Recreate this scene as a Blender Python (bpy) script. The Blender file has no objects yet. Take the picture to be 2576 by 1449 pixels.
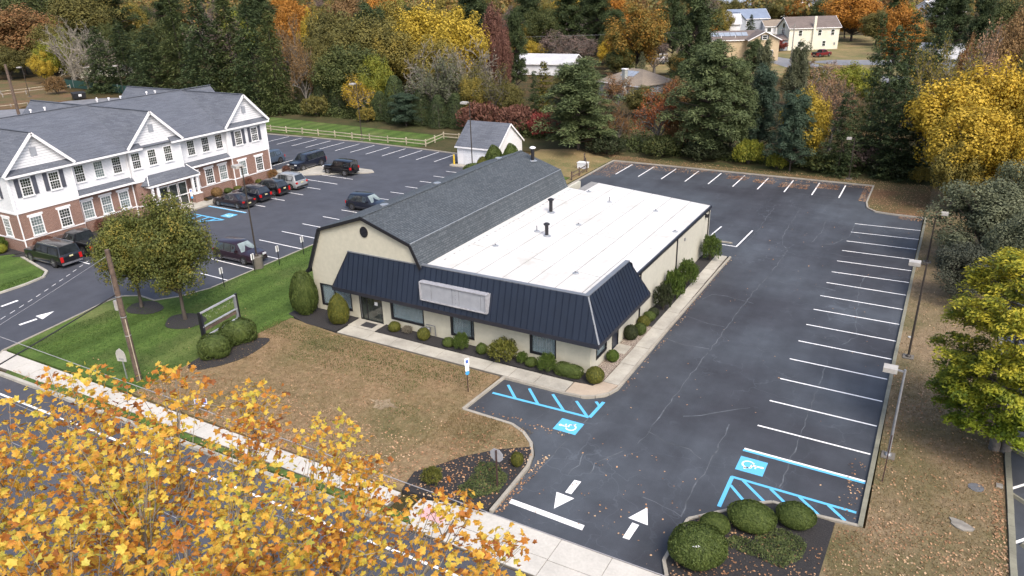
# An office building with a gambrel roof beside its parking lots, seen from the air in autumn.
import bpy, bmesh, math, random
import numpy as np
from mathutils import Vector, Matrix, Euler
from mathutils.geometry import tessellate_polygon

R = math.radians
scene = bpy.context.scene
col = scene.collection
rnd = random.Random(7)
rng = np.random.default_rng(11)

# ------------------------------------------------------------------ camera, sky, sun
cam_d = bpy.data.cameras.new("camera")
cam = bpy.data.objects.new("camera", cam_d)
col.objects.link(cam)
cam.matrix_world = (Matrix.Translation((0, 0, 22)) @ Matrix.Rotation(R(30.29878), 4, 'Z')
                    @ Matrix.Rotation(R(90 - 22.66685), 4, 'X') @ Matrix.Rotation(R(-1.61013), 4, 'Z'))
cam_d.sensor_width = 36
cam_d.lens = 1871.91 / 2576 * 36
cam_d.clip_start = 0.5
cam_d.clip_end = 6000
scene.camera = cam

SUN_EL, SUN_ROT = 50, 128      # elevation, compass rotation of the soft overcast sun
world = bpy.data.worlds.new("World")
scene.world = world
world.use_nodes = True
wn = world.node_tree
bg = wn.nodes["Background"]
sky = wn.nodes.new("ShaderNodeTexSky")
sky.sky_type = 'NISHITA'
sky.sun_disc = False
sky.sun_elevation = R(SUN_EL)
sky.sun_rotation = R(SUN_ROT)
sky.altitude = 0
sky.air_density = 1.0
sky.dust_density = 5.0
sky.ozone_density = 1.0
wn.links.new(sky.outputs[0], bg.inputs[0])
bg.inputs[1].default_value = 0.15
sun_d = bpy.data.lights.new("sun", 'SUN')
sun_d.energy = 1.2
sun_d.angle = R(20)
sun_d.color = (1.0, 0.95, 0.87)
sun = bpy.data.objects.new("sun", sun_d)
col.objects.link(sun)
# direction towards the sun: nishita rotation is measured from +Y, clockwise
sd = Vector((math.sin(R(SUN_ROT)) * math.cos(R(SUN_EL)), math.cos(R(SUN_ROT)) * math.cos(R(SUN_EL)), math.sin(R(SUN_EL))))
sun.rotation_euler = sd.to_track_quat('Z', 'Y').to_euler()
scene.view_settings.view_transform = 'Standard'
scene.view_settings.look = 'None'
scene.view_settings.exposure = 0.92
scene.view_settings.gamma = 1
scene.view_settings.use_curve_mapping = False
scene.render.engine = 'CYCLES'
scene.cycles.max_bounces = 6
scene.cycles.diffuse_bounces = 3
scene.cycles.transmission_bounces = 3
scene.cycles.use_adaptive_sampling = True
scene.cycles.use_denoising = True

# ------------------------------------------------------------------ materials
MATS = {}
def srgb(r, g, b):
    f = lambda c: (c / 255 / 12.92) if c <= 10 else ((c / 255 + .055) / 1.055) ** 2.4
    return (f(r), f(g), f(b))

def newmat(name):
    m = bpy.data.materials.new(name)
    m.use_nodes = True
    nt = m.node_tree
    return m, nt, nt.nodes["Principled BSDF"]

def node(nt, t, **kw):
    n = nt.nodes.new(t)
    for k, v in kw.items():
        if k in n.inputs.keys():
            n.inputs[k].default_value = v
        else:
            setattr(n, k, v)
    return n

def coords(nt, kind='Object', scale=(1, 1, 1)):
    tc = nt.nodes.new("ShaderNodeTexCoord")
    mp = nt.nodes.new("ShaderNodeMapping")
    mp.inputs['Scale'].default_value = scale
    nt.links.new(tc.outputs[kind], mp.inputs[0])
    return mp.outputs[0]

def ramp(nt, src, stops):
    r = nt.nodes.new("ShaderNodeValToRGB")
    e = r.color_ramp.elements
    while len(e) < len(stops):
        e.new(0.5)
    for i, (p, c) in enumerate(stops):
        e[i].position = p
        e[i].color = (*c, 1)
    nt.links.new(src, r.inputs[0])
    return r.outputs[0]

def noise(nt, vec, scale, detail=4, rough=.55):
    n = node(nt, "ShaderNodeTexNoise")
    n.inputs['Scale'].default_value = scale
    n.inputs['Detail'].default_value = detail
    n.inputs['Roughness'].default_value = rough
    nt.links.new(vec, n.inputs['Vector'])
    return n.outputs['Fac']

def mix(nt, fac, a, b, mode='MIX'):
    m = nt.nodes.new("ShaderNodeMix")
    m.data_type = 'RGBA'
    m.blend_type = mode
    for s, v in ((0, fac), (6, a), (7, b)):
        if isinstance(v, (int, float)):
            m.inputs[s].default_value = v
        elif isinstance(v, tuple):
            m.inputs[s].default_value = (*v, 1)
        else:
            nt.links.new(v, m.inputs[s])
    return m.outputs[2]

def bump(nt, bsdf, h, strength=.3, dist=.02):
    b = nt.nodes.new("ShaderNodeBump")
    b.inputs['Strength'].default_value = strength
    b.inputs['Distance'].default_value = dist
    nt.links.new(h, b.inputs['Height'])
    nt.links.new(b.outputs[0], bsdf.inputs['Normal'])

def simple(name, c, rough=.6, metal=0.0, var=.12, scale=6, coat=0.0, spec=.5, bmp=0.0):
    """plain surface with soft mottling and wear"""
    if name in MATS:
        return MATS[name]
    m, nt, b = newmat(name)
    v = coords(nt)
    n1 = noise(nt, v, scale)
    n2 = noise(nt, v, scale * .13, 2)
    k = ramp(nt, n1, [(.3, tuple(x * (1 - var) for x in c)), (.7, tuple(min(1, x * (1 + var)) for x in c))])
    k2 = ramp(nt, n2, [(.35, (1 - var, 1 - var, 1 - var)), (.65, (1, 1, 1))])
    nt.links.new(mix(nt, 1.0, k, k2, 'MULTIPLY'), b.inputs['Base Color'])
    b.inputs['Roughness'].default_value = rough
    b.inputs['Metallic'].default_value = metal
    b.inputs['Specular IOR Level'].default_value = spec
    if coat:
        b.inputs['Coat Weight'].default_value = coat
        b.inputs['Coat Roughness'].default_value = .05
    if bmp:
        bump(nt, b, noise(nt, v, scale * 6), bmp, .01)
    MATS[name] = m
    return m

def asphalt(name, c, light, patch=1.0, streak=.0):
    m, nt, b = newmat(name)
    v = coords(nt)
    big = noise(nt, v, .09, 5, .6)
    mid = noise(nt, v, .6, 5, .65)
    fine = noise(nt, v, 22, 2, .7)
    a = mix(nt, ramp(nt, big, [(.38, (0, 0, 0)), (.62, (patch,) * 3)]), c, light)
    a = mix(nt, .5, a, ramp(nt, mid, [(.3, (.55, .55, .56)), (.7, (1.25, 1.25, 1.27))]), 'MULTIPLY')
    a = mix(nt, .75, a, ramp(nt, fine, [(.25, (.72, .72, .72)), (.75, (1.2, 1.2, 1.2))]), 'MULTIPLY')
    vs = coords(nt, 'Object', (1.0, .12, 1))
    a = mix(nt, streak, a, ramp(nt, noise(nt, vs, .55, 4), [(.35, (.7, .7, .72)), (.65, (1.3, 1.3, 1.3))]), 'MULTIPLY')
    # a faint web of hairline cracks, only in worn patches
    vo = node(nt, "ShaderNodeTexVoronoi", Scale=.42)
    vo.feature = 'DISTANCE_TO_EDGE'
    wv = nt.nodes.new("ShaderNodeVectorMath"); wv.operation = 'MULTIPLY_ADD'
    nz = node(nt, "ShaderNodeTexNoise", Scale=1.1); nt.links.new(v, nz.inputs['Vector'])
    nt.links.new(nz.outputs['Color'], wv.inputs[0]); wv.inputs[1].default_value = (1.6, 1.6, 0); nt.links.new(v, wv.inputs[2])
    nt.links.new(wv.outputs[0], vo.inputs['Vector'])
    web = ramp(nt, vo.outputs['Distance'], [(.0, (streak * .8,) * 3), (.012, (0, 0, 0))])
    web = mix(nt, 1.0, web, ramp(nt, noise(nt, v, .13, 3), [(.45, (0, 0, 0)), (.6, (1, 1, 1))]), 'MULTIPLY')
    a = mix(nt, web, a, tuple(min(1, x * 1.9) for x in light))
    nt.links.new(a, b.inputs['Base Color'])
    b.inputs['Roughness'].default_value = .72
    bump(nt, b, fine, .35, .01)
    MATS[name] = m
    return m

asphalt('lot_asphalt', (.032, .034, .042), (.060, .070, .084), 1.0, .5)
asphalt('new_asphalt', (.052, .056, .070), (.064, .069, .084), .8, .1)
asphalt('road_asphalt', (.058, .060, .072), (.075, .078, .09), .8, .2)
asphalt('far_asphalt', (.16, .165, .18), (.21, .215, .23), .8, .1)

def lawn(name, g1, g2, d1, d2, bias, litter=.0):
    """grass: green and dry tones in ragged patches, blade grain, a few dead leaves"""
    m, nt, b = newmat(name)
    v = coords(nt)
    n1 = noise(nt, v, .16, 6, .65)
    n2 = noise(nt, v, 3.2, 4, .7)
    n3 = noise(nt, coords(nt, 'Object', (1, .6, 1)), 14, 3, .8)
    g = ramp(nt, n2, [(.3, g1), (.7, g2)])
    d = ramp(nt, n2, [(.3, d1), (.7, d2)])
    a = mix(nt, ramp(nt, n1, [(bias - .1, (0, 0, 0)), (bias + .12, (1, 1, 1))]), g, d)
    a = mix(nt, .8, a, ramp(nt, n3, [(.25, (.45, .45, .45)), (.75, (1.35, 1.35, 1.3))]), 'MULTIPLY')
    if d1[1] > d1[0]:      # mown: faint passes of the mower
        wv = node(nt, "ShaderNodeTexWave", Scale=.28, Distortion=3.5); wv.inputs['Detail Scale'].default_value = .4; nt.links.new(coords(nt, 'Object', (.4, 1, 1)), wv.inputs['Vector'])
        a = mix(nt, 1.0, a, ramp(nt, wv.outputs['Fac'], [(.2, (.84, .86, .84)), (.8, (1.12, 1.12, 1.1))]), 'MULTIPLY')
    if litter:
        vo = node(nt, "ShaderNodeTexVoronoi", Scale=2.6)
        nt.links.new(v, vo.inputs['Vector'])
        f = ramp(nt, vo.outputs['Distance'], [(.10, (litter,) * 3), (.16, (0, 0, 0))])
        a = mix(nt, f, a, (.30, .14, .05))
    nt.links.new(a, b.inputs['Base Color'])
    b.inputs['Roughness'].default_value = .95
    b.inputs['Specular IOR Level'].default_value = .15
    bump(nt, b, n3, .8, .04)
    MATS[name] = m
    return m

lawn('green_grass', (.050, .092, .020), (.088, .140, .034), (.10, .13, .042), (.135, .15, .058), .58)
lawn('dry_grass', (.10, .095, .042), (.14, .13, .062), (.165, .113, .063), (.30, .215, .13), .42, .06)
lawn('strip_grass', (.095, .09, .042), (.135, .12, .06), (.17, .125, .078), (.26, .195, .125), .46, .1)
lawn('leafy_ground', (.085, .08, .035), (.12, .105, .05), (.125, .075, .042), (.18, .11, .065), .5, .3)
lawn('shaded_grass', (.035, .042, .016), (.055, .062, .024), (.07, .058, .03), (.10, .08, .042), .52, .2)  # darker grass tones, the shade of the wood edge put into the colour
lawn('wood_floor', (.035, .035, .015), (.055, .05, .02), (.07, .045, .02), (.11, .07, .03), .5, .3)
lawn('tan_grass', (.12, .12, .05), (.16, .155, .07), (.22, .165, .085), (.29, .215, .11), .48)

def mulch():
    m, nt, b = newmat('mulch')
    v = coords(nt)
    n = noise(nt, v, 16, 4, .8)
    nt.links.new(ramp(nt, n, [(.3, (.008, .008, .009)), (.6, (.03, .028, .03)), (.85, (.075, .065, .06))]), b.inputs['Base Color'])
    b.inputs['Roughness'].default_value = .95
    bump(nt, b, n, 1, .05)
    MATS['mulch'] = m
mulch()

def pebble():
    m, nt, b = newmat('pebbles')
    v = coords(nt)
    vo = node(nt, "ShaderNodeTexVoronoi", Scale=14.0)
    nt.links.new(v, vo.inputs['Vector'])
    nt.links.new(ramp(nt, vo.outputs['Distance'], [(.1, (.48, .42, .36)), (.6, (.14, .11, .09))]), b.inputs['Base Color'])
    b.inputs['Roughness'].default_value = .9
    bump(nt, b, vo.outputs['Distance'], -.8, .03)
    MATS['pebbles'] = m
pebble()

def concrete(name, c, dark=.7):
    m, nt, b = newmat(name)
    v = coords(nt)
    n1 = noise(nt, v, .55, 6, .7)
    n2 = noise(nt, v, 9, 3, .7)
    a = ramp(nt, n1, [(.3, tuple(x * dark for x in c)), (.62, c)])
    a = mix(nt, .5, a, ramp(nt, n2, [(.3, (.8, .8, .78)), (.7, (1.1, 1.1, 1.1))]), 'MULTIPLY')
    nt.links.new(a, b.inputs['Base Color'])
    b.inputs['Roughness'].default_value = .85
    MATS[name] = m
concrete('walk_concrete', (.42, .40, .35), .62)
concrete('street_concrete', (.50, .48, .44), .8)
concrete('kerb_concrete', (.34, .315, .27), .7)
concrete('mossy_kerb', (.22, .215, .165), .6)
concrete('tan_concrete', (.40, .33, .26), .8)
concrete('pier_concrete', (.16, .145, .125), .7)

def brickish(name, c1, c2, mortar, w, h, msize=.02, rough=.85, bstr=.5, grain=.7, offset=.5):
    """courses of bricks or shingles, laid out in metres along each wall or slope"""
    m, nt, b = newmat(name)
    v = coords(nt, 'UV')
    br = node(nt, "ShaderNodeTexBrick")
    br.offset = offset
    br.inputs['Color1'].default_value = (*c1, 1)
    br.inputs['Color2'].default_value = (*c2, 1)
    br.inputs['Mortar'].default_value = (*mortar, 1)
    br.inputs['Scale'].default_value = 1
    br.inputs['Brick Width'].default_value = w
    br.inputs['Row Height'].default_value = h
    br.inputs['Mortar Size'].default_value = msize
    br.inputs['Mortar Smooth'].default_value = .3
    nt.links.new(v, br.inputs['Vector'])
    a = mix(nt, 1.0, br.outputs['Color'], ramp(nt, noise(nt, v, .35, 4), [(.3, (.88, .88, .88)), (.7, (1.08, 1.08, 1.08))]), 'MULTIPLY')
    a = mix(nt, grain, a, ramp(nt, noise(nt, v, 7, 3, .8), [(.3, (.72, .72, .72)), (.7, (1.25, 1.25, 1.25))]), 'MULTIPLY')
    nt.links.new(a, b.inputs['Base Color'])
    b.inputs['Roughness'].default_value = rough
    bump(nt, b, br.outputs['Fac'], -bstr, .01)
    MATS[name] = m
brickish('brick', (.215, .105, .075), (.155, .070, .052), (.36, .30, .26), .22, .075, .009)
brickish('grey_shingle', (.082, .092, .116), (.118, .130, .156), (.05, .057, .075), .9, .15, .012)
brickish('barn_shingle', (.052, .064, .076), (.088, .102, .116), (.026, .033, .040), .33, .15, .018)
brickish('brown_shingle', (.12, .095, .085), (.16, .13, .12), (.08, .065, .06), .6, .15, .012)
brickish('tan_shingle', (.20, .165, .13), (.25, .205, .16), (.12, .10, .08), .6, .15, .012)
brickish('pale_shingle', (.42, .43, .45), (.48, .49, .52), (.34, .35, .37), .6, .15, .012)
brickish('blue_shingle', (.16, .20, .28), (.19, .235, .32), (.12, .15, .2), .6, .15, .012)
brickish('white_siding', (.74, .75, .78), (.76, .77, .80), (.40, .41, .45), 8, .13, .012, .5, .8, .08)
brickish('wide_siding', (.74, .75, .78), (.76, .77, .80), (.36, .37, .41), 8, .24, .02, .5, .8, .08)
brickish('tan_siding', (.45, .35, .22), (.47, .37, .24), (.30, .23, .14), 8, .2, .016, .6, .6, .15)
brickish('cream_siding', (.66, .64, .54), (.68, .66, .56), (.48, .45, .33), 8, .2, .016, .6, .6, .15)
brickish('dark_siding', (.05, .045, .045), (.06, .055, .055), (.03, .025, .025), 8, .2, .016, .6, .6, .15)
brickish('grey_siding', (.30, .33, .38), (.32, .35, .40), (.2, .22, .26), 8, .2, .016, .6, .6, .15)

def membrane():
    m, nt, b = newmat('roof_membrane')
    v = coords(nt)
    n1 = noise(nt, v, .35, 6, .7)
    n2 = noise(nt, coords(nt, 'Object', (3, .5, 1)), .8, 4, .6)
    a = ramp(nt, n1, [(.28, (.43, .42, .39)), (.5, (.56, .555, .545)), (.8, (.61, .605, .60))])
    a = mix(nt, .6, a, ramp(nt, n2, [(.3, (.86, .85, .83)), (.55, (1, 1, 1))]), 'MULTIPLY')
    nt.links.new(a, b.inputs['Base Color'])
    b.inputs['Roughness'].default_value = .6
    MATS['roof_membrane'] = m
membrane()

def paint_mat(name, c, wear=.5):
    m, nt, b = newmat(name)
    v = coords(nt)
    f = ramp(nt, noise(nt, v, 5, 5, .75), [(.31, (wear,) * 3), (.41, (0, 0, 0))])
    nt.links.new(mix(nt, f, c, (.10, .105, .12)), b.inputs['Base Color'])
    b.inputs['Roughness'].default_value = .6
    MATS[name] = m
paint_mat('white_paint', (.80, .80, .80), .5)
paint_mat('blue_paint', (.105, .42, .70), .3)
paint_mat('pink_paint', (.6, .34, .34), .6)

simple('crack_seal', (.105, .118, .135), .8, var=.4, scale=2)
simple('bare_soil', (.27, .21, .135), .95, var=.3, scale=5)
simple('stucco', (.47, .455, .37), .9, var=.07, scale=3, bmp=.3)
simple('stucco_side', (.47, .46, .395), .9, var=.06, scale=3, bmp=.3)
simple('navy_metal', (.013, .020, .038), .34, 0.0, .12, .8, spec=.6)
simple('navy_metal_rib', (.008, .014, .032), .4, 0.0, .1, .8)
simple('fascia_metal', (.022, .024, .034), .4, 0.0, .1, 1)
simple('grey_cap', (.17, .185, .21), .45, .2, .1, 2)
simple('dark_trim', (.012, .012, .016), .5)
simple('white_trim', (.78, .78, .80), .45, var=.03)
simple('seam_grey', (.22, .22, .215), .8)
simple('galvanised', (.42, .44, .46), .4, .6, .15)
simple('grey_metal', (.25, .26, .28), .5, .3)
simple('bronze_pole', (.055, .045, .038), .5, .2, .15)
simple('black_pole', (.012, .012, .016), .45)
simple('rust_post', (.05, .025, .022), .7)
simple('lamp_head_grey', (.40, .385, .36), .5)
simple('old_wood', (.12, .085, .065), .9, var=.35, scale=5, bmp=.6)
simple('pale_wood', (.42, .37, .28), .9, var=.25, scale=5)
simple('grey_wood', (.30, .28, .26), .9, var=.2)
simple('rubber', (.012, .012, .012), .85)
simple('mat_rubber', (.03, .03, .035), .95)
simple('yellow_paint', (.62, .42, .03), .5)
simple('sign_white', (.78, .79, .81), .45, var=.05)
simple('sign_back', (.34, .35, .38), .5, .1)
simple('sign_blue', (.05, .13, .50), .4)
simple('sign_cyan', (.06, .33, .65), .4)
simple('sign_frame', (.42, .43, .47), .4, .2, .2)
simple('sign_panel', (.31, .33, .37), .4, var=.1, scale=2)
simple('blind_slat', (.42, .50, .56), .6)
simple('blind_back', (.10, .13, .15), .6)
simple('room_dark', (.015, .016, .018), .8)  # near-black, the darkness of the unlit room put into the colour
simple('shutter_grey', (.075, .08, .105), .6)
simple('door_white', (.66, .68, .72), .5)
simple('solar', (.30, .34, .40), .2, .1)
simple('skylight', (.05, .06, .08), .15)
simple('dumpster_black', (.015, .016, .02), .6)
simple('green_screen', (.012, .055, .045), .8)
simple('wire_grey', (.30, .30, .32), .5)
simple('wire_black', (.02, .02, .022), .6)
simple('gas_pipe', (.17, .18, .20), .5, .3)
simple('stone_pale', (.24, .225, .20), .9, var=.3, scale=4, bmp=.6)
simple('bark', (.085, .07, .058), .95, var=.35, scale=8, bmp=.6)
simple('pale_bark', (.25, .225, .185), .95, var=.3, scale=8, bmp=.5)
simple('grey_bark', (.17, .155, .14), .95, var=.3, scale=8)
simple('chrome', (.60, .60, .62), .18, .9, .05)
simple('wheel_rim', (.42, .43, .45), .3, .8, .1)
simple('dark_rim', (.10, .10, .11), .35, .6, .1)
simple('arch_black', (.006, .006, .006), .9)
simple('plastic_dark', (.02, .02, .022), .6)
simple('tail_red', (.45, .012, .012), .2)
simple('head_clear', (.60, .62, .66), .1)
simple('plate_yellow', (.62, .58, .34), .5)
simple('chimney_stone', (.34, .36, .35), .9, var=.2)

def glass(name, c, rough=.06):
    m, nt, b = newmat(name)
    v = coords(nt)
    nt.links.new(ramp(nt, noise(nt, v, 1.2, 3), [(.3, tuple(x * .6 for x in c)), (.7, tuple(min(1, x * 1.5) for x in c))]), b.inputs['Base Color'])
    b.inputs['Roughness'].default_value = rough
    b.inputs['Specular IOR Level'].default_value = .8
    b.inputs['Coat Weight'].default_value = .6
    b.inputs['Coat Roughness'].default_value = .03
    MATS[name] = m
glass('window_glass', (.035, .042, .038))
glass('blind_glass', (.16, .20, .20), .12)
glass('car_glass', (.018, .022, .025))
glass('car_glass_pale', (.22, .27, .27), .1)  # paler copy for windscreens, with the sky's reflection put into its colour
def clear_glass():
    m, nt, b = newmat('clear_glass')
    b.inputs['Base Color'].default_value = (.25, .33, .36, 1)
    b.inputs['Roughness'].default_value = .03
    b.inputs['Alpha'].default_value = .45
    b.inputs['Specular IOR Level'].default_value = .7
    MATS['clear_glass'] = m
clear_glass()
def carpaint(name, c):
    return simple(name, c, .32, .1, .05, 1.5, coat=.7)
carpaint('paint_black', (.006, .006, .008))
carpaint('paint_navy', (.007, .009, .019))
carpaint('paint_slate', (.06, .085, .125))
carpaint('paint_plum', (.020, .007, .013))
carpaint('paint_silver', (.27, .285, .30))
carpaint('paint_red', (.16, .010, .016))
carpaint('paint_white', (.7, .7, .72))
carpaint('paint_aubergine', (.012, .008, .014))

def foliage_mat(name, cols, trans=.25, rough=.65, patch=.5):
    """leaf tones: each leaf its own tone, tones drifting in clumps that paint shading into the crown"""
    m, nt, b = newmat(name)
    g = nt.nodes.new("ShaderNodeNewGeometry")
    oi = nt.nodes.new("ShaderNodeObjectInfo")
    v = coords(nt, 'Object', (1, 1, 2.4 if patch == 3.6 else 1))
    n = noise(nt, v, patch, 3, .6)
    add = nt.nodes.new("ShaderNodeMath"); add.operation = 'MULTIPLY_ADD'
    nt.links.new(g.outputs['Random Per Island'], add.inputs[0])
    add.inputs[1].default_value = .34
    sub = nt.nodes.new("ShaderNodeMath"); sub.operation = 'MULTIPLY_ADD'
    nt.links.new(n, sub.inputs[0]); sub.inputs[1].default_value = 1.75; sub.inputs[2].default_value = -.54  # strong clump noise puts light and shade between clumps into the colour
    nt.links.new(sub.outputs[0], add.inputs[2])
    k = ramp(nt, add.outputs[0], [(i / (len(cols) - 1), c) for i, c in enumerate(cols)])
    ob = ramp(nt, oi.outputs['Random'], [(0, (.88, .88, .9)), (1, (1.12, 1.1, 1.05))])
    k = mix(nt, 1.0, k, ob, 'MULTIPLY')
    nt.links.new(k, b.inputs['Base Color'])
    b.inputs['Roughness'].default_value = rough
    b.inputs['Specular IOR Level'].default_value = .25
    if trans:
        t = nt.nodes.new("ShaderNodeBsdfTranslucent")
        nt.links.new(k, t.inputs[0])
        ms = nt.nodes.new("ShaderNodeMixShader")
        ms.inputs[0].default_value = trans
        nt.links.new(b.outputs[0], ms.inputs[1]); nt.links.new(t.outputs[0], ms.inputs[2])
        nt.links.new(ms.outputs[0], nt.nodes["Material Output"].inputs[0])
    MATS[name] = m
    return m
FOL = {
 'dkgreen': [(.022, .036, .018), (.055, .080, .033), (.12, .155, .06)],
 'olivegreen': [(.030, .046, .016), (.070, .092, .030), (.135, .155, .055)],
 'green': [(.038, .052, .018), (.070, .088, .028), (.13, .13, .04)],
 'bluegreen': [(.035, .062, .042), (.060, .096, .064), (.10, .145, .095)],
 'greygreen': [(.075, .088, .048), (.13, .145, .082), (.215, .225, .14)],
 'dkgrey': [(.032, .038, .028), (.060, .068, .048), (.11, .118, .085)],
 'pine_green': [(.05, .072, .034), (.11, .145, .062), (.20, .24, .105)],
 'olive': [(.070, .072, .026), (.125, .118, .036), (.20, .17, .045)],
 'yolive': [(.11, .105, .03), (.20, .17, .04), (.34, .25, .045)],
 'ygreen': [(.10, .13, .02), (.19, .21, .03), (.33, .30, .04)],
 'yellow': [(.20, .16, .03), (.36, .27, .035), (.55, .40, .05)],
 'gold': [(.26, .19, .03), (.50, .35, .04), (.72, .50, .06)],
 'orange': [(.22, .105, .022), (.38, .17, .03), (.55, .27, .04)],
 'orangegreen': [(.06, .075, .022), (.20, .14, .03), (.45, .20, .035)],
 'redorange': [(.10, .05, .022), (.26, .085, .03), (.42, .13, .04)],
 'rust': [(.09, .075, .03), (.21, .12, .05), (.36, .18, .08)],
 'red': [(.12, .03, .025), (.22, .05, .04), (.33, .08, .06)],
 'maroon': [(.085, .042, .032), (.15, .070, .052), (.24, .125, .09)],
 'brown': [(.12, .075, .035), (.20, .125, .055), (.30, .19, .08)],
 'pink': [(.20, .12, .075), (.32, .20, .12), (.42, .27, .16)],
 'purple': [(.12, .085, .075), (.19, .14, .12), (.26, .20, .17)],
 'grey': [(.13, .115, .09), (.21, .19, .145), (.30, .27, .20)],
 'goldgreen': [(.04, .055, .015), (.10, .105, .02), (.24, .19, .025)],
 'pear': [(.045, .062, .018), (.085, .105, .028), (.145, .150, .036), (.30, .21, .034)],
 'sycamore': [(.10, .042, .022), (.24, .085, .025), (.42, .165, .03), (.54, .31, .045), (.58, .44, .075), (.46, .42, .07), (.23, .26, .05)],
 'cypress': [(.055, .09, .014), (.18, .20, .022), (.44, .39, .035), (.60, .50, .06)],
 'boxwood': [(.030, .046, .010), (.058, .085, .019), (.10, .13, .034)],
 'holly': [(.030, .055, .012), (.065, .105, .02), (.12, .17, .03)],
 'golden_box': [(.05, .06, .015), (.11, .12, .025), (.20, .19, .035)],
 'darkshrub': [(.018, .026, .012), (.034, .046, .02), (.07, .08, .04)],
 'groundcover': [(.045, .065, .022), (.09, .12, .040), (.15, .18, .065)],
 'litter': [(.14, .07, .04), (.28, .15, .08), (.42, .27, .16), (.55, .42, .28)],
 'straw': [(.10, .075, .035), (.17, .125, .06), (.24, .19, .10)],
 'blade_green': [(.03, .06, .012), (.05, .09, .016), (.08, .12, .025)],
}
for k, v in FOL.items():
    foliage_mat('leaf_' + k, v, trans={'litter': 0, 'boxwood': .05}.get(k, .25), patch={'litter': .3, 'straw': .4, 'blade_green': .4, 'groundcover': 1.5, 'sycamore': 1.3, 'boxwood': 5.0, 'golden_box': 5.0, 'darkshrub': 5.0, 'holly': 4.0}.get(k, 3.6))

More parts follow.
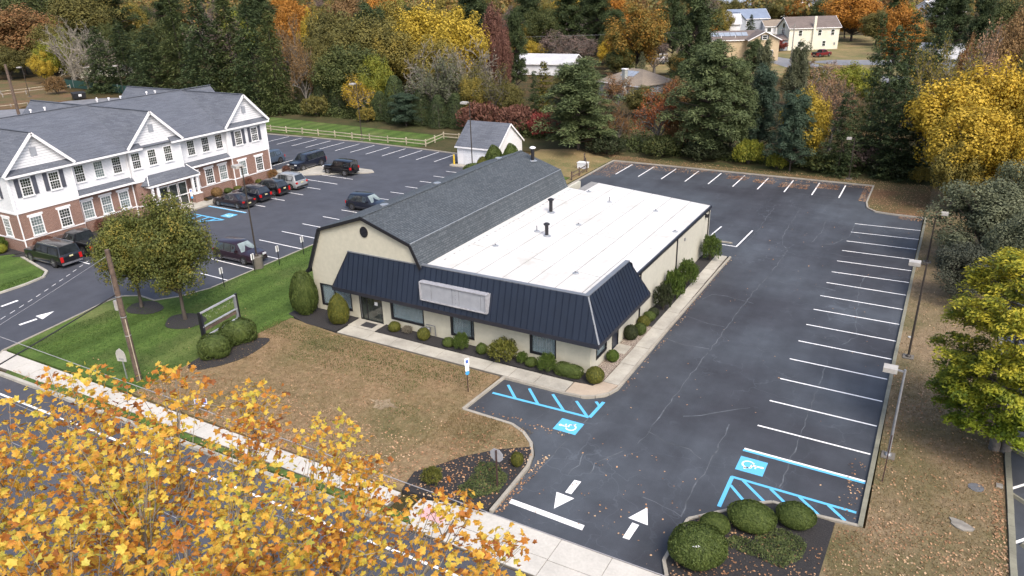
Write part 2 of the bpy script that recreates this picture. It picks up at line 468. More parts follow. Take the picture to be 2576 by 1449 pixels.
# ------------------------------------------------------------------ mesh helpers
ORG = {}
class MB:
    def __init__(s):
        s.v, s.f, s.m = [], [], []
    def poly(s, pts, mi=0):
        n = len(s.v)
        s.v += [tuple(p) for p in pts]
        s.f.append(tuple(range(n, n + len(pts)))); s.m.append(mi)
    def box(s, x0, x1, y0, y1, z0, z1, mi=0, M=None):
        c = [(x, y, z) for z in (z0, z1) for y in (y0, y1) for x in (x0, x1)]
        if M is not None:
            c = [tuple(M @ Vector(p)) for p in c]
        n = len(s.v); s.v += c
        for q in ((0, 2, 3, 1), (4, 5, 7, 6), (0, 1, 5, 4), (1, 3, 7, 5), (3, 2, 6, 7), (2, 0, 4, 6)):
            s.f.append(tuple(n + i for i in q)); s.m.append(mi)
        return s
    def prism(s, pts, z0, z1, mi=0, top=None, bottom=True):
        """vertical prism over a plan polygon (counter-clockwise)"""
        n = len(s.v); k = len(pts)
        zf = z1 if callable(z1) else (lambda x, y: z1)
        s.v += [(p[0], p[1], z0) for p in pts] + [(p[0], p[1], zf(p[0], p[1])) for p in pts]
        for i in range(k):
            j = (i + 1) % k
            s.f.append((n + i, n + j, n + k + j, n + k + i)); s.m.append(mi)
        for t in tessellate_polygon([[Vector((p[0], p[1], 0)) for p in pts]]):
            a, b, c = t
            A, B, C = pts[a], pts[b], pts[c]
            if (B[0] - A[0]) * (C[1] - A[1]) - (B[1] - A[1]) * (C[0] - A[0]) < 0:
                b, c = c, b
            s.f.append((n + k + a, n + k + b, n + k + c)); s.m.append(mi if top is None else top)
            if bottom:
                s.f.append((n + a, n + c, n + b)); s.m.append(mi)
        return s
    def sheet(s, pts, z, mi=0):
        zf = z if callable(z) else (lambda x, y: z)
        n = len(s.v)
        s.v += [(p[0], p[1], zf(p[0], p[1])) for p in pts]
        for a, b, c in tessellate_polygon([[Vector((p[0], p[1], 0)) for p in pts]]):
            A, B, C = pts[a], pts[b], pts[c]
            if (B[0] - A[0]) * (C[1] - A[1]) - (B[1] - A[1]) * (C[0] - A[0]) < 0:
                b, c = c, b
            s.f.append((n + a, n + b, n + c)); s.m.append(mi)
        return s
    def slab(s, pts, thick, mi=0):
        """thicken a planar polygon (list of 3d points) downwards along its normal"""
        a, b, c = Vector(pts[0]), Vector(pts[1]), Vector(pts[2])
        nr = (b - a).cross(c - b).normalized()
        if nr.z < 0 or (abs(nr.z) < 1e-6 and False):
            nr = -nr; pts = list(reversed(pts))
        n = len(s.v); k = len(pts)
        s.v += [tuple(p) for p in pts] + [tuple(Vector(p) - nr * thick) for p in pts]
        s.f.append(tuple(range(n, n + k))); s.m.append(mi)
        s.f.append(tuple(range(n + 2 * k - 1, n + k - 1, -1))); s.m.append(mi)
        for i in range(k):
            j = (i + 1) % k
            s.f.append((n + i, n + k + i, n + k + j, n + j)); s.m.append(mi)
        return s
    def bar(s, a, b, w, h, mi=0, up=(0, 0, 1)):
        """rectangular bar from a to b, w across, h along 'up'"""
        a, b = Vector(a), Vector(b)
        d = (b - a); L = d.length; d.normalize()
        u = Vector(up)
        if abs(d.dot(u)) > .99: u = Vector((1, 0, 0))
        sx = d.cross(u).normalized(); uu = sx.cross(d)
        n = len(s.v)
        for p in (a, b):
            for (i, j) in ((-1, -1), (1, -1), (1, 1), (-1, 1)):
                s.v.append(tuple(p + sx * (i * w / 2) + uu * (j * h / 2)))
        for q in ((0, 3, 2, 1), (4, 5, 6, 7), (0, 1, 5, 4), (1, 2, 6, 5), (2, 3, 7, 6), (3, 0, 4, 7)):
            s.f.append(tuple(n + i for i in q)); s.m.append(mi)
        return s
    def tube(s, pts, rad, seg=8, mi=0, caps=True):
        pts = [Vector(p) for p in pts]
        rs = rad if isinstance(rad, (list, tuple)) else [rad] * len(pts)
        n0 = len(s.v)
        ref = Vector((.13, .27, .95))
        for i, p in enumerate(pts):
            d = (pts[min(i + 1, len(pts) - 1)] - pts[max(i - 1, 0)])
            if d.length < 1e-9: d = Vector((0, 0, 1))
            d.normalize()
            rf = ref if abs(d.dot(ref)) < .9 else Vector((1, 0, 0))
            a = d.cross(rf).normalized(); b = a.cross(d)
            for k in range(seg):
                t = 2 * math.pi * k / seg
                s.v.append(tuple(p + (a * math.cos(t) + b * math.sin(t)) * rs[i]))
        for i in range(len(pts) - 1):
            for k in range(seg):
                j = (k + 1) % seg
                s.f.append((n0 + i * seg + k, n0 + (i + 1) * seg + k, n0 + (i + 1) * seg + j, n0 + i * seg + j)); s.m.append(mi)
        if caps:
            s.f.append(tuple(n0 + k for k in range(seg))); s.m.append(mi)
            e = n0 + (len(pts) - 1) * seg
            s.f.append(tuple(e + k for k in reversed(range(seg)))); s.m.append(mi)
        return s
    def cyl(s, x, y, z0, z1, r, seg=16, mi=0, r2=None):
        return s.tube([(x, y, z0), (x, y, z1)], [r, r if r2 is None else r2], seg, mi)
    def mesh(s, name, mats, org=(0, 0, 0), smooth=False):
        me = bpy.data.meshes.new(name)
        ox, oy, oz = org
        me.from_pydata([(x - ox, y - oy, z - oz) for x, y, z in s.v], [], s.f)
        for m in mats:
            me.materials.append(MATS[m] if isinstance(m, str) else m)
        if len(mats) > 1:
            me.polygons.foreach_set('material_index', s.m)
        uv = me.uv_layers.new(name='UVMap')
        data = np.zeros(len(me.loops) * 2)
        vs = s.v
        for p in me.polygons:
            nx, ny, nz = p.normal
            if abs(nz) > .999 or (nx == 0 and ny == 0):
                for li, vi in zip(p.loop_indices, p.vertices):
                    data[2 * li] = vs[vi][0]; data[2 * li + 1] = vs[vi][1]
            else:
                L = math.hypot(nx, ny); tx, ty = -ny / L, nx / L
                bx, by, bz = (ny * 0 - nz * ty), (nz * tx - nx * 0), (nx * ty - ny * tx)
                for li, vi in zip(p.loop_indices, p.vertices):
                    x, y, z = vs[vi]
                    data[2 * li] = x * tx + y * ty; data[2 * li + 1] = x * bx + y * by + z * bz
        uv.data.foreach_set('uv', data)
        if smooth:
            me.polygons.foreach_set('use_smooth', [True] * len(me.polygons))
            me.set_sharp_from_angle(angle=R(smooth if smooth is not True else 40))
        me.update()
        return me

def place(name, me, parent=None, loc=None, kind=None, label=None, cat=None, group=None):
    o = bpy.data.objects.new(name, me)
    col.objects.link(o)
    if parent is not None: o.parent = parent
    if loc is not None: o.location = loc
    if kind: o['kind'] = kind
    if label: o['label'] = label
    if cat: o['category'] = cat
    if group: o['group'] = group
    return o
def part(name, mb, mats, parent=None, kind=None, label=None, smooth=False, cat=None, group=None):
    """one mesh object; its coordinates are given in the world (or in the parent's frame when the parent sits at a turned empty)"""
    if isinstance(mats, str): mats = [mats]
    org = ORG.get(parent.name, (0, 0, 0)) if parent is not None else (0, 0, 0)
    o = place(name, mb.mesh(name, mats, org, smooth), parent, None, kind, label, cat, group)
    ORG[o.name] = org
    return o
def thing(name, label, cat, loc=(0, 0, 0), rz=0, group=None, local=False):
    """an Empty at the base of a thing; local=True: children are given in its own frame"""
    o = bpy.data.objects.new(name, None)
    col.objects.link(o)
    o.location = loc; o.rotation_euler = (0, 0, rz); o.empty_display_size = .3
    o['label'] = label; o['category'] = cat
    if group: o['group'] = group
    ORG[o.name] = (0, 0, 0) if local else tuple(loc)
    return o
def solo(name, mb, mats, label, cat, base, rz=0, group=None, smooth=False):
    """a thing that is one mesh, built in its own frame"""
    if isinstance(mats, str): mats = [mats]
    o = place(name, mb.mesh(name, mats, (0, 0, 0), smooth), None, base, None, label, cat, group)
    o.rotation_euler = (0, 0, rz)
    return o
def struct(name, mb, mats, parent=None, smooth=False):
    return part(name, mb, mats, parent, 'structure' if parent is None else None, smooth=smooth)
def dup(root, loc, rz=0, label=None, group=None, scale=None):
    def cp(o, par):
        c = o.copy(); col.objects.link(c); c.parent = par
        for ch in CH.get(o.name, []): cp(ch, c)
        return c
    r = cp(root, None)
    r.location = loc; r.rotation_euler = (0, 0, rz)
    if scale: r.scale = scale
    if label: r['label'] = label
    if group: r['group'] = group
    return r
CH = {}
def note(root):
    """remember the children of a finished thing so that copies can take them along"""
    def walk(o):
        CH[o.name] = list(o.children)
        for c in o.children: walk(c)
    walk(root)
    return root
# ------------------------------------------------------------------ ground, lots, lawns
g = MB(); g.poly([(-3000, -600, -.12), (2500, -600, -.12), (2500, 4500, -.12), (-3000, 4500, -.12)])
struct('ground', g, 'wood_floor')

LOT = [(-0.1, 77.2), (-3, 77.3), (-4.3, 77.55), (-5.15, 78.6), (-5.45, 80.6), (-5.5, 87.6), (-35.7, 87.6), (-35.6, 61), (-35.6, 57.6),
       (-27, 56.8), (-15.8, 59), (-13.4, 59.3), (-13.52, 44), (-13.55, 34.9), (-13.9, 33.9), (-14.8, 33.2), (-16.2, 33.1), (-20.1, 33.05),
       (-20.25, 29.15), (-17.2, 29.1), (-16.2, 28.7), (-15.35, 28.0), (-14.85, 27.2), (-14.55, 26.1), (-14.48, 24.5), (-14.45, 22.45),
       (-6.6, 22.5), (-6.85, 23.2), (-6.76, 26.1), (-5.7, 27.2), (-4.3, 28.6), (-3.8, 28.95), (-2.0, 28.9), (-.25, 28.95)]
lot = struct('parking_lot', MB().sheet(LOT, 0.0), 'lot_asphalt')
NLOT = [(-51.4, 19.6), (-52.2, 25.4), (-52.95, 29.4), (-52.75, 30.7), (-51.5, 31.4), (-49.7, 31.3), (-48.6, 32.6), (-47.85, 34.8), (-47.8, 60), (-47.5, 78),
        (-54, 78), (-54.2, 91), (-57.2, 91), (-57.3, 83.3), (-62.8, 83.8), (-74.3, 84.25), (-85, 83.9), (-94.2, 83.2), (-104, 82),
        (-104, 64.5), (-67.55, 64.5), (-67.6, 49.5), (-68.0, 33.2), (-70.2, 32.3), (-63.6, 31.0), (-62.6, 30.2), (-62.3, 28.6), (-62.4, 19.6)]
nlot = struct('neighbour_parking_lot', MB().sheet(NLOT, 0.0), 'new_asphalt')
BLOT = [(-104, 64), (-104, 82), (-120, 92), (-155, 102.5), (-160.3, 99.3), (-163.7, 94), (-165, 86), (-162, 83.9), (-166, 80.5), (-215, 60), (-215, 40), (-104, 40)]
struct('rear_driveway', MB().sheet(BLOT, -.03), 'far_asphalt')
struct('far_side_lot', MB().sheet([(5.42, 5), (60, 5), (60, 64), (5.6, 64)], 0.0), 'lot_asphalt')
def ky(x): return 19.98 + .021 * (x + 14)
RD = [(x, ky(x) - .05) for x in (-260, -100, -60, -30, -5, 60)]
struct('street', MB().sheet([(-260, 2.5), (60, 9.0)] + RD[::-1], -.06), 'road_asphalt')

# lawns stand a little above the paving, their edges real steps
def lawn_patch(name, pts, mat, z=.10): return struct(name, MB().prism(pts, -.15, z, bottom=False), mat)
lawn_patch('green_lawn', [(-51.35, 21.3), (-38.6, 21.55), (-38.6, 25.5), (-38.1, 30), (-37.8, 34), (-37.6, 35.7), (-37.65, 57.3), (-37, 77.5), (-47.6, 77.7), (-47.65, 60), (-47.7, 34.8),
           (-48.45, 32.5), (-49.6, 31.1), (-51.5, 31.2), (-52.5, 30.6), (-52.75, 29.4), (-52.05, 25.4)], 'green_grass')
lawn_patch('dry_lawn', [(-38.6, 21.55), (-21.8, 21.7), (-19.0, 21.75), (-19.3, 23.2), (-18.7, 23.95), (-17.9, 25.3), (-16.7, 26.6), (-15.2, 27.6), (-16.25, 28.52), (-17.2, 28.93), (-20.38, 28.98), (-20.38, 33.1),
           (-33.3, 33.15), (-37.9, 33.6), (-38.1, 30), (-38.6, 25.5)], 'dry_grass')
lawn_patch('side_strip', [(.12, 77.3), (-.1, 60), (.05, 28.95), (-1.1, 28.75), (-1.2, 25.3), (-1.3, 15), (5.2, 15), (5.3, 62), (14, 77), (14, 90), (.2, 90)], 'strip_grass')
lawn_patch('verge', [(-80, 21.0), (-62.6, 21.2), (-62.5, 28.5), (-62.85, 30.15), (-63.8, 31.0), (-70.1, 32.25), (-80, 32.3)], 'green_grass')
lawn_patch('corner_lawn', [(-5.3, 88.2), (-5.3, 80.6), (-5.0, 78.7), (-4.2, 77.7), (-3, 77.45), (.15, 77.35), (.2, 90)], 'leafy_ground', .09)
lawn_patch('rear_lawn', [(-104, 82.2), (-94.2, 83.4), (-74.3, 84.4), (-62.8, 83.95), (-57.5, 83.5), (-57.3, 91.2), (-54.1, 91.2), (-54, 88.5), (-37, 88.5), (-36.2, 77.6), (-36, 57), (-35.85, 88), (-5.3, 88), (.2, 90), (40, 92),
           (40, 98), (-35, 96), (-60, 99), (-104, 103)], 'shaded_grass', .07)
struct('leafy_edge', MB().sheet([(-36.3, 88.0), (-.5, 88.1), (-.5, 89.8), (-12, 89.3), (-28, 89.9), (-38, 91)], .075), 'leafy_ground')
lawn_patch('mown_strip', [(-104, 84), (-94.2, 84.6), (-64, 84.6), (-64, 92.5), (-80, 93.5), (-104, 95)], 'green_grass', .09)
lawn_patch('shed_lawn', [(-47.4, 77.8), (-37, 77.8), (-36.2, 60), (-36.05, 88), (-43, 92), (-47.4, 90)], 'tan_grass', .085)
lawn_patch('far_left_lawn', [(-166.5, 80.6), (-164, 84), (-165.3, 86.5), (-164.3, 95), (-172, 100), (-200, 112), (-260, 108), (-260, 60), (-215, 61)], 'leafy_ground', .05)
lawn_patch('street_verge', [(-48, 19.4), (-44.5, 19.5), (-27.4, 20.0), (-18.9, 20.1), (-17.2, 20.15), (-17.7, 20.55), (-19.0, 20.55), (-27.4, 20.3), (-46.3, 20.1), (-48.4, 19.85)], 'green_grass', .11)
lawn_patch('street_verge', [(-80, 18.7), (-66, 19), (-66, 19.6), (-80, 19.4)], 'green_grass', .11)
# houses' grounds beyond the wood
struct('far_lawn', MB().sheet([(-75, 176), (-36, 176), (-20, 181), (30, 184), (30, 300), (-100, 300)], -.05), 'tan_grass')
struct('side_road', MB().sheet([(-60, 222), (-40, 204), (-29.5, 186), (-22, 180), (40, 150), (44, 158), (-17, 190), (-24, 196), (-33, 210), (-50, 228)], -.01), 'far_asphalt')
struct('side_road_mouth', MB().sheet([(-33, 210), (-24, 204), (0, 214), (0, 222), (-28, 216)], -.005), 'far_asphalt')

w = MB(); w.sheet([(-24.6 + .8 * math.cos(t) * (1 + .35 * math.sin(3 * t) + .2 * math.sin(7 * t)), 27.4 + .42 * math.sin(t) * (1 + .4 * math.cos(4 * t) + .25 * math.sin(9 * t))) for t in [i * math.pi / 20 for i in range(40)]], .106)
struct('bare_patch', w, 'bare_soil')
# mulch beds
def bed(pts, mat='mulch', z=.13): return struct('mulch_bed' if mat == 'mulch' else 'pebble_bed', MB().prism(pts, -.1, z, bottom=False), mat)
bed([(-38.6, 35.9), (-38.5, 34.0), (-36.2, 33.35), (-33.45, 33.3), (-33.45, 35.74), (-37.5, 35.74)])
bed([(-31.0, 34.52), (-16.0, 34.62), (-15.0, 34.55), (-14.75, 35.2), (-15.2, 35.74), (-31.0, 35.74)])
bed([(-15.65, 35.4), (-14.72, 35.4), (-14.62, 43.5), (-15.65, 43.5)], 'pebbles', .12)
bed([(-15.65, 43.52), (-14.62, 43.52), (-14.6, 58.5), (-15.65, 58.5)])
bed([(-19.0, 21.8), (-14.75, 22.35), (-14.68, 24.6), (-14.72, 26.1), (-15.02, 27.15), (-15.3, 27.6), (-16.7, 26.6), (-17.9, 25.3), (-18.7, 23.95), (-19.3, 23.2)])
bed([(-6.5, 15), (-1.2, 15), (-1.2, 25.3), (-1.1, 28.7), (-2.05, 28.72), (-3.7, 28.78), (-4.15, 28.45), (-5.55, 27.05), (-6.6, 25.95), (-6.7, 23.2), (-6.3, 22.3)])
def disc(cx, cy, rx, ry, n=26, a0=0, wob=.05, rot=0):
    pts = []
    for i in range(n):
        t = 2 * math.pi * i / n
        k = 1 + wob * math.sin(3 * t + cx) + wob * .6 * math.sin(5 * t + cy)
        x, y = rx * k * math.cos(t), ry * k * math.sin(t)
        pts.append((cx + x * math.cos(rot) - y * math.sin(rot), cy + x * math.sin(rot) + y * math.cos(rot)))
    return pts
bed(disc(-49.0, 29.95, 1.5, 1.1))
bed(disc(-44.3, 29.75, 1.5, 1.25))
bed(disc(-37.35, 27.7, 2.75, 1.15, rot=R(77)))
bed([(-70.25, 53), (-69.1, 53.3), (-68.9, 65.2), (-70.25, 65.4)])
bed([(-70.25, 31.8), (-69.0, 32.4), (-69.0, 45.4), (-70.25, 45.4)])
bed([(-78, 30.2), (-71.6, 31.4), (-70.3, 33.0), (-78, 33.1)])

# concrete: walks built slab by slab with open joints
def slabs(parent_name, quad_rows, mat, z=.12, gap=.018):
    """quad_rows: list of (a, b, c, d) plan corners; every slab is its own piece over a dark bed"""
    base = MB()
    for q in quad_rows: base.prism(q, -.1, z - .03, bottom=False)
    s = struct(parent_name, base, 'pier_concrete')
    for q in quad_rows:
        cx = sum(p[0] for p in q) / len(q); cy = sum(p[1] for p in q) / len(q)
        pts = []
        for x, y in q:
            dx, dy = cx - x, cy - y; L = math.hypot(dx, dy)
            pts.append((x + dx / L * gap * 1.3, y + dy / L * gap * 1.3))
        part('slab', MB().prism(pts, -.02, z + rnd.uniform(-.004, .004), bottom=False), mat, s)
    return s
def strip(xs, y0, y1): return [[(a, y0(a)), (b, y0(b)), (b, y1(b)), (a, y1(a))] for a, b in zip(xs, xs[1:])]
xs = [-33.3, -30.9, -28.9, -26.95, -25.2, -23.3, -21.6, -19.9, -18.2, -16.15]
slabs('front_walk', strip(xs, lambda x: 33.28, lambda x: 34.48) + [[(-33.4, 34.5), (-31.05, 34.5), (-31.05, 35.72), (-33.4, 35.72)]], 'walk_concrete')
ysr = [35.3, 37.9, 40.4, 43.4, 46.4, 49.4, 52.4, 55.6, 59.1]
slabs('side_walk', [[(-14.65, a), (-13.72, a), (-13.7, b), (-14.62, b)] for a, b in zip(ysr, ysr[1:])], 'walk_concrete')
cw = [(-16.1, 33.28), (-15.2, 33.35), (-14.5, 33.7), (-13.95, 34.3), (-13.72, 35.28), (-14.65, 35.28), (-14.75, 35.0), (-15.1, 34.6), (-16.1, 34.5)]
struct('corner_ramp', MB().prism(cw, -.1, .118, bottom=False), 'tan_concrete')
# public sidewalk along the street
sx = [-51.3 + 1.62 * i for i in range(21)]
slabs('street_sidewalk', strip(sx, lambda x: ky(x) + .72 - .25 * (x < -44), lambda x: ky(x) + 1.95 + (x + 51) * -.006), 'street_concrete')
slabs('street_sidewalk', [[(x, ky(x) + .3), (x + 1.6, ky(x) + .3), (x + 1.6, ky(x) + 1.7), (x, ky(x) + 1.7)] for x in [-66 - 1.62 * i for i in range(1, 8)]], 'street_concrete')
# driveway apron, poured in big slabs
ax = [-17.9, -15.6, -13.3, -11.0, -8.7, -6.45, -4.2, -1.9, .4, 2.7, 5.2]
ap = []
for a, b in zip(ax, ax[1:]):
    if a < -6.5:
        ap.append([(a, 21.05), (b, 21.1), (b, 22.4), (a, 22.4 if a > -15.7 else 21.75)])
        ap.append([(a, ky(a) + .02), (b, ky(b) + .02), (b, 21.08), (a, 21.03)])
    else:
        ap.append([(a, ky(a) + .02), (b, ky(b) + .02), (b, ky(b) + 1.7), (a, ky(a) + 1.7)])
slabs('driveway_apron', ap, 'street_concrete', .03, .012)
part('warning_pad', MB().sheet([(-17.3, 20.75), (-16.1, 20.8), (-16.1, 21.5), (-17.3, 21.45)], .042), 'pink_paint', None, 'structure')
ap2 = [[(a, 19.3), (a + 2.1, 19.3), (a + 2.1, 20.9), (a, 20.9)] for a in (-66, -63.9, -61.8, -59.7, -57.6, -55.5, -53.4)]
slabs('neighbour_apron', ap2, 'street_concrete', .03, .012)
slabs('facade_walk', [[(-69.0, a), (-67.65, a), (-67.65, b), (-69.0, b)] for a, b in zip([49.4, 51.5, 53.6, 55.7, 57.8, 59.9, 62.0, 64.4], [51.5, 53.6, 55.7, 57.8, 59.9, 62.0, 64.4, 66.4])]
      + [[(-70.6, 46.2), (-69.0, 46.2), (-69.0, 52), (-70.6, 52)]], 'walk_concrete')
slabs('parking_pad', [[(-70.2, 32.2), (-68.1, 33.2), (-68.1, 34.9), (-69.4, 34.9)]], 'walk_concrete')
isl = [(-72.6, 65.0), (-68.5, 64.9), (-62.2, 68.9), (-60.9, 69.6), (-60.5, 70.3), (-61.3, 70.95), (-63.6, 71.0), (-69, 69.9), (-72.6, 68.2)]
struct('parking_island', MB().prism(isl, -.1, .13, bottom=False), 'walk_concrete')
struct('shed_apron', MB().prism([(-53.9, 77.3), (-53.6, 76.9), (-53, 76.95), (-49.5, 77.0), (-49.5, 78.0), (-53.9, 78.0)], -.1, .12, bottom=False), 'kerb_concrete')

# kerbs, cast in lengths
def kerb(pts, w=.17, h=.13, mat='kerb_concrete', seg=3.0, side=0, name='kerb'):
    root = thing(name, '', '', (pts[0][0], pts[0][1], 0))
    del root['category']; del root['label']; root['kind'] = 'structure'
    P = [Vector((x, y, 0)) for x, y in pts]
    out = []
    for a, b in zip(P, P[1:]):
        L = (b - a).length; n = max(1, int(round(L / seg)))
        for i in range(n):
            out.append((a.lerp(b, i / n), a.lerp(b, (i + 1) / n)))
    for a, b in out:
        d = (b - a).normalized()
        wob = Vector((d.y, -d.x, 0)) * rnd.uniform(-.008, .008)
        m = MB(); m.bar(a + wob + d * .006 + Vector((0, 0, h / 2 - .03)), b + wob - d * .006 + Vector((0, 0, h / 2 - .03 + rnd.uniform(-.004, .004))), w, h + .06)
        part('kerb_stone', m, mat, root)
    return root
kerb([(.12, 77.35), (-.05, 60), (-.12, 45), (-.15, 28.95)], .2, .15, 'mossy_kerb', 3.0)
kerb([(.1, 77.3), (-3, 77.38), (-4.25, 77.62), (-5.05, 78.65), (-5.35, 80.6), (-5.4, 87.7), (-35.75, 87.75)], .16)
kerb([(-35.75, 87.7), (-35.7, 73.8), (-35.7, 61)], .16)
kerb([(-20.1, 33.12), (-20.32, 29.07), (-17.2, 29.0), (-16.25, 28.6), (-15.45, 27.93), (-14.97, 27.15), (-14.66, 26.1), (-14.6, 24.5), (-14.55, 22.5)], .17)
kerb([(-20.2, 33.18), (-16.1, 33.18), (-15.15, 33.26), (-14.42, 33.62), (-13.85, 34.25), (-13.62, 35.0), (-13.62, 44), (-13.48, 59.2)], .15, .13, 'kerb_concrete')
kerb([(-.2, 29.0), (-2.0, 28.85), (-3.75, 28.9), (-4.25, 28.55), (-5.62, 27.15), (-6.7, 26.05), (-6.8, 23.2), (-6.4, 22.4)], .15)
kerb([(-80, 18.6), (-66, 18.9)] , .2)
kerb([(-48.9, 19.3), (-44.5, 19.4), (-19, 19.88), (-17.2, 19.95)], .22, .13, 'walk_concrete')
kerb([(-47.75, 77.9), (-47.75, 34.8), (-48.5, 32.6), (-49.65, 31.2), (-51.5, 31.3), (-52.65, 30.7), (-52.85, 29.4), (-52.15, 25.4), (-51.5, 21.2), (-50.4, 19.8), (-48.9, 19.3)], .13)
kerb([(-62.4, 19.8), (-62.35, 28.6), (-62.7, 30.3), (-63.7, 31.15), (-70.2, 32.4)], .22, .13, 'walk_concrete')
kerb([(-54, 83.1), (-57.3, 83.3), (-62.8, 83.8), (-74.3, 84.3), (-85, 83.95), (-94.2, 83.3), (-104, 82)], .15)
kerb([(-67.55, 64.5), (-67.6, 49.3), (-69, 46)], .14)
kb = kerb([(5.3, 15), (5.35, 29), (5.45, 42), (5.5, 64)], .24, .22, 'mossy_kerb', .95)

# ------------------------------------------------------------------ painted markings, 4 mm above the paving
def mark(parent, pts, mat='white_paint', z=.004, name='parking_line'):
    return part(name, MB().sheet(pts, z), mat, parent)
def line(parent, a, b, w=.10, mat='white_paint', name='parking_line', z=.004):
    ax_, ay_ = a; bx_, by_ = b
    dx, dy = bx_ - ax_, by_ - ay_; L = math.hypot(dx, dy); nx, ny = -dy / L * w / 2, dx / L * w / 2
    return mark(parent, [(ax_ - nx, ay_ - ny), (bx_ - nx, by_ - ny), (bx_ + nx, by_ + ny), (ax_ + nx, ay_ + ny)], mat, z, name)
for i, y in enumerate([73.36, 70.65, 67.78, 65.08, 62.31, 59.6, 56.9, 54.1, 51.39, 48.63, 45.9, 43.16, 40.42, 37.67, 34.88]):
    e = -.12 - .015 * i
    line(lot, (e - 5.42, y - .03 - (.25 if i < 2 else .12 if i < 6 else -.1)), (e, y), .11)
for x in (-32.9, -30.05, -27.25, -24.45, -21.77, -19.03, -16.35, -13.56, -10.75, -8.08):
    line(lot, (x, 81.55), (x + rnd.uniform(-.05, .05), 86.9), .13)
line(lot, (-16.65, 61.7), (-16.35, 67.1), .13); line(lot, (-13.72, 62.1), (-13.5, 67.1), .13); line(lot, (-16.65, 62.25), (-13.68, 62.08), .12)
B = 'blue_paint'
line(lot, (-5.85, 32.55), (-.3, 32.5), .13, name='parking_line'); line(lot, (-5.88, 32.40), (-.3, 32.35), .15, B)
def hatch(a, b, w=.16, n='hatch_line'): line(lot, a, b, w, B, n, .005 + rnd.uniform(0, .001))
hatch((-5.85, 30.0), (-.4, 29.98)); hatch((-5.77, 27.6), (-5.8, 30.02), .18)
for a, b in [((-5.72, 29.35), (-4.6, 28.2)), ((-5.28, 29.95), (-3.95, 28.75)), ((-4.03, 29.92), (-3.0, 28.98)), ((-2.78, 29.94), (-1.75, 29.0)), ((-1.54, 29.93), (-.65, 29.1))]:
    hatch(a, b, .15)
hatch((-19.85, 31.42), (-13.9, 31.6), .18); hatch((-13.85, 31.6), (-13.8, 33.4), .2)
for a, b in [((-19.5, 32.6), (-18.4, 31.5)), ((-18.2, 32.8), (-16.95, 31.52)), ((-16.7, 32.85), (-15.4, 31.58)), ((-15.2, 32.8), (-14.0, 31.62)), ((-14.2, 33.25), (-13.85, 32.9))]:
    hatch(a, b, .16)
def access_symbol(parent, cx, cy, w, h, turn, z=.004):
    """painted wheelchair symbol on its blue square"""
    mark(parent, [(cx - w / 2, cy - h / 2), (cx + w / 2, cy - h / 2), (cx + w / 2, cy + h / 2), (cx - w / 2, cy + h / 2)], B, z, 'symbol_square')
    m = MB(); zz = z + .004; s = min(w, h) * .48
    def T(x, y):
        c, q = math.cos(turn), math.sin(turn)
        return (cx + (x * c - y * q) * s, cy + (x * q + y * c) * s)
    def st(a, b, t=.17):
        dx, dy = b[0] - a[0], b[1] - a[1]; L = math.hypot(dx, dy); nx, ny = -dy / L * t / 2, dx / L * t / 2
        m.sheet([T(a[0] - nx, a[1] - ny), T(b[0] - nx, b[1] - ny), T(b[0] + nx, b[1] + ny), T(a[0] + nx, a[1] + ny)], zz)
    m.sheet([T(-.12 + .15 * math.cos(t), .82 + .15 * math.sin(t)) for t in [i * math.pi / 5 for i in range(10)]], zz)
    st((-.12, .68), (-.08, -.02), .18); st((-.12, .35), (.28, .35), .12); st((-.16, .0), (.32, .0), .16); st((.28, .02), (.5, -.5), .16); st((.44, -.5), (.66, -.42), .13)
    arc = [(-.08 + .48 * math.cos(t), -.28 + .48 * math.sin(t)) for t in [R(120) + i * R(255) / 12 for i in range(13)]]
    for a, b in zip(arc, arc[1:]): st(a, b, .14)
    part('wheelchair_symbol', m, 'white_paint', parent)
access_symbol(lot, -14.48, 30.3, 1.3, 1.15, R(90))
access_symbol(lot, -5.2, 31.26, 1.28, 1.2, R(-90))
mark(lot, [(-14.22, 23.75), (-14.18, 23.45), (-10.5, 23.35), (-10.53, 23.68)], name='stop_line')
mark(lot, [(-12.27, 26.34), (-12.26, 25.31), (-11.95, 25.32), (-11.93, 26.36)], name='arrow'); mark(lot, [(-12.62, 25.15), (-12.2, 24.05), (-11.7, 25.11)], name='arrow')
mark(lot, [(-8.8, 23.74), (-8.5, 23.75), (-8.46, 24.8), (-8.78, 24.82)], name='arrow'); mark(lot, [(-9.05, 25.02), (-8.13, 24.96), (-8.55, 26.06)], name='arrow')
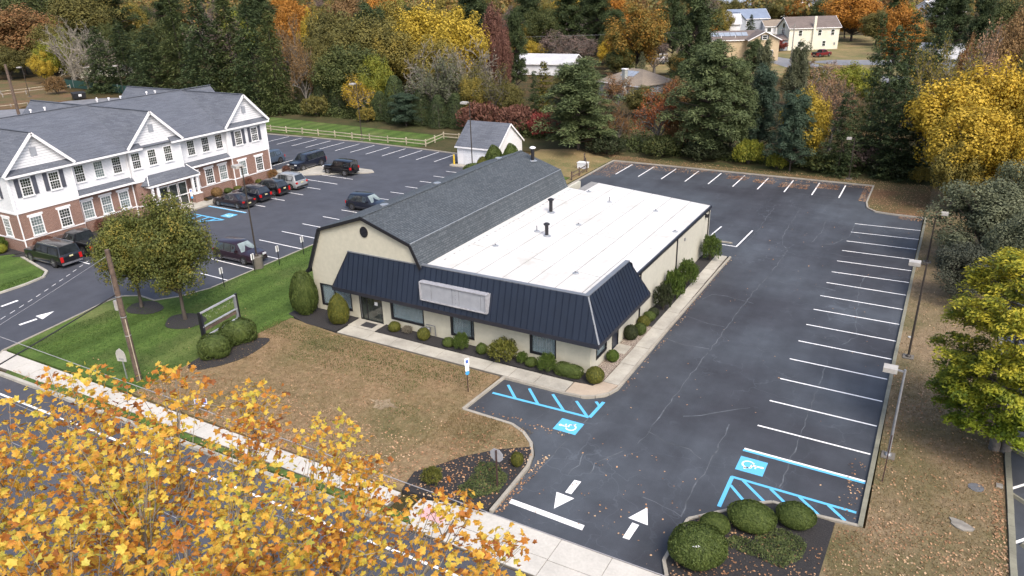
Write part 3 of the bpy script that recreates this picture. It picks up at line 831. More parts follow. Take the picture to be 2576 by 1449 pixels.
# white lines of the neighbour's lot
for a, b in [((-53.57, 45.2), (-47.9, 45.05)), ((-53.52, 48.0), (-47.9, 47.8)), ((-53.55, 42.4), (-47.9, 42.25)), ((-53.5, 39.65), (-47.95, 39.5)), ((-53.5, 36.9), (-47.95, 36.75)),
             ((-53.44, 50.68), (-48, 50.5)), ((-53.28, 53.4), (-48, 53.2)), ((-53.11, 56.02), (-48, 55.9)), ((-53.0, 58.6), (-48, 58.5)), ((-52.9, 61.2), (-48, 61.2)), ((-52.84, 63.86), (-48, 63.9)), ((-52.71, 66.46), (-48, 66.5)),
             ((-52.65, 69.16), (-48, 69.15)), ((-52.58, 71.87), (-48, 71.8)), ((-52.54, 74.5), (-48, 74.5)),
             ((-66.4, 66.7), (-60.66, 66.53)), ((-66.4, 64.2), (-60.85, 64.0)), ((-67.4, 61.5), (-61.1, 61.4)), ((-67.4, 58.95), (-61.17, 58.72)), ((-67.4, 56.25), (-61.4, 56.12)), ((-67.4, 53.5), (-61.55, 53.44)),
             ((-68.2, 44.9), (-62.2, 44.8)), ((-68.2, 42.2), (-62.2, 42.1)), ((-68.2, 39.5), (-62.2, 39.4)), ((-68.2, 36.8), (-62.2, 36.7)), ((-68.2, 34.1), (-62.2, 34.0))]:
    line(nlot, a, b, .11)
for i, x in enumerate([-88.2, -85.4, -82.4, -79.6, -76.9, -74.0, -71.2, -68.4, -65.55, -62.65, -59.8, -56.9]):
    line(nlot, (x - .05, 78.2), (x + .08, 83.3 if x < -57 else 82.8), .12)
for x in (-78.2, -75.4, -72.6): line(nlot, (x, 66.4), (x, 71.4), .12)
line(nlot, (-67.71, 51.0), (-61.68, 50.9), .22, 'blue_paint'); line(nlot, (-67.7, 51.14), (-61.7, 51.04), .08)
access_symbol(nlot, -62.6, 49.5, 1.35, 1.15, R(90))
for a, b in [((-66.5, 48.27), (-61.83, 48.16)), ((-61.9, 48.1), (-66.5, 44.6)), ((-66.3, 48.2), (-66.4, 44.9)), ((-65.2, 48.2), (-65.4, 45.6)), ((-64.0, 48.2), (-64.1, 46.5)), ((-62.9, 48.2), (-63.0, 47.4))]:
    line(nlot, a, b, .22, B, 'hatch_line', .005 + rnd.uniform(0, .001))
mark(nlot, [(-54.98, 24.03), (-54.72, 23.98), (-54.6, 25.17), (-54.86, 25.2)], name='arrow'); mark(nlot, [(-55.35, 25.45), (-54.3, 25.35), (-54.95, 26.6)], name='arrow')
mark(nlot, [(-59.7, 25.26), (-59.45, 25.26), (-59.48, 26.51), (-59.75, 26.51)], name='arrow'); mark(nlot, [(-60.15, 24.95), (-59.55, 23.7), (-59.1, 24.95)], name='arrow')
for i in range(13):
    t = i / 12.5
    a = Vector((-56.67 - 5.6 * t - .9 * t * t, 23.0 + 11.5 * t, 0)); b = a + Vector((-.25, .48, 0))
    line(nlot, a[:2], b[:2], .05, name='dashed_line')
st_ = [o for o in col.objects if o.name == 'street'][0]
for x in range(-100, -14, 6): line(st_, (x, ky(x) - 1.32), (x + 5.98, ky(x + 6) - 1.32), .14, name='edge_line', z=-.056)
for (a, b) in [((5.5, 38.45), (8.5, 41.9)), ((5.5, 34.95), (8.5, 38.4)), ((5.5, 31.0), (8.5, 34.5)), ((5.5, 27.3), (8.5, 30.8)), ((5.5, 42.1), (8.5, 45.6))]:
    line([o for o in col.objects if o.name == 'far_side_lot'][0], a, b, .13)
line([o for o in col.objects if o.name == 'side_road'][0], (-34, 195.5), (-18, 183.4), .25, name='edge_line', z=.0)

# crack sealing and old paving seams in the lot
CR = [[(-10.1, 52.3), (-10.25, 45.9), (-10.41, 39.8), (-10.5, 36.7), (-10.58, 31.8), (-10.7, 30.3)], [(-10.58, 31.8), (-9.6, 31.3), (-8.2, 31.25), (-7.5, 30.7)],
      [(-13.83, 33.4), (-13.95, 30.3), (-14.1, 26.5)], [(-3.6, 44), (-3.63, 38.5), (-3.6, 35.0), (-3.67, 32.9), (-3.71, 30.2)], [(-7.07, 34.4), (-6.99, 30.2), (-7.19, 28.4), (-7.05, 26.2)],
      [(-9.5, 34.0), (-8.6, 34.5), (-7.6, 35.6), (-6.5, 36.5)], [(-5.5, 73.0), (-5.56, 68.8), (-6.46, 66.3), (-7.4, 65.8)], [(-7.6, 63.9), (-6.11, 63.8), (-5.2, 63.5), (-2.97, 64.0)],
      [(-3.2, 59.4), (-3.4, 56.8), (-3.15, 54.6), (-2.78, 50), (-2.5, 48.2), (-3.2, 46.6)], [(-13.3, 46.5), (-11.5, 45.9), (-10.4, 45.9)], [(-13.1, 49.7), (-12.65, 51.0), (-11.56, 51.1), (-9.6, 50.6)],
      [(-13.3, 75.1), (-13.1, 67.6), (-13.2, 60.2)], [(-10.9, 75.5), (-10.76, 66.4), (-10.2, 64.2), (-9.66, 63), (-9.65, 60), (-10.1, 52.3)], [(-13.0, 59.4), (-12.1, 60.4), (-10.4, 60.4), (-9.5, 60.7)],
      [(-11.85, 27.1), (-11.93, 28), (-11.46, 29), (-11.1, 29.6)], [(-12.76, 26.6), (-12.6, 27.5), (-12.8, 28.5)], [(-34.9, 81.7), (-27.4, 81.5), (-19.1, 81.7), (-7, 81.3)], [(-7.05, 26.2), (-7.9, 26.5), (-9.0, 26.65)],
      [(-13.6, 42.5), (-12, 42.1), (-10.4, 42.3)], [(-8, 73), (-7.9, 69), (-8.2, 66)], [(-9.9, 56), (-8.2, 55.4), (-6.2, 55.9), (-4.8, 55.6)]]
for j, c in enumerate(CR):
    m = MB(); pts = [Vector((x, y, 0)) for x, y in c]
    fine = []
    for a, b in zip(pts, pts[1:]):
        n = max(2, int((b - a).length / .5))
        for i in range(n): fine.append(a.lerp(b, i / n) + Vector((rnd.uniform(-.07, .07), rnd.uniform(-.05, .05), 0)))
    fine.append(pts[-1])
    w = [rnd.uniform(.012, .038) for _ in fine]
    for i in range(len(fine) - 1):
        a, b = fine[i], fine[i + 1]; d = (b - a).normalized(); nn = Vector((-d.y, d.x, 0))
        m.poly([tuple(a - nn * w[i]) [:2] + (.0035,), tuple(b - nn * w[i + 1])[:2] + (.0035,), tuple(b + nn * w[i + 1])[:2] + (.0035,), tuple(a + nn * w[i])[:2] + (.0035,)])
    part('crack', m, 'crack_seal', lot)
# ------------------------------------------------------------------ the barn-roofed office building
YF, YB = 35.75, 57.2
XL, XR, XM = -37.35, -15.7, -27.65
def roof_z(x): return 4.95 + (x + 27.6) * -.084
office = thing('office_building', 'beige stucco office with dark gambrel roof, white flat roof and navy mansard front', 'building', (-26.5, 35.75, 0))

def wall_y(mb, y0, y1, x0, x1, z0, z1, holes):
    """wall standing along x with rectangular openings (xa, xb, za, zb), clear of each other in x"""
    x = x0
    for xa, xb, za, zb in sorted(holes):
        mb.box(x, xa, y0, y1, z0, z1)
        if za > z0: mb.box(xa, xb, y0, y1, z0, za)
        if zb < z1: mb.box(xa, xb, y0, y1, zb, z1)
        x = xb
    mb.box(x, x1, y0, y1, z0, z1)
def wall_x(mb, x0, x1, y0, y1, z0, z1, holes):
    y = y0
    for ya, yb, za, zb in sorted(holes):
        mb.box(x0, x1, y, ya, z0, z1)
        if za > z0: mb.box(x0, x1, ya, yb, z0, za)
        if zb < z1: mb.box(x0, x1, ya, yb, zb, z1)
        y = yb
    mb.box(x0, x1, y, y1, z0, z1)
WINS = [(-36.77, -33.93, .52, 2.2), (-30.48, -27.72, .66, 2.2), (-25.58, -23.77, .53, 2.2), (-19.73, -17.93, .6, 2.2)]
DOOR = (-33.22, -31.22, .02, 2.2)
w = MB(); wall_y(w, YF, YF + .24, XL, XR, 0, 2.34, WINS + [DOOR])
part('front_wall', w, 'stucco', office)
w = MB()
gp = [(-37.35, 2.34), (-27.8, 2.34), (-27.8, 4.95), (-28.33, 6.37), (-32.15, 7.66), (-36.04, 6.34), (-37.35, 3.36)]
n0 = len(w.v)
w.v += [(x, YF - .004, z) for x, z in gp] + [(x, YF + .24, z) for x, z in gp]
w.f += [tuple(range(6, -1, -1))[::-1], tuple(range(13, 6, -1))]; w.m += [0, 0]
for i in range(7): w.f.append((i, i + 7, (i + 1) % 7 + 7, (i + 1) % 7)); w.m.append(0)
part('gable_wall', w, 'stucco', office)
w = MB(); w.prism([(-27.79, YF), (XR, YF), (XR, YF + .2), (-27.79, YF + .2)], 2.34, lambda x, y: roof_z(x) - .03)
part('upper_wall', w, 'stucco', office)
SH = [(36.62, 38.22, .62, 1.95), (39.08, 40.14, .03, 2.15)]
w = MB(); wall_x(w, XR - .24, XR, YF + .24, 60.2, 0, 3.9, SH)
part('side_wall', w, 'stucco_side', office)
w = MB(); w.box(XM, XR - .24, 59.96, 60.2, 0, 3.86); w.box(-37.35, XM, YB - .24, YB, 0, 5.0); w.box(XM - .24, XM, YB, 60.2, 0, 4.8); w.box(-37.35, -37.1, YF + .24, YB - .24, 0, 3.3)
part('rear_wall', w, 'stucco_side', office)
w = MB()
w.v += [(x, YB - .2, z) for x, z in gp] + [(x, YB, z) for x, z in gp]
w.f += [tuple(range(7)), tuple(range(13, 6, -1))]; w.m += [0, 0]
part('rear_gable', w, 'stucco_side', office)
part('floor_slab', MB().box(-37.2, -15.9, 36.0, 60, -.1, .02), 'room_dark', office)
part('dark_room_plane', MB().box(-37.0, -16.0, 37.4, 37.5, 0, 3.2), 'room_dark', office)  # dark plane added behind the windows so the room looks unlit

# gambrel roof: decking and stepped shingle courses on each slope
prof = [(-37.92, 2.82), (-37.42, 3.36), (-36.08, 6.42), (-32.15, 7.74), (-28.27, 6.43), (-27.55, 4.93)]
w = MB()
for (xa, za), (xb, zb) in zip(prof, prof[1:]):
    w.slab([(xa, YF - .2, za), (xb, YF - .2, zb), (xb, YB + .15, zb), (xa, YB + .15, za)], .10)
deck = part('roof', w, 'barn_shingle', office)
def courses(name, a, b, y0, y1, mat, par, step=.142):
    """shingle courses running along y from the eave point a up to the ridge point b"""
    (xa, za), (xb, zb) = a, b
    L = math.hypot(xb - xa, zb - za); n = int(L / step); dx, dz = (xb - xa) / n, (zb - za) / n
    nx, nz = -(zb - za) / L, (xb - xa) / L
    if nz < 0: nx, nz = -nx, -nz
    m = MB()
    for i in range(n):
        x0, z0 = xa + dx * i, za + dz * i; x1, z1 = x0 + dx * 1.0, z0 + dz * 1.0
        j = rnd.uniform(.012, .02)
        A = (x0 + nx * j, z0 + nz * j); Bq = (x1 + nx * .004, z1 + nz * .004); Cq = (x0 + nx * .002, z0 + nz * .002)
        q = [(A[0], y0, A[1]), (A[0], y1, A[1]), (Bq[0], y1, Bq[1]), (Bq[0], y0, Bq[1])]
        r = [(Cq[0], y0, Cq[1]), (Cq[0], y1, Cq[1]), (A[0], y1, A[1]), (A[0], y0, A[1])]
        if (xb < xa): q = q[::-1]; r = r[::-1]
        m.poly(q[::-1]); m.poly(r[::-1])
    o = part(name, m, mat, par); o['kind'] = 'stuff'
    return o
courses('shingles', (-27.57, 4.96), (-28.27, 6.43), YF - .2, YB + .15, 'barn_shingle', deck)
courses('shingles', (-28.27, 6.43), (-32.15, 7.74), YF - .2, YB + .15, 'barn_shingle', deck)
courses('shingles', (-36.08, 6.42), (-32.15, 7.74), YF - .2, YB + .15, 'barn_shingle', deck)
w = MB(); w.bar((-28.25, YF - .18, 6.455), (-28.25, YB + .13, 6.455), .055, .03); part('knee_flashing', w, 'galvanised', office)
w = MB(); w.bar((-32.15, YF - .2, 7.765), (-32.15, YB + .15, 7.765), .26, .03); part('ridge_cap', w, 'barn_shingle', office)
for (xa, za), (xb, zb) in list(zip(prof, prof[1:])):
    part('rake_board', MB().bar((xa, YF - .215, za - .09), (xb, YF - .215, zb - .09), .05, .22, up=(0, 1, 0) if False else (0, 0, 1)), 'dark_trim', office)
w = MB(); t = [(-32.13 + .33 * math.cos(i * math.pi / 8), 6.66 + .38 * math.sin(i * math.pi / 8)) for i in range(16)]
w.v += [(x, YF - .06, z) for x, z in t] + [(x, YF + .02, z) for x, z in t]
w.f += [tuple(range(16))]; w.m += [0]
for i in range(16): w.f.append((i, i + 16, (i + 1) % 16 + 16, (i + 1) % 16)); w.m.append(0)
gv = part('gable_vent', w, 'dark_trim', office)
w = MB()
for k in range(6): w.bar((-32.36, YF - .075, 6.42 + k * .095), (-31.9, YF - .075, 6.42 + k * .095), .03, .03)
part('louvre', w, 'fascia_metal', gv)
for y in (38.8, 45.2, 54.4):
    w = MB(); w.cyl(-32.75, y, 7.45, 7.62, .2, 12); v_ = part('roof_fan', w, 'dark_trim', office)
    w = MB(); w.tube([(-32.75, y, 7.6), (-32.75, y, 7.68), (-32.75, y, 7.72)], [.3, .3, .16], 12); part('cap', w, 'galvanised', v_)
def stack(x, y, z0, h, capm, r=.13):
    v_ = part('vent_stack', MB().cyl(x, y, z0, z0 + h, r, 12), 'dark_trim', office)
    part('cap', MB().tube([(x, y, z0 + h + .03), (x, y, z0 + h + .12), (x, y, z0 + h + .2)], [r * 1.7, r * 1.8, r * .8], 12), capm, v_)
    part('collar', MB().tube([(x, y, z0 - .02), (x, y, z0 + .08)], [r * 2.6, r * 1.3], 12), 'galvanised', v_)
stack(-30.5, 56.4, 7.2, 1.05, 'white_trim', .15)
stack(-25.7, 50.4, roof_z(-25.7), .95, 'dark_trim', .14)
stack(-23.6, 45.6, roof_z(-23.6), .8, 'dark_trim', .13)

# flat roof: sheets with open laps over a grey deck
w = MB(); w.prism([(-27.62, 36.0), (XR, 36.0), (XR, 60.2), (-26.6, 60.2), (-26.6, 57.25), (-27.62, 57.25)], 3.6, lambda x, y: roof_z(x) - .02)
frf = part('flat_roof', w, 'seam_grey', office)
xs_ = [-27.6, -25.9, -24.2, -22.5, -20.8, -19.1, -17.4, -15.68]; ys_ = [36.02, 41.6, 47.8, 54.2, 60.2]
for i, (a, b) in enumerate(zip(xs_, xs_[1:])):
    off = .55 * ((i * 37 % 5) - 2) / 2
    yy = [ys_[0]] + [y + off for y in ys_[1:-1]] + [ys_[-1]]
    for c, d in zip(yy, yy[1:]):
        if i == 0 and d > 57.2: d = 57.25
        g_ = .028
        w = MB(); w.prism([(a + g_, c + g_), (b - g_, c + g_), (b - g_, d - g_), (a + g_, d - g_)], roof_z(b) - .035, lambda x, y: roof_z(x), bottom=False)
        part('membrane_sheet', w, 'roof_membrane', frf)
w = MB()
for k in range(34):
    y = 37.5 + k * .58 + rnd.uniform(-.2, .2); x = -27.12 + rnd.uniform(-.06, .06); L = rnd.uniform(.12, .4)
    w.sheet([(x, y), (x + rnd.uniform(.03, .09), y + .02), (x + rnd.uniform(.05, .12), y + L), (x - .01, y + L * .8)], lambda x, y: roof_z(x) + .012)
part('torn_flashing', w, 'grey_metal', frf)
w = MB(); w.prism([(-27.62, 36.3), (-27.2, 36.3), (-27.2, 57.2), (-27.62, 57.2)], 4.8, lambda x, y: roof_z(x) + .008, bottom=False); part('edge_strip', w, 'roof_membrane', frf)
for x, y in ((-25.5, 57.2), (-19, 55.9), (-22.7, 49.1), (-25.6, 41.7), (-19, 40.7), (-16.15, 52.2), (-22.95, 55.7), (-24.6, 45.95)):
    v_ = part('roof_drain', MB().tube([(x, y, roof_z(x)), (x, y, roof_z(x) + .06)], [.24, .16], 10), 'galvanised', frf)
    part('pipe', MB().cyl(x, y, roof_z(x), roof_z(x) + (.45 if x in (-22.95, -24.6) else .16), .05, 8), 'grey_metal', v_)
w = MB(); w.box(XR - .03, XR + .09, 42.3, 60.25, 3.78, 3.97); part('gutter', w, 'fascia_metal', office)
w = MB(); w.box(-26.7, XR, 60.2, 60.26, 3.75, 3.93); part('rear_fascia', w, 'roof_membrane', office)
for y in (51.4, 59.7, 43.75):
    part('downspout', MB().box(XR + .005, XR + .085, y - .045, y + .045, .1, 3.8), 'dark_trim', office)
w = MB(); w.box(XR, XR + .22, 58.6, 58.85, 3.35, 3.6); part('wall_lamp', w, 'dark_trim', office)
w = MB(); w.box(XR, XR + .08, 53.2, 53.32, 3.0, 3.25); part('junction_box', w, 'grey_metal', office)

# standing-seam mansard round the front corner
bl, bc, br_ = Vector((-34.9, 35.03, 2.52)), Vector((-14.88, 35.08, 2.52)), Vector((-14.88, 43.5, 2.52))
tl, tc, tr_ = Vector((-33.7, 35.73, 5.06)), Vector((-15.93, 35.85, 5.06)), Vector((-15.93, 42.15, 5.06))
w = MB()
w.poly([bl, bc, tc, tl]); w.poly([bc, br_, tr_, tc])
w.poly([tl, tc, tr_, tr_ - Vector((.2, 0, 0)), tc + Vector((-.2, .2, 0)), tl + Vector((0, .06, 0))])
w.poly([br_, Vector((XR, 43.5, 2.52)), Vector((XR, 42.15, 5.0)), tr_])
w.poly([tc + Vector((-.2, .2, 0)), tr_ - Vector((.2, 0, 0)), Vector((-16.13, 42.15, 3.9)), Vector((-16.13, 36.05, 3.9))])
w.poly([tl + Vector((0, .06, 0)), tc + Vector((-.2, .2, 0)), Vector((-16.13, 36.05, 3.9)), Vector((-27.7, 36.02, 4.8))])
man = part('mansard', w, 'navy_metal', office)
def clip_poly(poly, u0, u1):
    def cl(P, f):
        out = []
        for i in range(len(P)):
            a, b = P[i], P[(i + 1) % len(P)]
            fa, fb = f(a), f(b)
            if fa >= 0: out.append(a)
            if fa * fb < 0:
                t = fa / (fa - fb); out.append((a[0] + (b[0] - a[0]) * t, a[1] + (b[1] - a[1]) * t))
        return out
    P = cl(poly, lambda p: p[0] - u0)
    return cl(P, lambda p: u1 - p[0]) if P else []
def seam_face(b0, b1, t0, t1, n):
    e = (b1 - b0).normalized(); nr = e.cross((t0 - b0)).normalized()
    if nr.z < 0: nr = -nr
    up = nr.cross(e)
    def uv(p): d = p - b0; return (d.dot(e), d.dot(up))
    P = [uv(b0), uv(b1), uv(t1), uv(t0)]
    W = P[1][0] - min(0, P[0][0]); step = W / n
    for i in range(n):
        q = clip_poly(P, i * step + .012, (i + 1) * step - .012)
        if len(q) < 3: continue
        lift = rnd.uniform(.004, .012)
        m = MB()
        pts = [b0 + e * u + up * v + nr * lift for u, v in q]
        a, b, c = pts[0], pts[1], pts[2]
        if (b - a).cross(c - b).dot(nr) < 0: pts = pts[::-1]
        m.poly(pts)
        u = (i + 1) * step; vs = clip_poly(P, u - .012, u + .012)
        if len(vs) >= 3:
            v0, v1 = min(v for _, v in vs), max(v for _, v in vs)
            m.bar(b0 + e * u + up * v0 + nr * .02, b0 + e * u + up * v1 + nr * .02, .028, .05, 1, up=nr)
        part('roof_panel', m, ['navy_metal', 'navy_metal_rib'], man)
seam_face(bl, bc, tl, tc, 47)
seam_face(bc, br_, tc, tr_, 20)
part('hip_trim', MB().bar(bc + Vector((0, 0, .03)), tc + Vector((0, 0, .03)), .1, .06), 'grey_cap', man)
part('end_trim', MB().bar(bl, tl + Vector((0, -.02, 0)), .07, .07), 'fascia_metal', man)
part('end_trim', MB().bar(br_, tr_, .08, .07), 'fascia_metal', man)
w = MB(); w.bar(tl + Vector((-.05, .06, .02)), tc + Vector((.03, .08, .02)), .3, .06); w.bar(tc + Vector((-.1, -.07, .024)), tr_ + Vector((-.1, .05, .024)), .3, .06)
part('coping', w, 'grey_cap', man)
w = MB(); w.box(bl.x - .02, bc.x + .03, 35.0, 35.06, 2.27, 2.535); w.box(bc.x - .035, bc.x + .025, 35.06, 43.55, 2.272, 2.533)
part('fascia', w, 'fascia_metal', man)
w = MB(); w.box(bl.x, bc.x - .04, 35.062, YF - .002, 2.3, 2.34); w.box(XR + .002, bc.x - .04, YF, 43.5, 2.3, 2.34)
part('soffit', w, 'grey_metal', man)

# windows and doors of the front
def big_window(x0, x1, z0, z1, blinds, mull=()):
    yw = YF
    w = MB()
    w.box(x0, x0 + .14, yw - .03, yw + .16, z0, z1); w.box(x1 - .06, x1, yw - .03, yw + .16, z0, z1)
    w.box(x0 + .14, x1 - .06, yw - .03, yw + .16, z0, z0 + .13); w.box(x0 + .14, x1 - .06, yw - .03, yw + .16, z1 - .06, z1)
    for mx in mull: w.box(mx - .03, mx + .03, yw + .02, yw + .14, z0 + .13, z1 - .06)
    win = part('window', w, 'dark_trim', office)
    part('pane', MB().box(x0 + .14, x1 - .06, yw + .085, yw + .095, z0 + .13, z1 - .06), 'clear_glass', win)
    w = MB()
    for a, b in blinds:
        x = a
        while x < b:
            w.box(x, x + .045, yw + .2, yw + .22, z0 + .1, z1, M=Matrix.Translation((x, yw + .2, 0)) @ Matrix.Rotation(R(25), 4, 'Z') @ Matrix.Translation((-x, -yw - .2, 0)))
            x += .11
    if blinds: part('vertical_blind', w, 'blind_slat', win)
big_window(*WINS[0], [(-36.55, -34.0)], (-35.5,))
big_window(*WINS[1], [(-30.28, -27.8)])
big_window(*WINS[2], [(-25.4, -24.75), (-24.1, -23.85)], (-24.0,))
big_window(*WINS[3], [(-19.55, -18.85), (-18.7, -18.0)])
x0, x1, z0, z1 = DOOR
w = MB(); w.box(x0, x0 + .1, YF - .02, YF + .16, z0, z1); w.box(x1 - .05, x1, YF - .02, YF + .16, z0, z1); w.box(x0 + .1, x1 - .05, YF - .02, YF + .16, z1 - .1, z1); w.box(x0 + .1, x1 - .05, YF, YF + .2, z0 - .02, z0 + .02)
ent = part('entrance', w, 'dark_trim', office)
part('sidelight', MB().box(x0 + .1, x0 + .55, YF + .1, YF + .12, z0, z1 - .1), 'window_glass', ent)
w = MB(); w.box(x0 + .55, x0 + .62, YF + .06, YF + .13, z0, z1 - .1); w.box(x1 - .13, x1 - .05, YF + .06, YF + .13, z0, z1 - .1); w.box(x0 + .62, x1 - .13, YF + .06, YF + .13, z0, z0 + .1); part('door', w, 'dark_trim', ent)
part('door_glass', MB().box(x0 + .62, x1 - .13, YF + .08, YF + .1, z0 + .1, z1 - .1), 'window_glass', ent)
part('notice', MB().box(-31.95, -31.68, YF + .07, YF + .078, 1.35, 1.6), 'sign_white', ent)
part('trim_rod', MB().box(x0 + .1, x0 + .13, YF - .03, YF, z0 + .2, z1 - .1), 'galvanised', ent)
# side window and door
ya, yb, za, zb = SH[0]
w = MB(); w.box(XR - .16, XR + .03, ya, ya + .08, za, zb); w.box(XR - .16, XR + .03, yb - .06, yb, za, zb); w.box(XR - .16, XR + .03, ya + .08, yb - .06, za, za + .1); w.box(XR - .16, XR + .03, ya + .08, yb - .06, zb - .06, zb)
sw = part('window', w, 'dark_trim', office)
part('pane', MB().box(XR - .1, XR - .09, ya + .08, yb - .06, za + .1, zb - .06), 'clear_glass', sw)
w = MB(); y = ya + .1
while y < yb - .1: w.box(XR - .2, XR - .17, y, y + .05, za + .1, zb); y += .085
part('vertical_blind', w, 'sign_panel', sw)
ya, yb, za, zb = SH[1]
w = MB(); w.box(XR - .14, XR + .02, ya, ya + .06, za, zb); w.box(XR - .14, XR + .02, yb - .06, yb, za, zb); w.box(XR - .14, XR + .02, ya + .06, yb - .06, zb - .06, zb)
sdr = part('side_door', w, 'dark_trim', office)
part('door_leaf', MB().box(XR - .1, XR - .05, ya + .06, yb - .06, za, zb - .06), 'navy_metal', sdr)
part('handle', MB().box(XR - .05, XR + .01, yb - .2, yb - .1, 1.0, 1.12), 'chrome', sdr)
struct('side_step', MB().box(XR, XR + .9, 39.0, 40.2, .0, .14), 'walk_concrete')

# empty sign cabinet on the mansard
sc_ = thing('sign_cabinet', 'long blank white sign cabinet fixed on the navy mansard', 'sign', (-24.8, 35.2, 2.95))
w = MB(); x0, x1, z0, z1 = -27.33, -22.28, 2.98, 4.2
w.box(x0, x1, 34.98, 35.35, z1 - .0, z1 + .05); w.box(x0, x1, 34.98, 35.25, z0, z0 + .07); w.box(x0, x0 + .09, 34.98, 35.3, z0 + .07, z1); w.box(x1 - .09, x1, 34.98, 35.55, z0 + .07, z1); w.box(x0 + .09, x1 - .09, 35.16, 35.2, z0 + .07, z1)
w.box(x0 + .01, x0 + .06, 35.3, 35.5, z0 + .5, z1); w.box(x0 + .02, x1 - .02, 35.2, 35.62, z1 - .03, z1)
part('cabinet', w, 'sign_frame', sc_)
xx = [x0 + .09, -26.45, -24.85, -24.35, -22.75, x1 - .09]
for a, b in zip(xx, xx[1:]): part('face_panel', MB().box(a + .012, b - .012, 35.06, 35.1, z0 + .09, z1 - .02), 'sign_panel', sc_)
w = MB()
for k in range(4): w.cyl(-24.6, 35.05, z0 + .25 + k * .27, z0 + .28 + k * .27, .025, 6)
part('bulb_socket', w, 'grey_metal', sc_)
solo('doormat', MB().box(-.5, .5, -.32, .32, 0, .02), 'mat_rubber', 'dark rubber doormat on the concrete before the glass entrance', 'doormat', (-32.0, 35.1, .128))
gm = thing('gas_meter', 'grey gas meter with bent pipes on the beige front wall', 'gas meter', (-27.2, 35.6, .13))
w = MB(); w.tube([(-27.3, 35.55, .35), (-27.3, 35.55, .42), (-27.3, 35.55, .72), (-27.3, 35.55, .78)], [.12, .19, .19, .12], 12); part('meter_body', w, 'gas_pipe', gm)
part('pipe', MB().tube([(-27.45, 35.55, .7), (-27.45, 35.55, .98), (-26.72, 35.55, .98), (-26.72, 35.6, .2)], .035, 8), 'gas_pipe', gm)
part('regulator', MB().tube([(-27.78, 35.5, .62), (-27.62, 35.5, .62), (-27.45, 35.5, .7)], [.14, .12, .04], 10), 'gas_pipe', gm)
# ------------------------------------------------------------------ the white and brick two-storey building
FX = -70.3; RX = -70.75; BXK = -90.6
wb = thing('brick_and_siding_building', 'two storey office building, red brick below and white siding above, with three front gables', 'building', (-80, 48, 0))
# window meshes, facing +x, centred at the bottom of the opening
def wmeshes(wd, ht, pale):
    f = MB(); t = .09
    f.box(-.02, .05, -wd / 2 - t, -wd / 2, -t, ht + t); f.box(-.02, .05, wd / 2, wd / 2 + t, -t, ht + t)
    f.box(-.02, .05, -wd / 2, wd / 2, ht, ht + t); f.box(-.02, .09, -wd / 2 - t - .04, wd / 2 + t + .04, -t - .05, 0)
    f.box(-.02, .03, -wd / 2, wd / 2, ht / 2 - .03, ht / 2 + .03)
    p = MB(); p.box(-.04, .004, -wd / 2, wd / 2, 0, ht)
    g = MB()
    for k in range(1, 4): y = -wd / 2 + wd * k / 4; g.box(.005, .016, y - .008, y + .008, 0, ht)
    for k in (1, 2, 4, 5): z = ht * k / 6; g.box(.005, .018, -wd / 2, wd / 2, z - .008, z + .008)
    return (f.mesh('window_frame', ['white_trim']), p.mesh('pane', ['blind_glass' if pale else 'window_glass']), g.mesh('glazing_bars', ['white_trim']))
WM = {(k, p): wmeshes(*k, p) for k in ((.86, 1.5), (.95, 1.6)) for p in (False, True)}
def win(root, x, y, z, size, pale=False, rot=0):
    a, b, c = WM[(size, pale)]
    o = place('window', a, root, Vector((x, y, z)) - Vector(ORG[root.name]))
    o.rotation_euler = (0, 0, rot)
    place('pane', b, o); place('glazing_bars', c, o)
    ORG[o.name] = (0, 0, 0)
    return o
B1, C1, B3 = (33.15, 39.0), (45.0, 50.95), (57.15, 62.95)
w = MB()
for a, b in (B1, C1, B3): w.box(BXK, FX, a, b, 0, 3.62)
w.box(BXK + .4, RX, B1[1], C1[0], 0, 3.62); w.box(BXK + .4, RX, C1[1], B3[0], 0, 3.62)
part('brick_storey', w, 'brick', wb)
w = MB()
for a, b in (B1, C1, B3): w.box(BXK - .02, FX + .02, a - .02, b + .02, 3.66, 7.0)
w.box(BXK + .38, RX + .02, B1[1] + .02, C1[0] - .02, 3.66, 7.0); w.box(BXK + .38, RX + .02, C1[1] + .02, B3[0] - .02, 3.66, 7.0)
part('siding_storey', w, 'white_siding', wb)
w = MB()
for (a, b), x in ((B1, FX), (C1, FX), (B3, FX)): w.box(BXK - .05, x + .06, a - .06, b + .06, 3.6, 3.8); w.box(BXK - .03, x + .05, a - .04, b + .04, 1.14, 1.24)
w.box(BXK, RX + .05, B1[1] + .06, C1[0] - .06, 1.14, 1.24); w.box(BXK, RX + .05, C1[1] + .06, B3[0] - .06, 1.14, 1.24)
part('trim_band', w, 'white_trim', wb)
GZ, GF = 10.45, 7.2
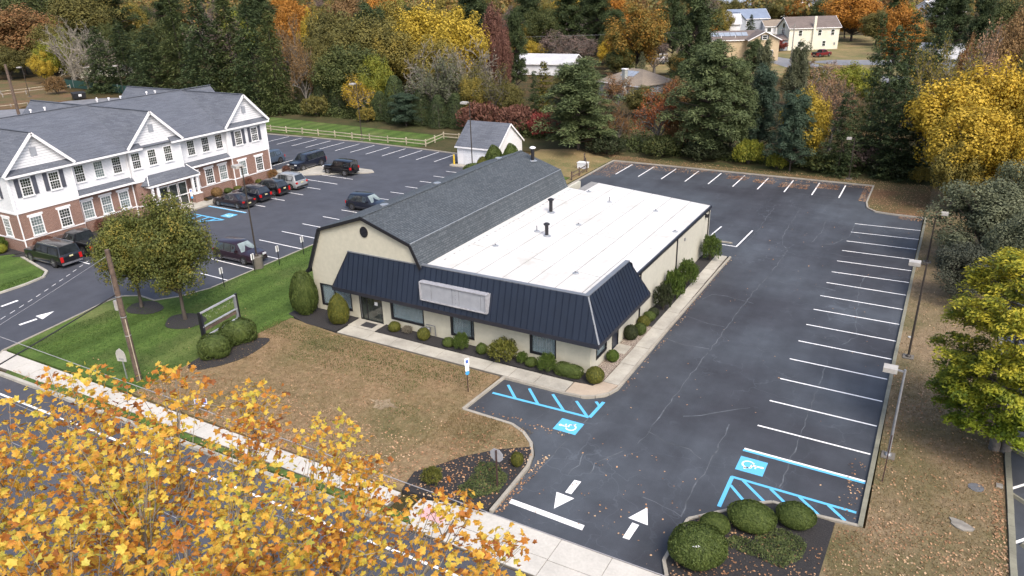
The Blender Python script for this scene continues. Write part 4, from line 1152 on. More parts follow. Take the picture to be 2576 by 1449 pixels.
for yc in (36.05, 47.95, 60.05):
    for sx, xo in ((1, FX), (-1, BXK)):
        w = MB(); x = xo + sx * .02
        t = [(x, yc - 2.95, 6.99), (x, yc + 2.95, 6.99), (x, yc + 2.95, 7.3), (x, yc, 10.35), (x, yc - 2.95, 7.3)]
        w.poly(t if sx > 0 else t[::-1]); part('gable', w, 'wide_siding', wb)
    w = MB()
    for s in (-1, 1):
        w.slab([(FX + .42, yc, GZ), (BXK - .4, yc, GZ), (BXK - .4, yc + s * 3.22, GF), (FX + .42, yc + s * 3.22, GF)], .1)
    part('gable_roof', w, 'grey_shingle', wb)
    w = MB()
    for s in (-1, 1):
        w.bar((FX + .44, yc, GZ - .1), (FX + .44, yc + s * 3.24, GF - .1), .06, .26)
        w.bar((FX + .24, yc, GZ - .16), (FX + .24, yc + s * 3.2, GF - .16), .36, .03)
    part('rake_board', w, 'white_trim', wb)
    part('gable_louvre', MB().box(FX + .02, FX + .07, yc - .28, yc + .28, 8.35, 9.1), 'sign_panel', wb)
w = MB()
for s in (0, 1):
    xe = FX - .0 if s == 0 else BXK - .3
    if s == 0:
        w.slab([(-69.95, 36.2, 7.08), (-69.95, 59.9, 7.08), (-80.4, 59.9, 10.52), (-80.4, 36.2, 10.52)], .1)
    else:
        w.slab([(-90.95, 36.2, 7.08), (-90.95, 59.9, 7.08), (-80.4, 59.9, 10.52), (-80.4, 36.2, 10.52)], .1)
for s in (-1, 1):
    w.slab([(-80.4, 58, 10.48), (-80.4, 64.2, 10.48), (-80.4 + s * 3.3, 64.2, 7.2), (-80.4 + s * 3.3, 58, 7.2)], .1)
part('main_roof', w, 'grey_shingle', wb)
w = MB(); w.bar((-80.4, 36.2, 10.56), (-80.4, 64.2, 10.56), .24, .05)
for yc in (36.05, 47.95, 60.05): w.bar((FX + .4, yc, GZ + .03), (BXK - .38, yc, GZ + .03), .22, .05)
part('ridge_cap', w, 'grey_shingle', wb)
w = MB(); w.poly([(-83.3, 63.0, 7.0), (-83.3, 63.0, 7.5), (-80.4, 63.0, 10.4), (-77.5, 63.0, 7.5), (-77.5, 63.0, 7.0)]); part('end_gable', w, 'wide_siding', wb)
# skirt roofs and eaves
def skirt(y0, y1, x0, z0, x1, z1, nm='skirt_roof'):
    m = MB(); m.slab([(x0, y0, z0), (x0, y1, z0), (x1, y1, z1), (x1, y0, z1)], .07); part(nm, m, 'grey_shingle', wb)
    m = MB(); m.box(x0 - .03, x0 + .09, y0, y1, z0 - .2, z0 - .03); part('gutter', m, 'white_trim', wb)
for y0, y1 in ((32.9, 39.2), (45.0 - .2, 46.3), (49.7, 51.2), (56.9, 63.2)): skirt(y0, y1, FX + .42, 7.06, FX + .02, 7.5)
skirt(39.2, 44.85, -69.9, 7.06, -70.8, 7.38, 'eave'); skirt(51.15, 56.95, -69.9, 7.06, -70.8, 7.38, 'eave')
skirt(39.02, 44.98, FX + .12, 3.88, RX, 4.3); skirt(50.98, 57.12, FX + .12, 3.88, RX, 4.3)
for x, y in ((FX + .06, 33.25), (RX + .1, 39.15), (RX + .1, 44.85), (RX + .1, 51.1), (FX + .06, 57.3), (FX + .06, 62.85)):
    part('downspout', MB().box(x - .045, x + .045, y - .045, y + .045, .15, 6.95), 'white_trim', wb)
for x0_, y0_ in ((FX + .03, B1[0]), (FX + .03, B1[1]), (FX + .03, C1[0]), (FX + .03, C1[1]), (FX + .03, B3[0]), (FX + .03, B3[1])):
    part('corner_board', MB().box(x0_ - .05, x0_ + .03, y0_ - .06, y0_ + .06, 3.81, 6.98), 'white_trim', wb)
U, Lw = (.86, 1.5), (.95, 1.6)
def shut(y, z, s=1.62):
    part('shutter', MB().box(FX + .03, FX + .08, y - .19, y + .19, z - .03, z + s), 'shutter_grey', wb)
for y in (34.68, 37.22, 58.72, 61.1):
    z = 5.05 if y < 50 else 4.98
    win(wb, FX + .03, y, z, U); shut(y - .76, z); shut(y + .76, z)
for y, p in ((39.9, 0), (41.85, 1), (43.75, 0)): win(wb, RX + .03, y, 5.02, U, bool(p))
for y in (45.6, 47.45, 49.35): win(wb, FX + .03, y, 5.08, U)
for y, p in ((52.55, 0), (54.45, 0), (56.3, 0)): win(wb, RX + .03, y, 5.0, U, bool(p))
for x, y, p in ((FX, 34.72, 1), (FX, 37.35, 0), (RX, 39.9, 1), (RX, 41.85, 1), (RX, 43.75, 1), (RX, 52.3, 0), (RX, 54.3, 0), (RX, 56.2, 1), (FX, 58.7, 1), (FX, 61.2, 0)):
    win(wb, x + .01, y, 1.42, Lw, bool(p))
    part('lintel', MB().box(x, x + .05, y - .7, y + .7, 3.13, 3.32), 'white_trim', wb)
a, b, c = WM[(Lw, True)]
win(wb, -72.2, 33.14, 1.42, Lw, True, R(-90)); win(wb, -72.4, 33.12, 5.0, U, False, R(-90))
part('lintel', MB().box(-72.9, -71.5, 33.1, 33.15, 3.13, 3.32), 'white_trim', wb)
for dx in (-.76, .76): part('shutter', MB().box(-72.4 + dx - .19, -72.4 + dx + .19, 33.06, 33.12, 4.98, 6.6), 'shutter_grey', wb)
# entrance porch
w = MB()
w.slab([(-69.5, 45.9, 3.2), (-69.5, 52.2, 3.2), (-70.4, 51.3, 4.25), (-70.4, 46.5, 4.25)], .08)
w.slab([(-70.5, 45.4, 3.2), (-69.5, 45.9, 3.2), (-70.4, 46.5, 4.25)], .08)
w.slab([(-69.5, 52.2, 3.2), (-70.7, 52.5, 3.2), (-70.4, 51.3, 4.25)], .08)
part('porch_roof', w, 'grey_shingle', wb)
w = MB(); w.box(-70.4, -69.5, 45.9, 52.2, 2.95, 3.13); w.bar((-69.5, 45.9, 3.2), (-70.4, 46.5, 4.28), .07, .07); w.bar((-69.5, 52.2, 3.2), (-70.4, 51.3, 4.28), .07, .07)
part('porch_beam', w, 'white_trim', wb)
for y in (46.35, 46.95, 51.25, 51.85):
    part('column', MB().box(-69.86, -69.66, y - .11, y + .11, 1.1, 2.95).box(-69.9, -69.62, y - .15, y + .15, 2.83, 2.949), 'white_trim', wb)
for y in (46.65, 51.55):
    part('pedestal', MB().box(-70.1, -69.5, y - .5, y + .5, 0, 1.02), 'brick', wb); part('pedestal_cap', MB().box(-70.14, -69.46, y - .54, y + .54, 1.02, 1.1), 'white_trim', wb)
for y in (47.95, 49.1, 50.25):
    f = part('entrance_door', MB().box(FX + .01, FX + .07, y - .52, y - .46, .1, 2.6).box(FX + .01, FX + .07, y + .46, y + .52, .1, 2.6).box(FX + .01, FX + .07, y - .46, y + .46, 2.5, 2.6), 'white_trim', wb)
    part('pane', MB().box(FX + .005, FX + .03, y - .46, y + .46, .1, 2.5), 'window_glass', f)
for i, (x, y) in enumerate(((-81.3, 49.8), (-81.5, 51.3), (-81.6, 52.8), (-81.4, 56.0), (-81.5, 57.2), (-81.3, 44), (-81.4, 42.6), (-81.3, 38.8))):
    z = 10.52 - abs(x + 80.4) * .326
    part('roof_pipe', MB().cyl(x, y, z, z + (.75 if i == 0 else .5), .07, 8).cyl(x, y, z + .45, z + .6, .12, 8), 'white_trim', wb)

# ------------------------------------------------------------------ garage shed
sh = thing('garage_shed', 'small white garage shed with grey shingle roof at the lot edge', 'shed', (-50.2, 81.3, 0))
x0, x1, y0, y1 = -53.2, -47.2, 78.2, 84.4; yc = 81.3
w = MB(); w.box(x0, x1, y0, y1, 0, 2.45)
part('walls', w, 'white_siding', sh)
for x, s in ((x1, 1), (x0, -1)):
    t = [(x, y0, 2.45), (x, y1, 2.45), (x, yc, 5.0)]
    w = MB(); w.poly(t if s > 0 else t[::-1]); part('gable', w, 'white_siding', sh)
w = MB()
for s in (-1, 1): w.slab([(x0 - .2, yc, 5.12), (x1 + .2, yc, 5.12), (x1 + .2, yc + s * 3.35, 2.42), (x0 - .2, yc + s * 3.35, 2.42)], .1)
part('roof', w, 'grey_shingle', sh)
w = MB()
for s in (-1, 1): w.bar((x1 + .22, yc, 5.0), (x1 + .22, yc + s * 3.35, 2.34), .05, .2)
w.box(x0 - .2, x1 + .2, y0 - .3, y0 - .2, 2.2, 2.38); w.box(x0, x1, y0 - .2, y0, 2.2, 2.24)
part('trim', w, 'white_trim', sh)
gd = part('garage_door', MB().box(-52.3, -48.2, y0 - .03, y0, 0.05, 2.0), 'door_white', sh)
w = MB()
for k in range(4): w.box(-52.28, -48.22, y0 - .045, y0 - .03, .08 + k * .49, .52 + k * .49)
part('door_panel', w, 'door_white', gd)
part('door_header', MB().box(-52.4, -48.1, y0 - .05, y0, 2.001, 2.18), 'white_trim', sh)
solo('bollard', MB().cyl(0, 0, 0, 1.25, .12, 12).tube([(0, 0, 1.25), (0, 0, 1.33), (0, 0, 1.37)], [.12, .09, .02], 12), 'yellow_paint', 'yellow steel bollard at the left corner of the white shed', 'bollard', (-53.45, 77.7, 0), smooth=True)
ub = thing('utility_box', 'white utility cabinet on the grass behind the barn roof', 'utility box', (-37.6, 82.5, .08))
part('cabinet', MB().box(-38.2, -37.0, 82.1, 82.9, .08, .75), 'door_white', ub); part('lid', MB().box(-38.25, -36.95, 82.05, 82.95, .75, .82), 'white_trim', ub)
pf = thing('picket_fence', 'short white slatted fence at the rear corner of the barn building', 'fence', (-27.3, 58.8, 0))
for k in range(7): part('picket', MB().box(-27.4, -27.34, 57.6 + k * .3, 57.68 + k * .3, 0, 1.9 + 3.2), 'white_trim', pf) if False else None
for k in range(6): part('picket', MB().box(-34.3 + k * .2, -34.22 + k * .2, 60.4, 60.44, .05, 1.7), 'white_trim', pf)
part('rail', MB().box(-34.4, -33.1, 60.45, 60.5, 1.3, 1.4).box(-34.4, -33.1, 60.45, 60.5, .4, .5), 'white_trim', pf)

# ------------------------------------------------------------------ fences
def rail_fence(label, pts, height=1.12, spacing=3.25, mats=('pale_wood', 'pale_wood'), rails=(.42, .85)):
    f = thing('rail_fence', label, 'fence', (pts[0][0], pts[0][1], 0))
    P = [Vector((x, y, 0)) for x, y in pts]; posts = []
    for a, b in zip(P, P[1:]):
        n = max(1, round((b - a).length / spacing))
        for i in range(n): posts.append(a.lerp(b, i / n))
    posts.append(P[-1])
    for p in posts:
        h = height + rnd.uniform(-.05, .05); lean = Vector((rnd.uniform(-.03, .03), rnd.uniform(-.03, .03), 0))
        part('post', MB().bar(p, p + lean + Vector((0, 0, h)), .15, .12), mats[0], f)
    for a, b in zip(posts, posts[1:]):
        for z in rails:
            part('rail', MB().bar(a + Vector((0, 0, z + rnd.uniform(-.04, .04))), b + Vector((0, 0, z + rnd.uniform(-.04, .04))), .06, .11), mats[1], f)
    return f
rail_fence('two rail split wood fence along the far edge of the neighbour lot', [(-104, 84.9), (-87.3, 85.4), (-63.4, 85.3), (-64.15, 90.9), (-56, 91.0), (-53.6, 91.1)])
rail_fence('low grey guard rail nearest the far left driveway', [(-184.5, 91.5), (-184.3, 107)], .9, 5.5, ('grey_wood', 'pale_wood'), (.7,))
rail_fence('second grey guard rail behind the first at the far left', [(-190, 94), (-188, 106)], .9, 5.5, ('grey_wood', 'pale_wood'), (.75,))
rail_fence('low wooden guard rail beside the grey rear driveway', [(-168, 81), (-166.6, 87)], .6, 4, ('grey_wood', 'pale_wood'), (.45,))
rail_fence('thin brown post and rail fence behind the barn roof', [(-36.3, 76.5), (-36.4, 81), (-39, 86)], 1.1, 3, ('old_wood', 'old_wood'), (.5, .9))
gs = thing('screen_fence', 'dark green mesh screen fence behind the dumpster', 'fence', (-176, 107, 0))
pts = [(-192, 108.5), (-184, 107.8), (-176.4, 107.2), (-170, 106.6), (-163.8, 105.9), (-157, 104.8)]
for (a, b), (c, d) in zip(pts, pts[1:]):
    part('screen', MB().bar((a, b, .95), (c, d, .95), .05, 1.8), 'green_screen', gs); part('post', MB().cyl(a, b, 0, 2.0, .06, 6), 'galvanised', gs)
dk = thing('dumpster', 'black dumpster with a white label at the far left driveway', 'dumpster', (-164.1, 96.7, 0), R(75), local=True)
w = MB(); w.v += [(-1.1, -.7, .12), (1.1, -.7, .12), (1.1, .7, .12), (-1.1, .7, .12), (-1.25, -.9, 1.2), (1.25, -.9, 1.2), (1.25, .8, 1.45), (-1.25, .8, 1.45)]
w.f += [(0, 3, 2, 1), (4, 5, 6, 7), (0, 1, 5, 4), (1, 2, 6, 5), (2, 3, 7, 6), (3, 0, 4, 7)]; w.m += [0] * 6
part('container', w, 'dumpster_black', dk); part('label_plate', MB().box(-.3, .3, -.92, -.88, .6, 1.05), 'sign_white', dk); part('lid', MB().slab([(-1.28, -.92, 1.24), (1.28, -.92, 1.24), (1.28, .82, 1.49), (-1.28, .82, 1.49)], .05), 'plastic_dark', dk)
for x in (-1, 1): part('wheel', MB().tube([(x - .05, -.5, .08), (x + .05, -.5, .08)], .08, 8), 'rubber', dk)

# ------------------------------------------------------------------ lamp posts
def lamp(label, x, y, h, head_dir, polem='bronze_pole', base=.0, baser=.0, heads=1, r=.07, z0=.1, group=None, hs=.55):
    t = thing('lamp_post', label, 'lamp post', (x, y, z0), head_dir, group, local=True)
    zb = base
    if base: part('footing', MB().tube([(0, 0, -.15), (0, 0, base - .04), (0, 0, base)], [baser, baser, baser * .9], 18), 'pier_concrete', t, smooth=True)
    else: part('footing', MB().box(-.3, .3, -.3, .3, -.12, .06), 'pier_concrete', t)
    part('base_plate', MB().tube([(0, 0, zb), (0, 0, zb + .12), (0, 0, zb + .2)], [.17, .15, r], 12), polem, t)
    part('pole', MB().tube([(0, 0, zb + .15), (0, 0, h)], [r, r * .75], 8), polem, t, smooth=True)
    part('arm', MB().bar((0, 0, h - .12), (.35, 0, h - .08), .07, .07), polem, t)
    hd = part('lamp_head', MB().prism([(.3, -hs * .42), (.3 + hs, -hs * .42), (.3 + hs, hs * .42), (.3, hs * .42)], h - .2, h + .02), 'lamp_head_grey', t)
    part('lens', MB().box(.36, .24 + hs, -hs * .36, hs * .36, h - .225, h - .201), 'head_clear', hd)
    return t
LG = 'tall parking lot lamp posts'
lamp('tall lamp post on a round concrete pier beside the plum coloured suv', -47.74, 39.74, 8.7, R(165), base=1.15, baser=.42, z0=.0, group=LG, hs=.8)
lamp('tall lamp post by the split rail fence behind the neighbour lot', -75.2, 85.4, 8.2, R(180), group=LG, hs=.8)
lamp('lamp post standing before the white garage shed', -48.6, 74.5, 8.5, R(180), group=LG, hs=.8)
lamp('lamp post on the right grass strip, second from the front', .57, 46.43, 6.1, R(180), group=LG, hs=.62)
lamp('lamp post nearest the camera on the right grass strip', .42, 34.96, 4.75, R(180), 'grey_metal', group=LG, hs=.6)
lamp('lamp post under the dark trees behind the rear kerb', -8.15, 89.66, 4.6, R(180), group=LG, hs=.5)
lamp('lamp post half hidden by the grey green tree on the right', .76, 64.6, 4.2, R(0), group=LG, hs=.5)
lamp('slim lamp post on the tan grass at the far left', -178.9, 94.3, 6.4, R(200), group=LG, hs=.8)
lamp('slim lamp post behind the white building before the dark spruces', -160.0, 104.5, 6.2, R(190), group=LG, hs=.8)

# utility poles and wires
up = thing('utility_pole', 'weathered wooden utility pole beside the street with conduit', 'utility pole', (-39.6, 22.78, 0), local=True)
part('pole', MB().tube([(0, 0, -.1), (0, 0, 3), (0, 0, 5.8), (.0, 0, 8.46)], [.175, .165, .15, .13], 12), 'old_wood', up, smooth=True)
part('conduit', MB().tube([(-.19, -.05, .1), (-.18, -.05, 6.9)], .035, 8), 'galvanised', up)
part('meter_box', MB().box(-.33, -.14, -.2, .1, 4.75, 5.35), 'lamp_head_grey', up)
part('ground_rod', MB().tube([(.18, -.04, .1), (.17, -.04, 4.2)], .03, 6), 'pale_wood', up)
for z in (3.1, 4.3, 5.6): part('band', MB().cyl(0, 0, z, z + .05, .172, 12), 'galvanised', up)
pole2 = thing('utility_pole', 'brown utility pole rising at the left edge behind the white building', 'utility pole', (-153.2, 77.9, 0), local=True)
part('pole', MB().tube([(0, 0, -.1), (0, 0, 9.5)], [.28, .22], 10), 'old_wood', pole2, smooth=True)
def wire(label, pts, r, mat='wire_grey', sag=0.0):
    P = [Vector(p) for p in pts]; out = []
    for a, b in zip(P, P[1:]):
        for i in range(12):
            t = i / 12; q = a.lerp(b, t); q.z -= sag * 4 * t * (1 - t); out.append(q)
    out.append(P[-1])
    b0 = out[0]
    return solo('wire', MB().tube([q - b0 for q in out], r, 5), mat, label, 'wire', b0, group='overhead wires')
wire('pale overhead wire running along the whole front lawn', [(-75, 13.4, 8.6), (12, 13.4, 8.95)], .014)
wire('lower overhead wire above the street edge', [(-75, 13.9, 3.6 + .9), (12, 13.2, 5.9)], .011)
wire('lowest overhead wire over the street beneath the maple', [(-75, 12.2, 3.9), (12, 12.2, 5.3)], .011)
wire('thick black cable drooping from the utility pole to the left', [(-39.7, 22.8, 5.75), (-35.6, 7.6, 5.3)], .035, 'wire_black', .15)
wire('thin wire from the utility pole top to the left', [(-39.7, 22.8, 8.1), (-31, 6.6, 8.4)], .012, 'wire_grey', .1)

# ------------------------------------------------------------------ signs
def small_sign(label, x, y, h, rz, lean=0):
    t = thing('parking_sign', label, 'sign', (x, y, .1), rz, 'small signs along the neighbour lot kerb', local=True)
    part('post', MB().bar((0, 0, -.1), (lean, 0, h), .05, .04), 'black_pole', t)
    part('sign_plate', MB().box(-.025 + lean, -.04 + lean, -.16, .16, h - .5, h + .02), 'sign_white', t)
small_sign('small white parking sign nearest the two round trees', -46.84, 35.43, 1.62, R(0), -.06)
small_sign('small white parking sign in front of the concrete lamp pier', -47.3, 38.95, 1.55, R(0))
small_sign('small white parking sign between lamp pier and barn wall', -46.56, 40.98, 1.7, R(0))
small_sign('small white parking sign closest to the barn gable', -46.6, 43.87, 1.62, R(0))
def access_sign(label, x, y, h, rz):
    t = thing('accessible_parking_sign', label, 'sign', (x, y, .1), rz, local=True)
    part('post', MB().bar((0, 0, -.1), (0, 0, h), .05, .04), 'rust_post', t)
    p = part('sign_plate', MB().box(-.15, .15, -.04, -.025, h - .42, h + .04), 'sign_white', t)
    part('wheelchair_symbol', MB().box(-.075, .075, -.046, -.041, h - .27, h - .07), 'sign_blue', p)
    part('penalty_plate', MB().box(-.12, .12, -.04, -.025, h - .78, h - .44), 'sign_white', t)
    part('van_plate', MB().tube([(0, -.045, h - .9), (0, -.03, h - .9)], .13, 12), 'sign_cyan', t)
access_sign('accessible parking sign on a thin rusty post in the dry lawn', -21.06, 30.73, 2.15, R(60))
access_sign('accessible parking sign before the porch of the white building', -68.3, 49.73, 2.0, R(70))
ss = thing('stop_sign', 'back of a grey octagonal sign on a dark post in the mulch island', 'sign', (-15.07, 23.94, .1), R(0), local=True)
part('post', MB().bar((0, 0, -.1), (0, 0, 2.15), .07, .05), 'rust_post', ss)
o8 = [(.36 * math.cos(R(22.5 + 45 * i)), .36 * math.sin(R(22.5 + 45 * i))) for i in range(8)]
w = MB(); n0 = 0; w.v += [(x, .035, 1.86 + z) for x, z in o8] + [(x, .05, 1.86 + z) for x, z in o8]
w.f += [tuple(range(8)), tuple(range(15, 7, -1))]; w.m += [0, 0]
for i in range(8): w.f.append((i, i + 8, (i + 1) % 8 + 8, (i + 1) % 8)); w.m.append(0)
part('sign_plate', w, 'sign_back', ss)
rp = thing('sign_post', 'leaning bare rusty post on the right grass strip', 'post', (.37, 32.66, .1), local=True)
part('post', MB().bar((0, 0, -.1), (.02, 0, 2.55), .05, .05), 'rust_post', rp)
# empty street monument sign
ms = thing('monument_sign', 'empty black and silver sign frame standing over two clipped bushes', 'sign', (-39.7, 29.3, .1))
a, b = Vector((-39.55, 27.6, .1)), Vector((-39.95, 30.95, .1))
for p in (a, b): part('post', MB().bar(p - Vector((0, 0, .2)), p + Vector((0, 0, 2.5)), .13, .15), 'black_pole', ms)
d = (b - a).normalized()
for z, hh, mt in ((2.4, .09, 'sign_frame'), (1.42, .07, 'sign_frame'), (1.2, .2, 'board'), (.72, .07, 'sign_frame')):
    part('cross_bar', MB().bar(a + d * .1 + Vector((0, 0, z)), b - d * .1 + Vector((0, 0, z)), .13 if mt == 'sign_frame' else .1, hh), mt if mt == 'sign_frame' else 'old_wood', ms)
for s, p in ((1, a), (-1, b)):
    part('side_frame', MB().bar(p + d * s * .15 + Vector((0, 0, .7)), p + d * s * .15 + Vector((0, 0, 2.38)), .16, .12), 'fascia_metal' if s > 0 else 'grey_metal', ms)
w = MB()
for k in range(9):
    q = a.lerp(b, .12 + .09 * k) + Vector((0, 0, 2.3 - rnd.uniform(.05, .35))); q2 = q + d * .25 + Vector((0, 0, rnd.uniform(-.2, .2)))
    w.tube([q, (q + q2) / 2 + Vector((.02, 0, -.12)), q2], .006, 4)
part('loose_cable', w, 'lamp_head_grey', ms)
# yard sign and mailbox-like marker
ys = thing('yard_sign', 'small blue and white yard sign by the sidewalk beneath the maple', 'sign', (-33.0, 22.05, .1), R(35), local=True)
for x in (-.2, .2): part('leg', MB().tube([(x, 0, -.1), (x, 0, .5)], .008, 5), 'galvanised', ys)
sp = part('panel', MB().box(-.34, .34, -.01, .01, .42, .9), 'sign_white', ys)
w = MB(); w.box(-.31, .31, -.016, -.011, .6, .87); part('blue_field', w, 'sign_blue', sp)
w = MB()
for k in range(6): w.box(-.24 + k * .085, -.19 + k * .085, -.02, -.017, .68, .79)
part('lettering', w, 'sign_white', sp)
w = MB()
for k in range(9): w.box(-.27 + k * .062, -.232 + k * .062, -.016, -.011, .48, .56)
part('lettering', w, 'sign_blue', sp)
ar = thing('arched_sign', 'pale arch-topped sign back on a steel post beside the utility pole', 'sign', (-40.45, 22.56, .1), R(15), local=True)
part('post', MB().bar((0, 0, -.1), (0, 0, 1.55), .06, .05), 'galvanised', ar)
pr = [(-.32, 1.2), (.32, 1.2), (.34, 1.45), (.33, 1.7), (.24, 1.9), (.1, 1.99), (0, 2.07), (-.1, 1.99), (-.24, 1.9), (-.33, 1.7), (-.34, 1.45)]
w = MB(); k = len(pr); w.v += [(x, -.06, z) for x, z in pr] + [(x, -.03, z) for x, z in pr]
w.f += [tuple(range(k)), tuple(range(2 * k - 1, k - 1, -1))]; w.m += [0, 0]
for i in range(k): w.f.append((i, i + k, (i + 1) % k + k, (i + 1) % k)); w.m.append(0)
part('sign_plate', w, 'lamp_head_grey', ar)
for x in (-.12, 0, .12): part('bracket', MB().box(x - .04, x + .04, -.075, -.061, 1.3, 1.42), 'grey_metal', ar)

# small things on the ground
solo('manhole_cover', MB().cyl(0, 0, 0, .03, .32, 16), 'gas_pipe', 'grey round manhole cover in the right grass strip', 'manhole cover', (4.1, 34.15, .1))
solo('valve_cover', MB().cyl(0, 0, 0, .04, .14, 12), 'lamp_head_grey', 'small pale valve cover beside the right hand kerb', 'valve cover', (.5, 49.4, .1))
w = MB(); w.prism(disc(0, 0, .48, .3, 11, wob=.14), -.03, .06); solo('flat_stone', w, 'stone_pale', 'flat pale stone lying in the right grass strip', 'stone', (3.55, 31.0, .1), R(-25))
solo('paver', MB().box(-.13, .13, -.16, .16, 0, .06), 'stone_pale', 'pale square paver by the block kerb on the far right', 'paver', (5.02, 34.75, .1))
solo('wheel_stop', MB().box(-.85, .85, -.07, .07, 0, .1), 'kerb_concrete', 'pale wheel stop in the painted bay behind the side wall', 'wheel stop', (-15.1, 62.75, 0), 0, 'concrete wheel stops')
for i, ((x, y), lb) in enumerate((((6.1, 38.1), 'wheel stop nearest the double trunk tree on the far right'), ((6.15, 33.9), 'middle wheel stop in the far right lot'), ((6.4, 30.4), 'wheel stop nearest the camera in the far right lot'))):
    w = MB(); w.v += [(-.9, -.1, 0), (.9, -.1, 0), (.9, .1, 0), (-.9, .1, 0), (-.86, -.05, .13), (.86, -.05, .13), (.86, .05, .13), (-.86, .05, .13)]
    w.f += [(0, 3, 2, 1), (4, 5, 6, 7), (0, 1, 5, 4), (1, 2, 6, 5), (2, 3, 7, 6), (3, 0, 4, 7)]; w.m += [0] * 6
    solo('wheel_stop', w, 'mossy_kerb', lb, 'wheel stop', (x, y, 0), R(-40), 'concrete wheel stops')
# ------------------------------------------------------------------ vehicles
def wheel_meshes(r, wd, rim):
    t = MB(); t.tube([(0, -wd / 2, 0), (0, -wd / 2 + .03, 0), (0, wd / 2 - .03, 0), (0, wd / 2, 0)], [r * .9, r, r, r * .9], 20)
    q = MB(); q.tube([(0, wd / 2 + .004, 0), (0, wd / 2 + .012, 0)], [r * .68, r * .62], 16)
    for k in range(5):
        a = k * 2 * math.pi / 5
        q.bar((r * .1 * math.cos(a), wd / 2 + .014, r * .1 * math.sin(a)), (r * .6 * math.cos(a), wd / 2 + .014, r * .6 * math.sin(a)), .05, .02, 1, up=(0, 1, 0))
    return t.mesh('tyre', ['rubber'], smooth=True), q.mesh('rim', ['dark_rim', rim])
WH = {}
def car(name, label, x, y, heading, paint, spec, group='parked cars'):
    """spec: L, W, r (wheel), stations [(x, ztop of body, zroof or None, half width at roof)], wheelbase, style flags"""
    t = thing(name, label, spec.get('cat', 'car'), (x, y, 0), heading, group, local=True)
    L, Wd, r, zb = spec['L'], spec['W'] / 2, spec['r'], spec.get('zb', .24)
    st = spec['st']
    m = MB(); rings = []
    for (u, zt, zr, wr, wf) in st:
        X = (u - .5) * L; W_ = Wd * wf
        if zr is None: top = [(W_ * .93, zt), (W_ * .8, zt + .03), (0, zt + .055)]
        else: top = [(W_ * .955, zt + .02), (Wd * wr, zr - .05), (Wd * wr * .86, zr), (0, zr + .035)][:3] if False else [(Wd * wr, zr - .06), (Wd * wr * .88, zr), (0, zr + .03)]
        half = [(0, zb), (W_ * .9, zb), (W_ * .985, zb + .12), (W_, zb + (zt - zb) * .55), (W_ * .97, zt - .03)] + top
        ring = [(X, a, b) for a, b in half] + [(X, -a, b) for a, b in half[-2:0:-1]]
        rings.append(ring)
    k = len(rings[0])
    for ring in rings: m.v += ring
    for i in range(len(rings) - 1):
        for j in range(k):
            a = i * k + j; b = i * k + (j + 1) % k
            m.f.append((a, b, b + k, a + k)); m.m.append(0)
    m.f.append(tuple(reversed(range(k)))); m.m.append(0)
    e = (len(rings) - 1) * k; m.f.append(tuple(range(e, e + k))); m.m.append(0)
    part('body', m, paint, t, smooth=34)
    # glass: panels set a little proud of the body shell
    def P(i, j, s=1): X, a, b = rings[i][j]; return Vector((X, a * s, b))
    def inset(q, g, off):
        c = sum(q, Vector()) / len(q); n = (q[1] - q[0]).cross(q[2] - q[1]).normalized()
        return [p + (c - p) * g + n * off for p in q]
    gi = [i for i, s in enumerate(st) if s[2] is not None]
    pale = spec.get('pale_screen')
    for s in (1, -1):
        for i in spec.get('side', gi[:-1]):
            q = [P(i, 4, s), P(i + 1, 4, s), P(i + 1, 5, s), P(i, 5, s)]
            if s < 0: q = q[::-1]
            q2 = [p.copy() for p in q]
            c = sum(q2, Vector()) / 4; n = (q2[1] - q2[0]).cross(q2[2] - q2[1]).normalized()
            if n.y * s < 0: n = -n
            q3 = [Vector((p.x + (c.x - p.x) * .07, p.y + (c.y - p.y) * .12, p.z + (c.z - p.z) * .16)) + n * .012 for p in q2]
            w = MB(); w.poly(q3 if (q3[1] - q3[0]).cross(q3[2] - q3[1]).y * s > 0 else q3[::-1]); part('side_window', w, 'car_glass', t)
    def screen(nm, i0, i1, g=.06):
        # from body top of station i0 to roof edge of station i1
        a, b, c, d_ = P(i0, 5), P(i0, 5, -1), P(i1, 6, -1), P(i1, 6)
        q = [a, b, c, d_]; n = (b - a).cross(c - b).normalized(); sgn = 1 if (a.x > c.x) else -1
        if n.x * sgn < 0: n = -n
        cc = sum(q, Vector()) / 4
        q = [p + (cc - p) * .1 + n * .03 for p in q]
        if (q[1] - q[0]).cross(q[2] - q[1]).dot(n) < 0: q = q[::-1]
        w = MB(); w.poly(q); part(nm, w, 'car_glass_pale' if (pale and nm == 'windscreen') else 'car_glass', t)
    screen('windscreen', gi[-1] + 1, gi[-1]); screen('rear_window', gi[0] - 1, gi[0])
    # wheels
    key = (r, spec.get('rim', 'wheel_rim'))
    if key not in WH: WH[key] = wheel_meshes(r, .24, key[1])
    ty, ri = WH[key]
    for fx in spec['wx']:
        for s in (1, -1):
            X = (fx - .5) * L
            a = MB(); a.tube([(X, s * (Wd - .16), r + .03), (X, s * (Wd + .004), r + .03)], r * 1.13, 18); part('wheel_arch', a, 'arch_black', t)
            wh = place('wheel', ty, t, (X, s * (Wd - .10), r)); wh.rotation_euler = (0, 0, 0 if s > 0 else math.pi)
            place('rim', ri, wh)
    xf, xr = L / 2, -L / 2; zt_f, zt_r = st[-2][1], st[1][1]
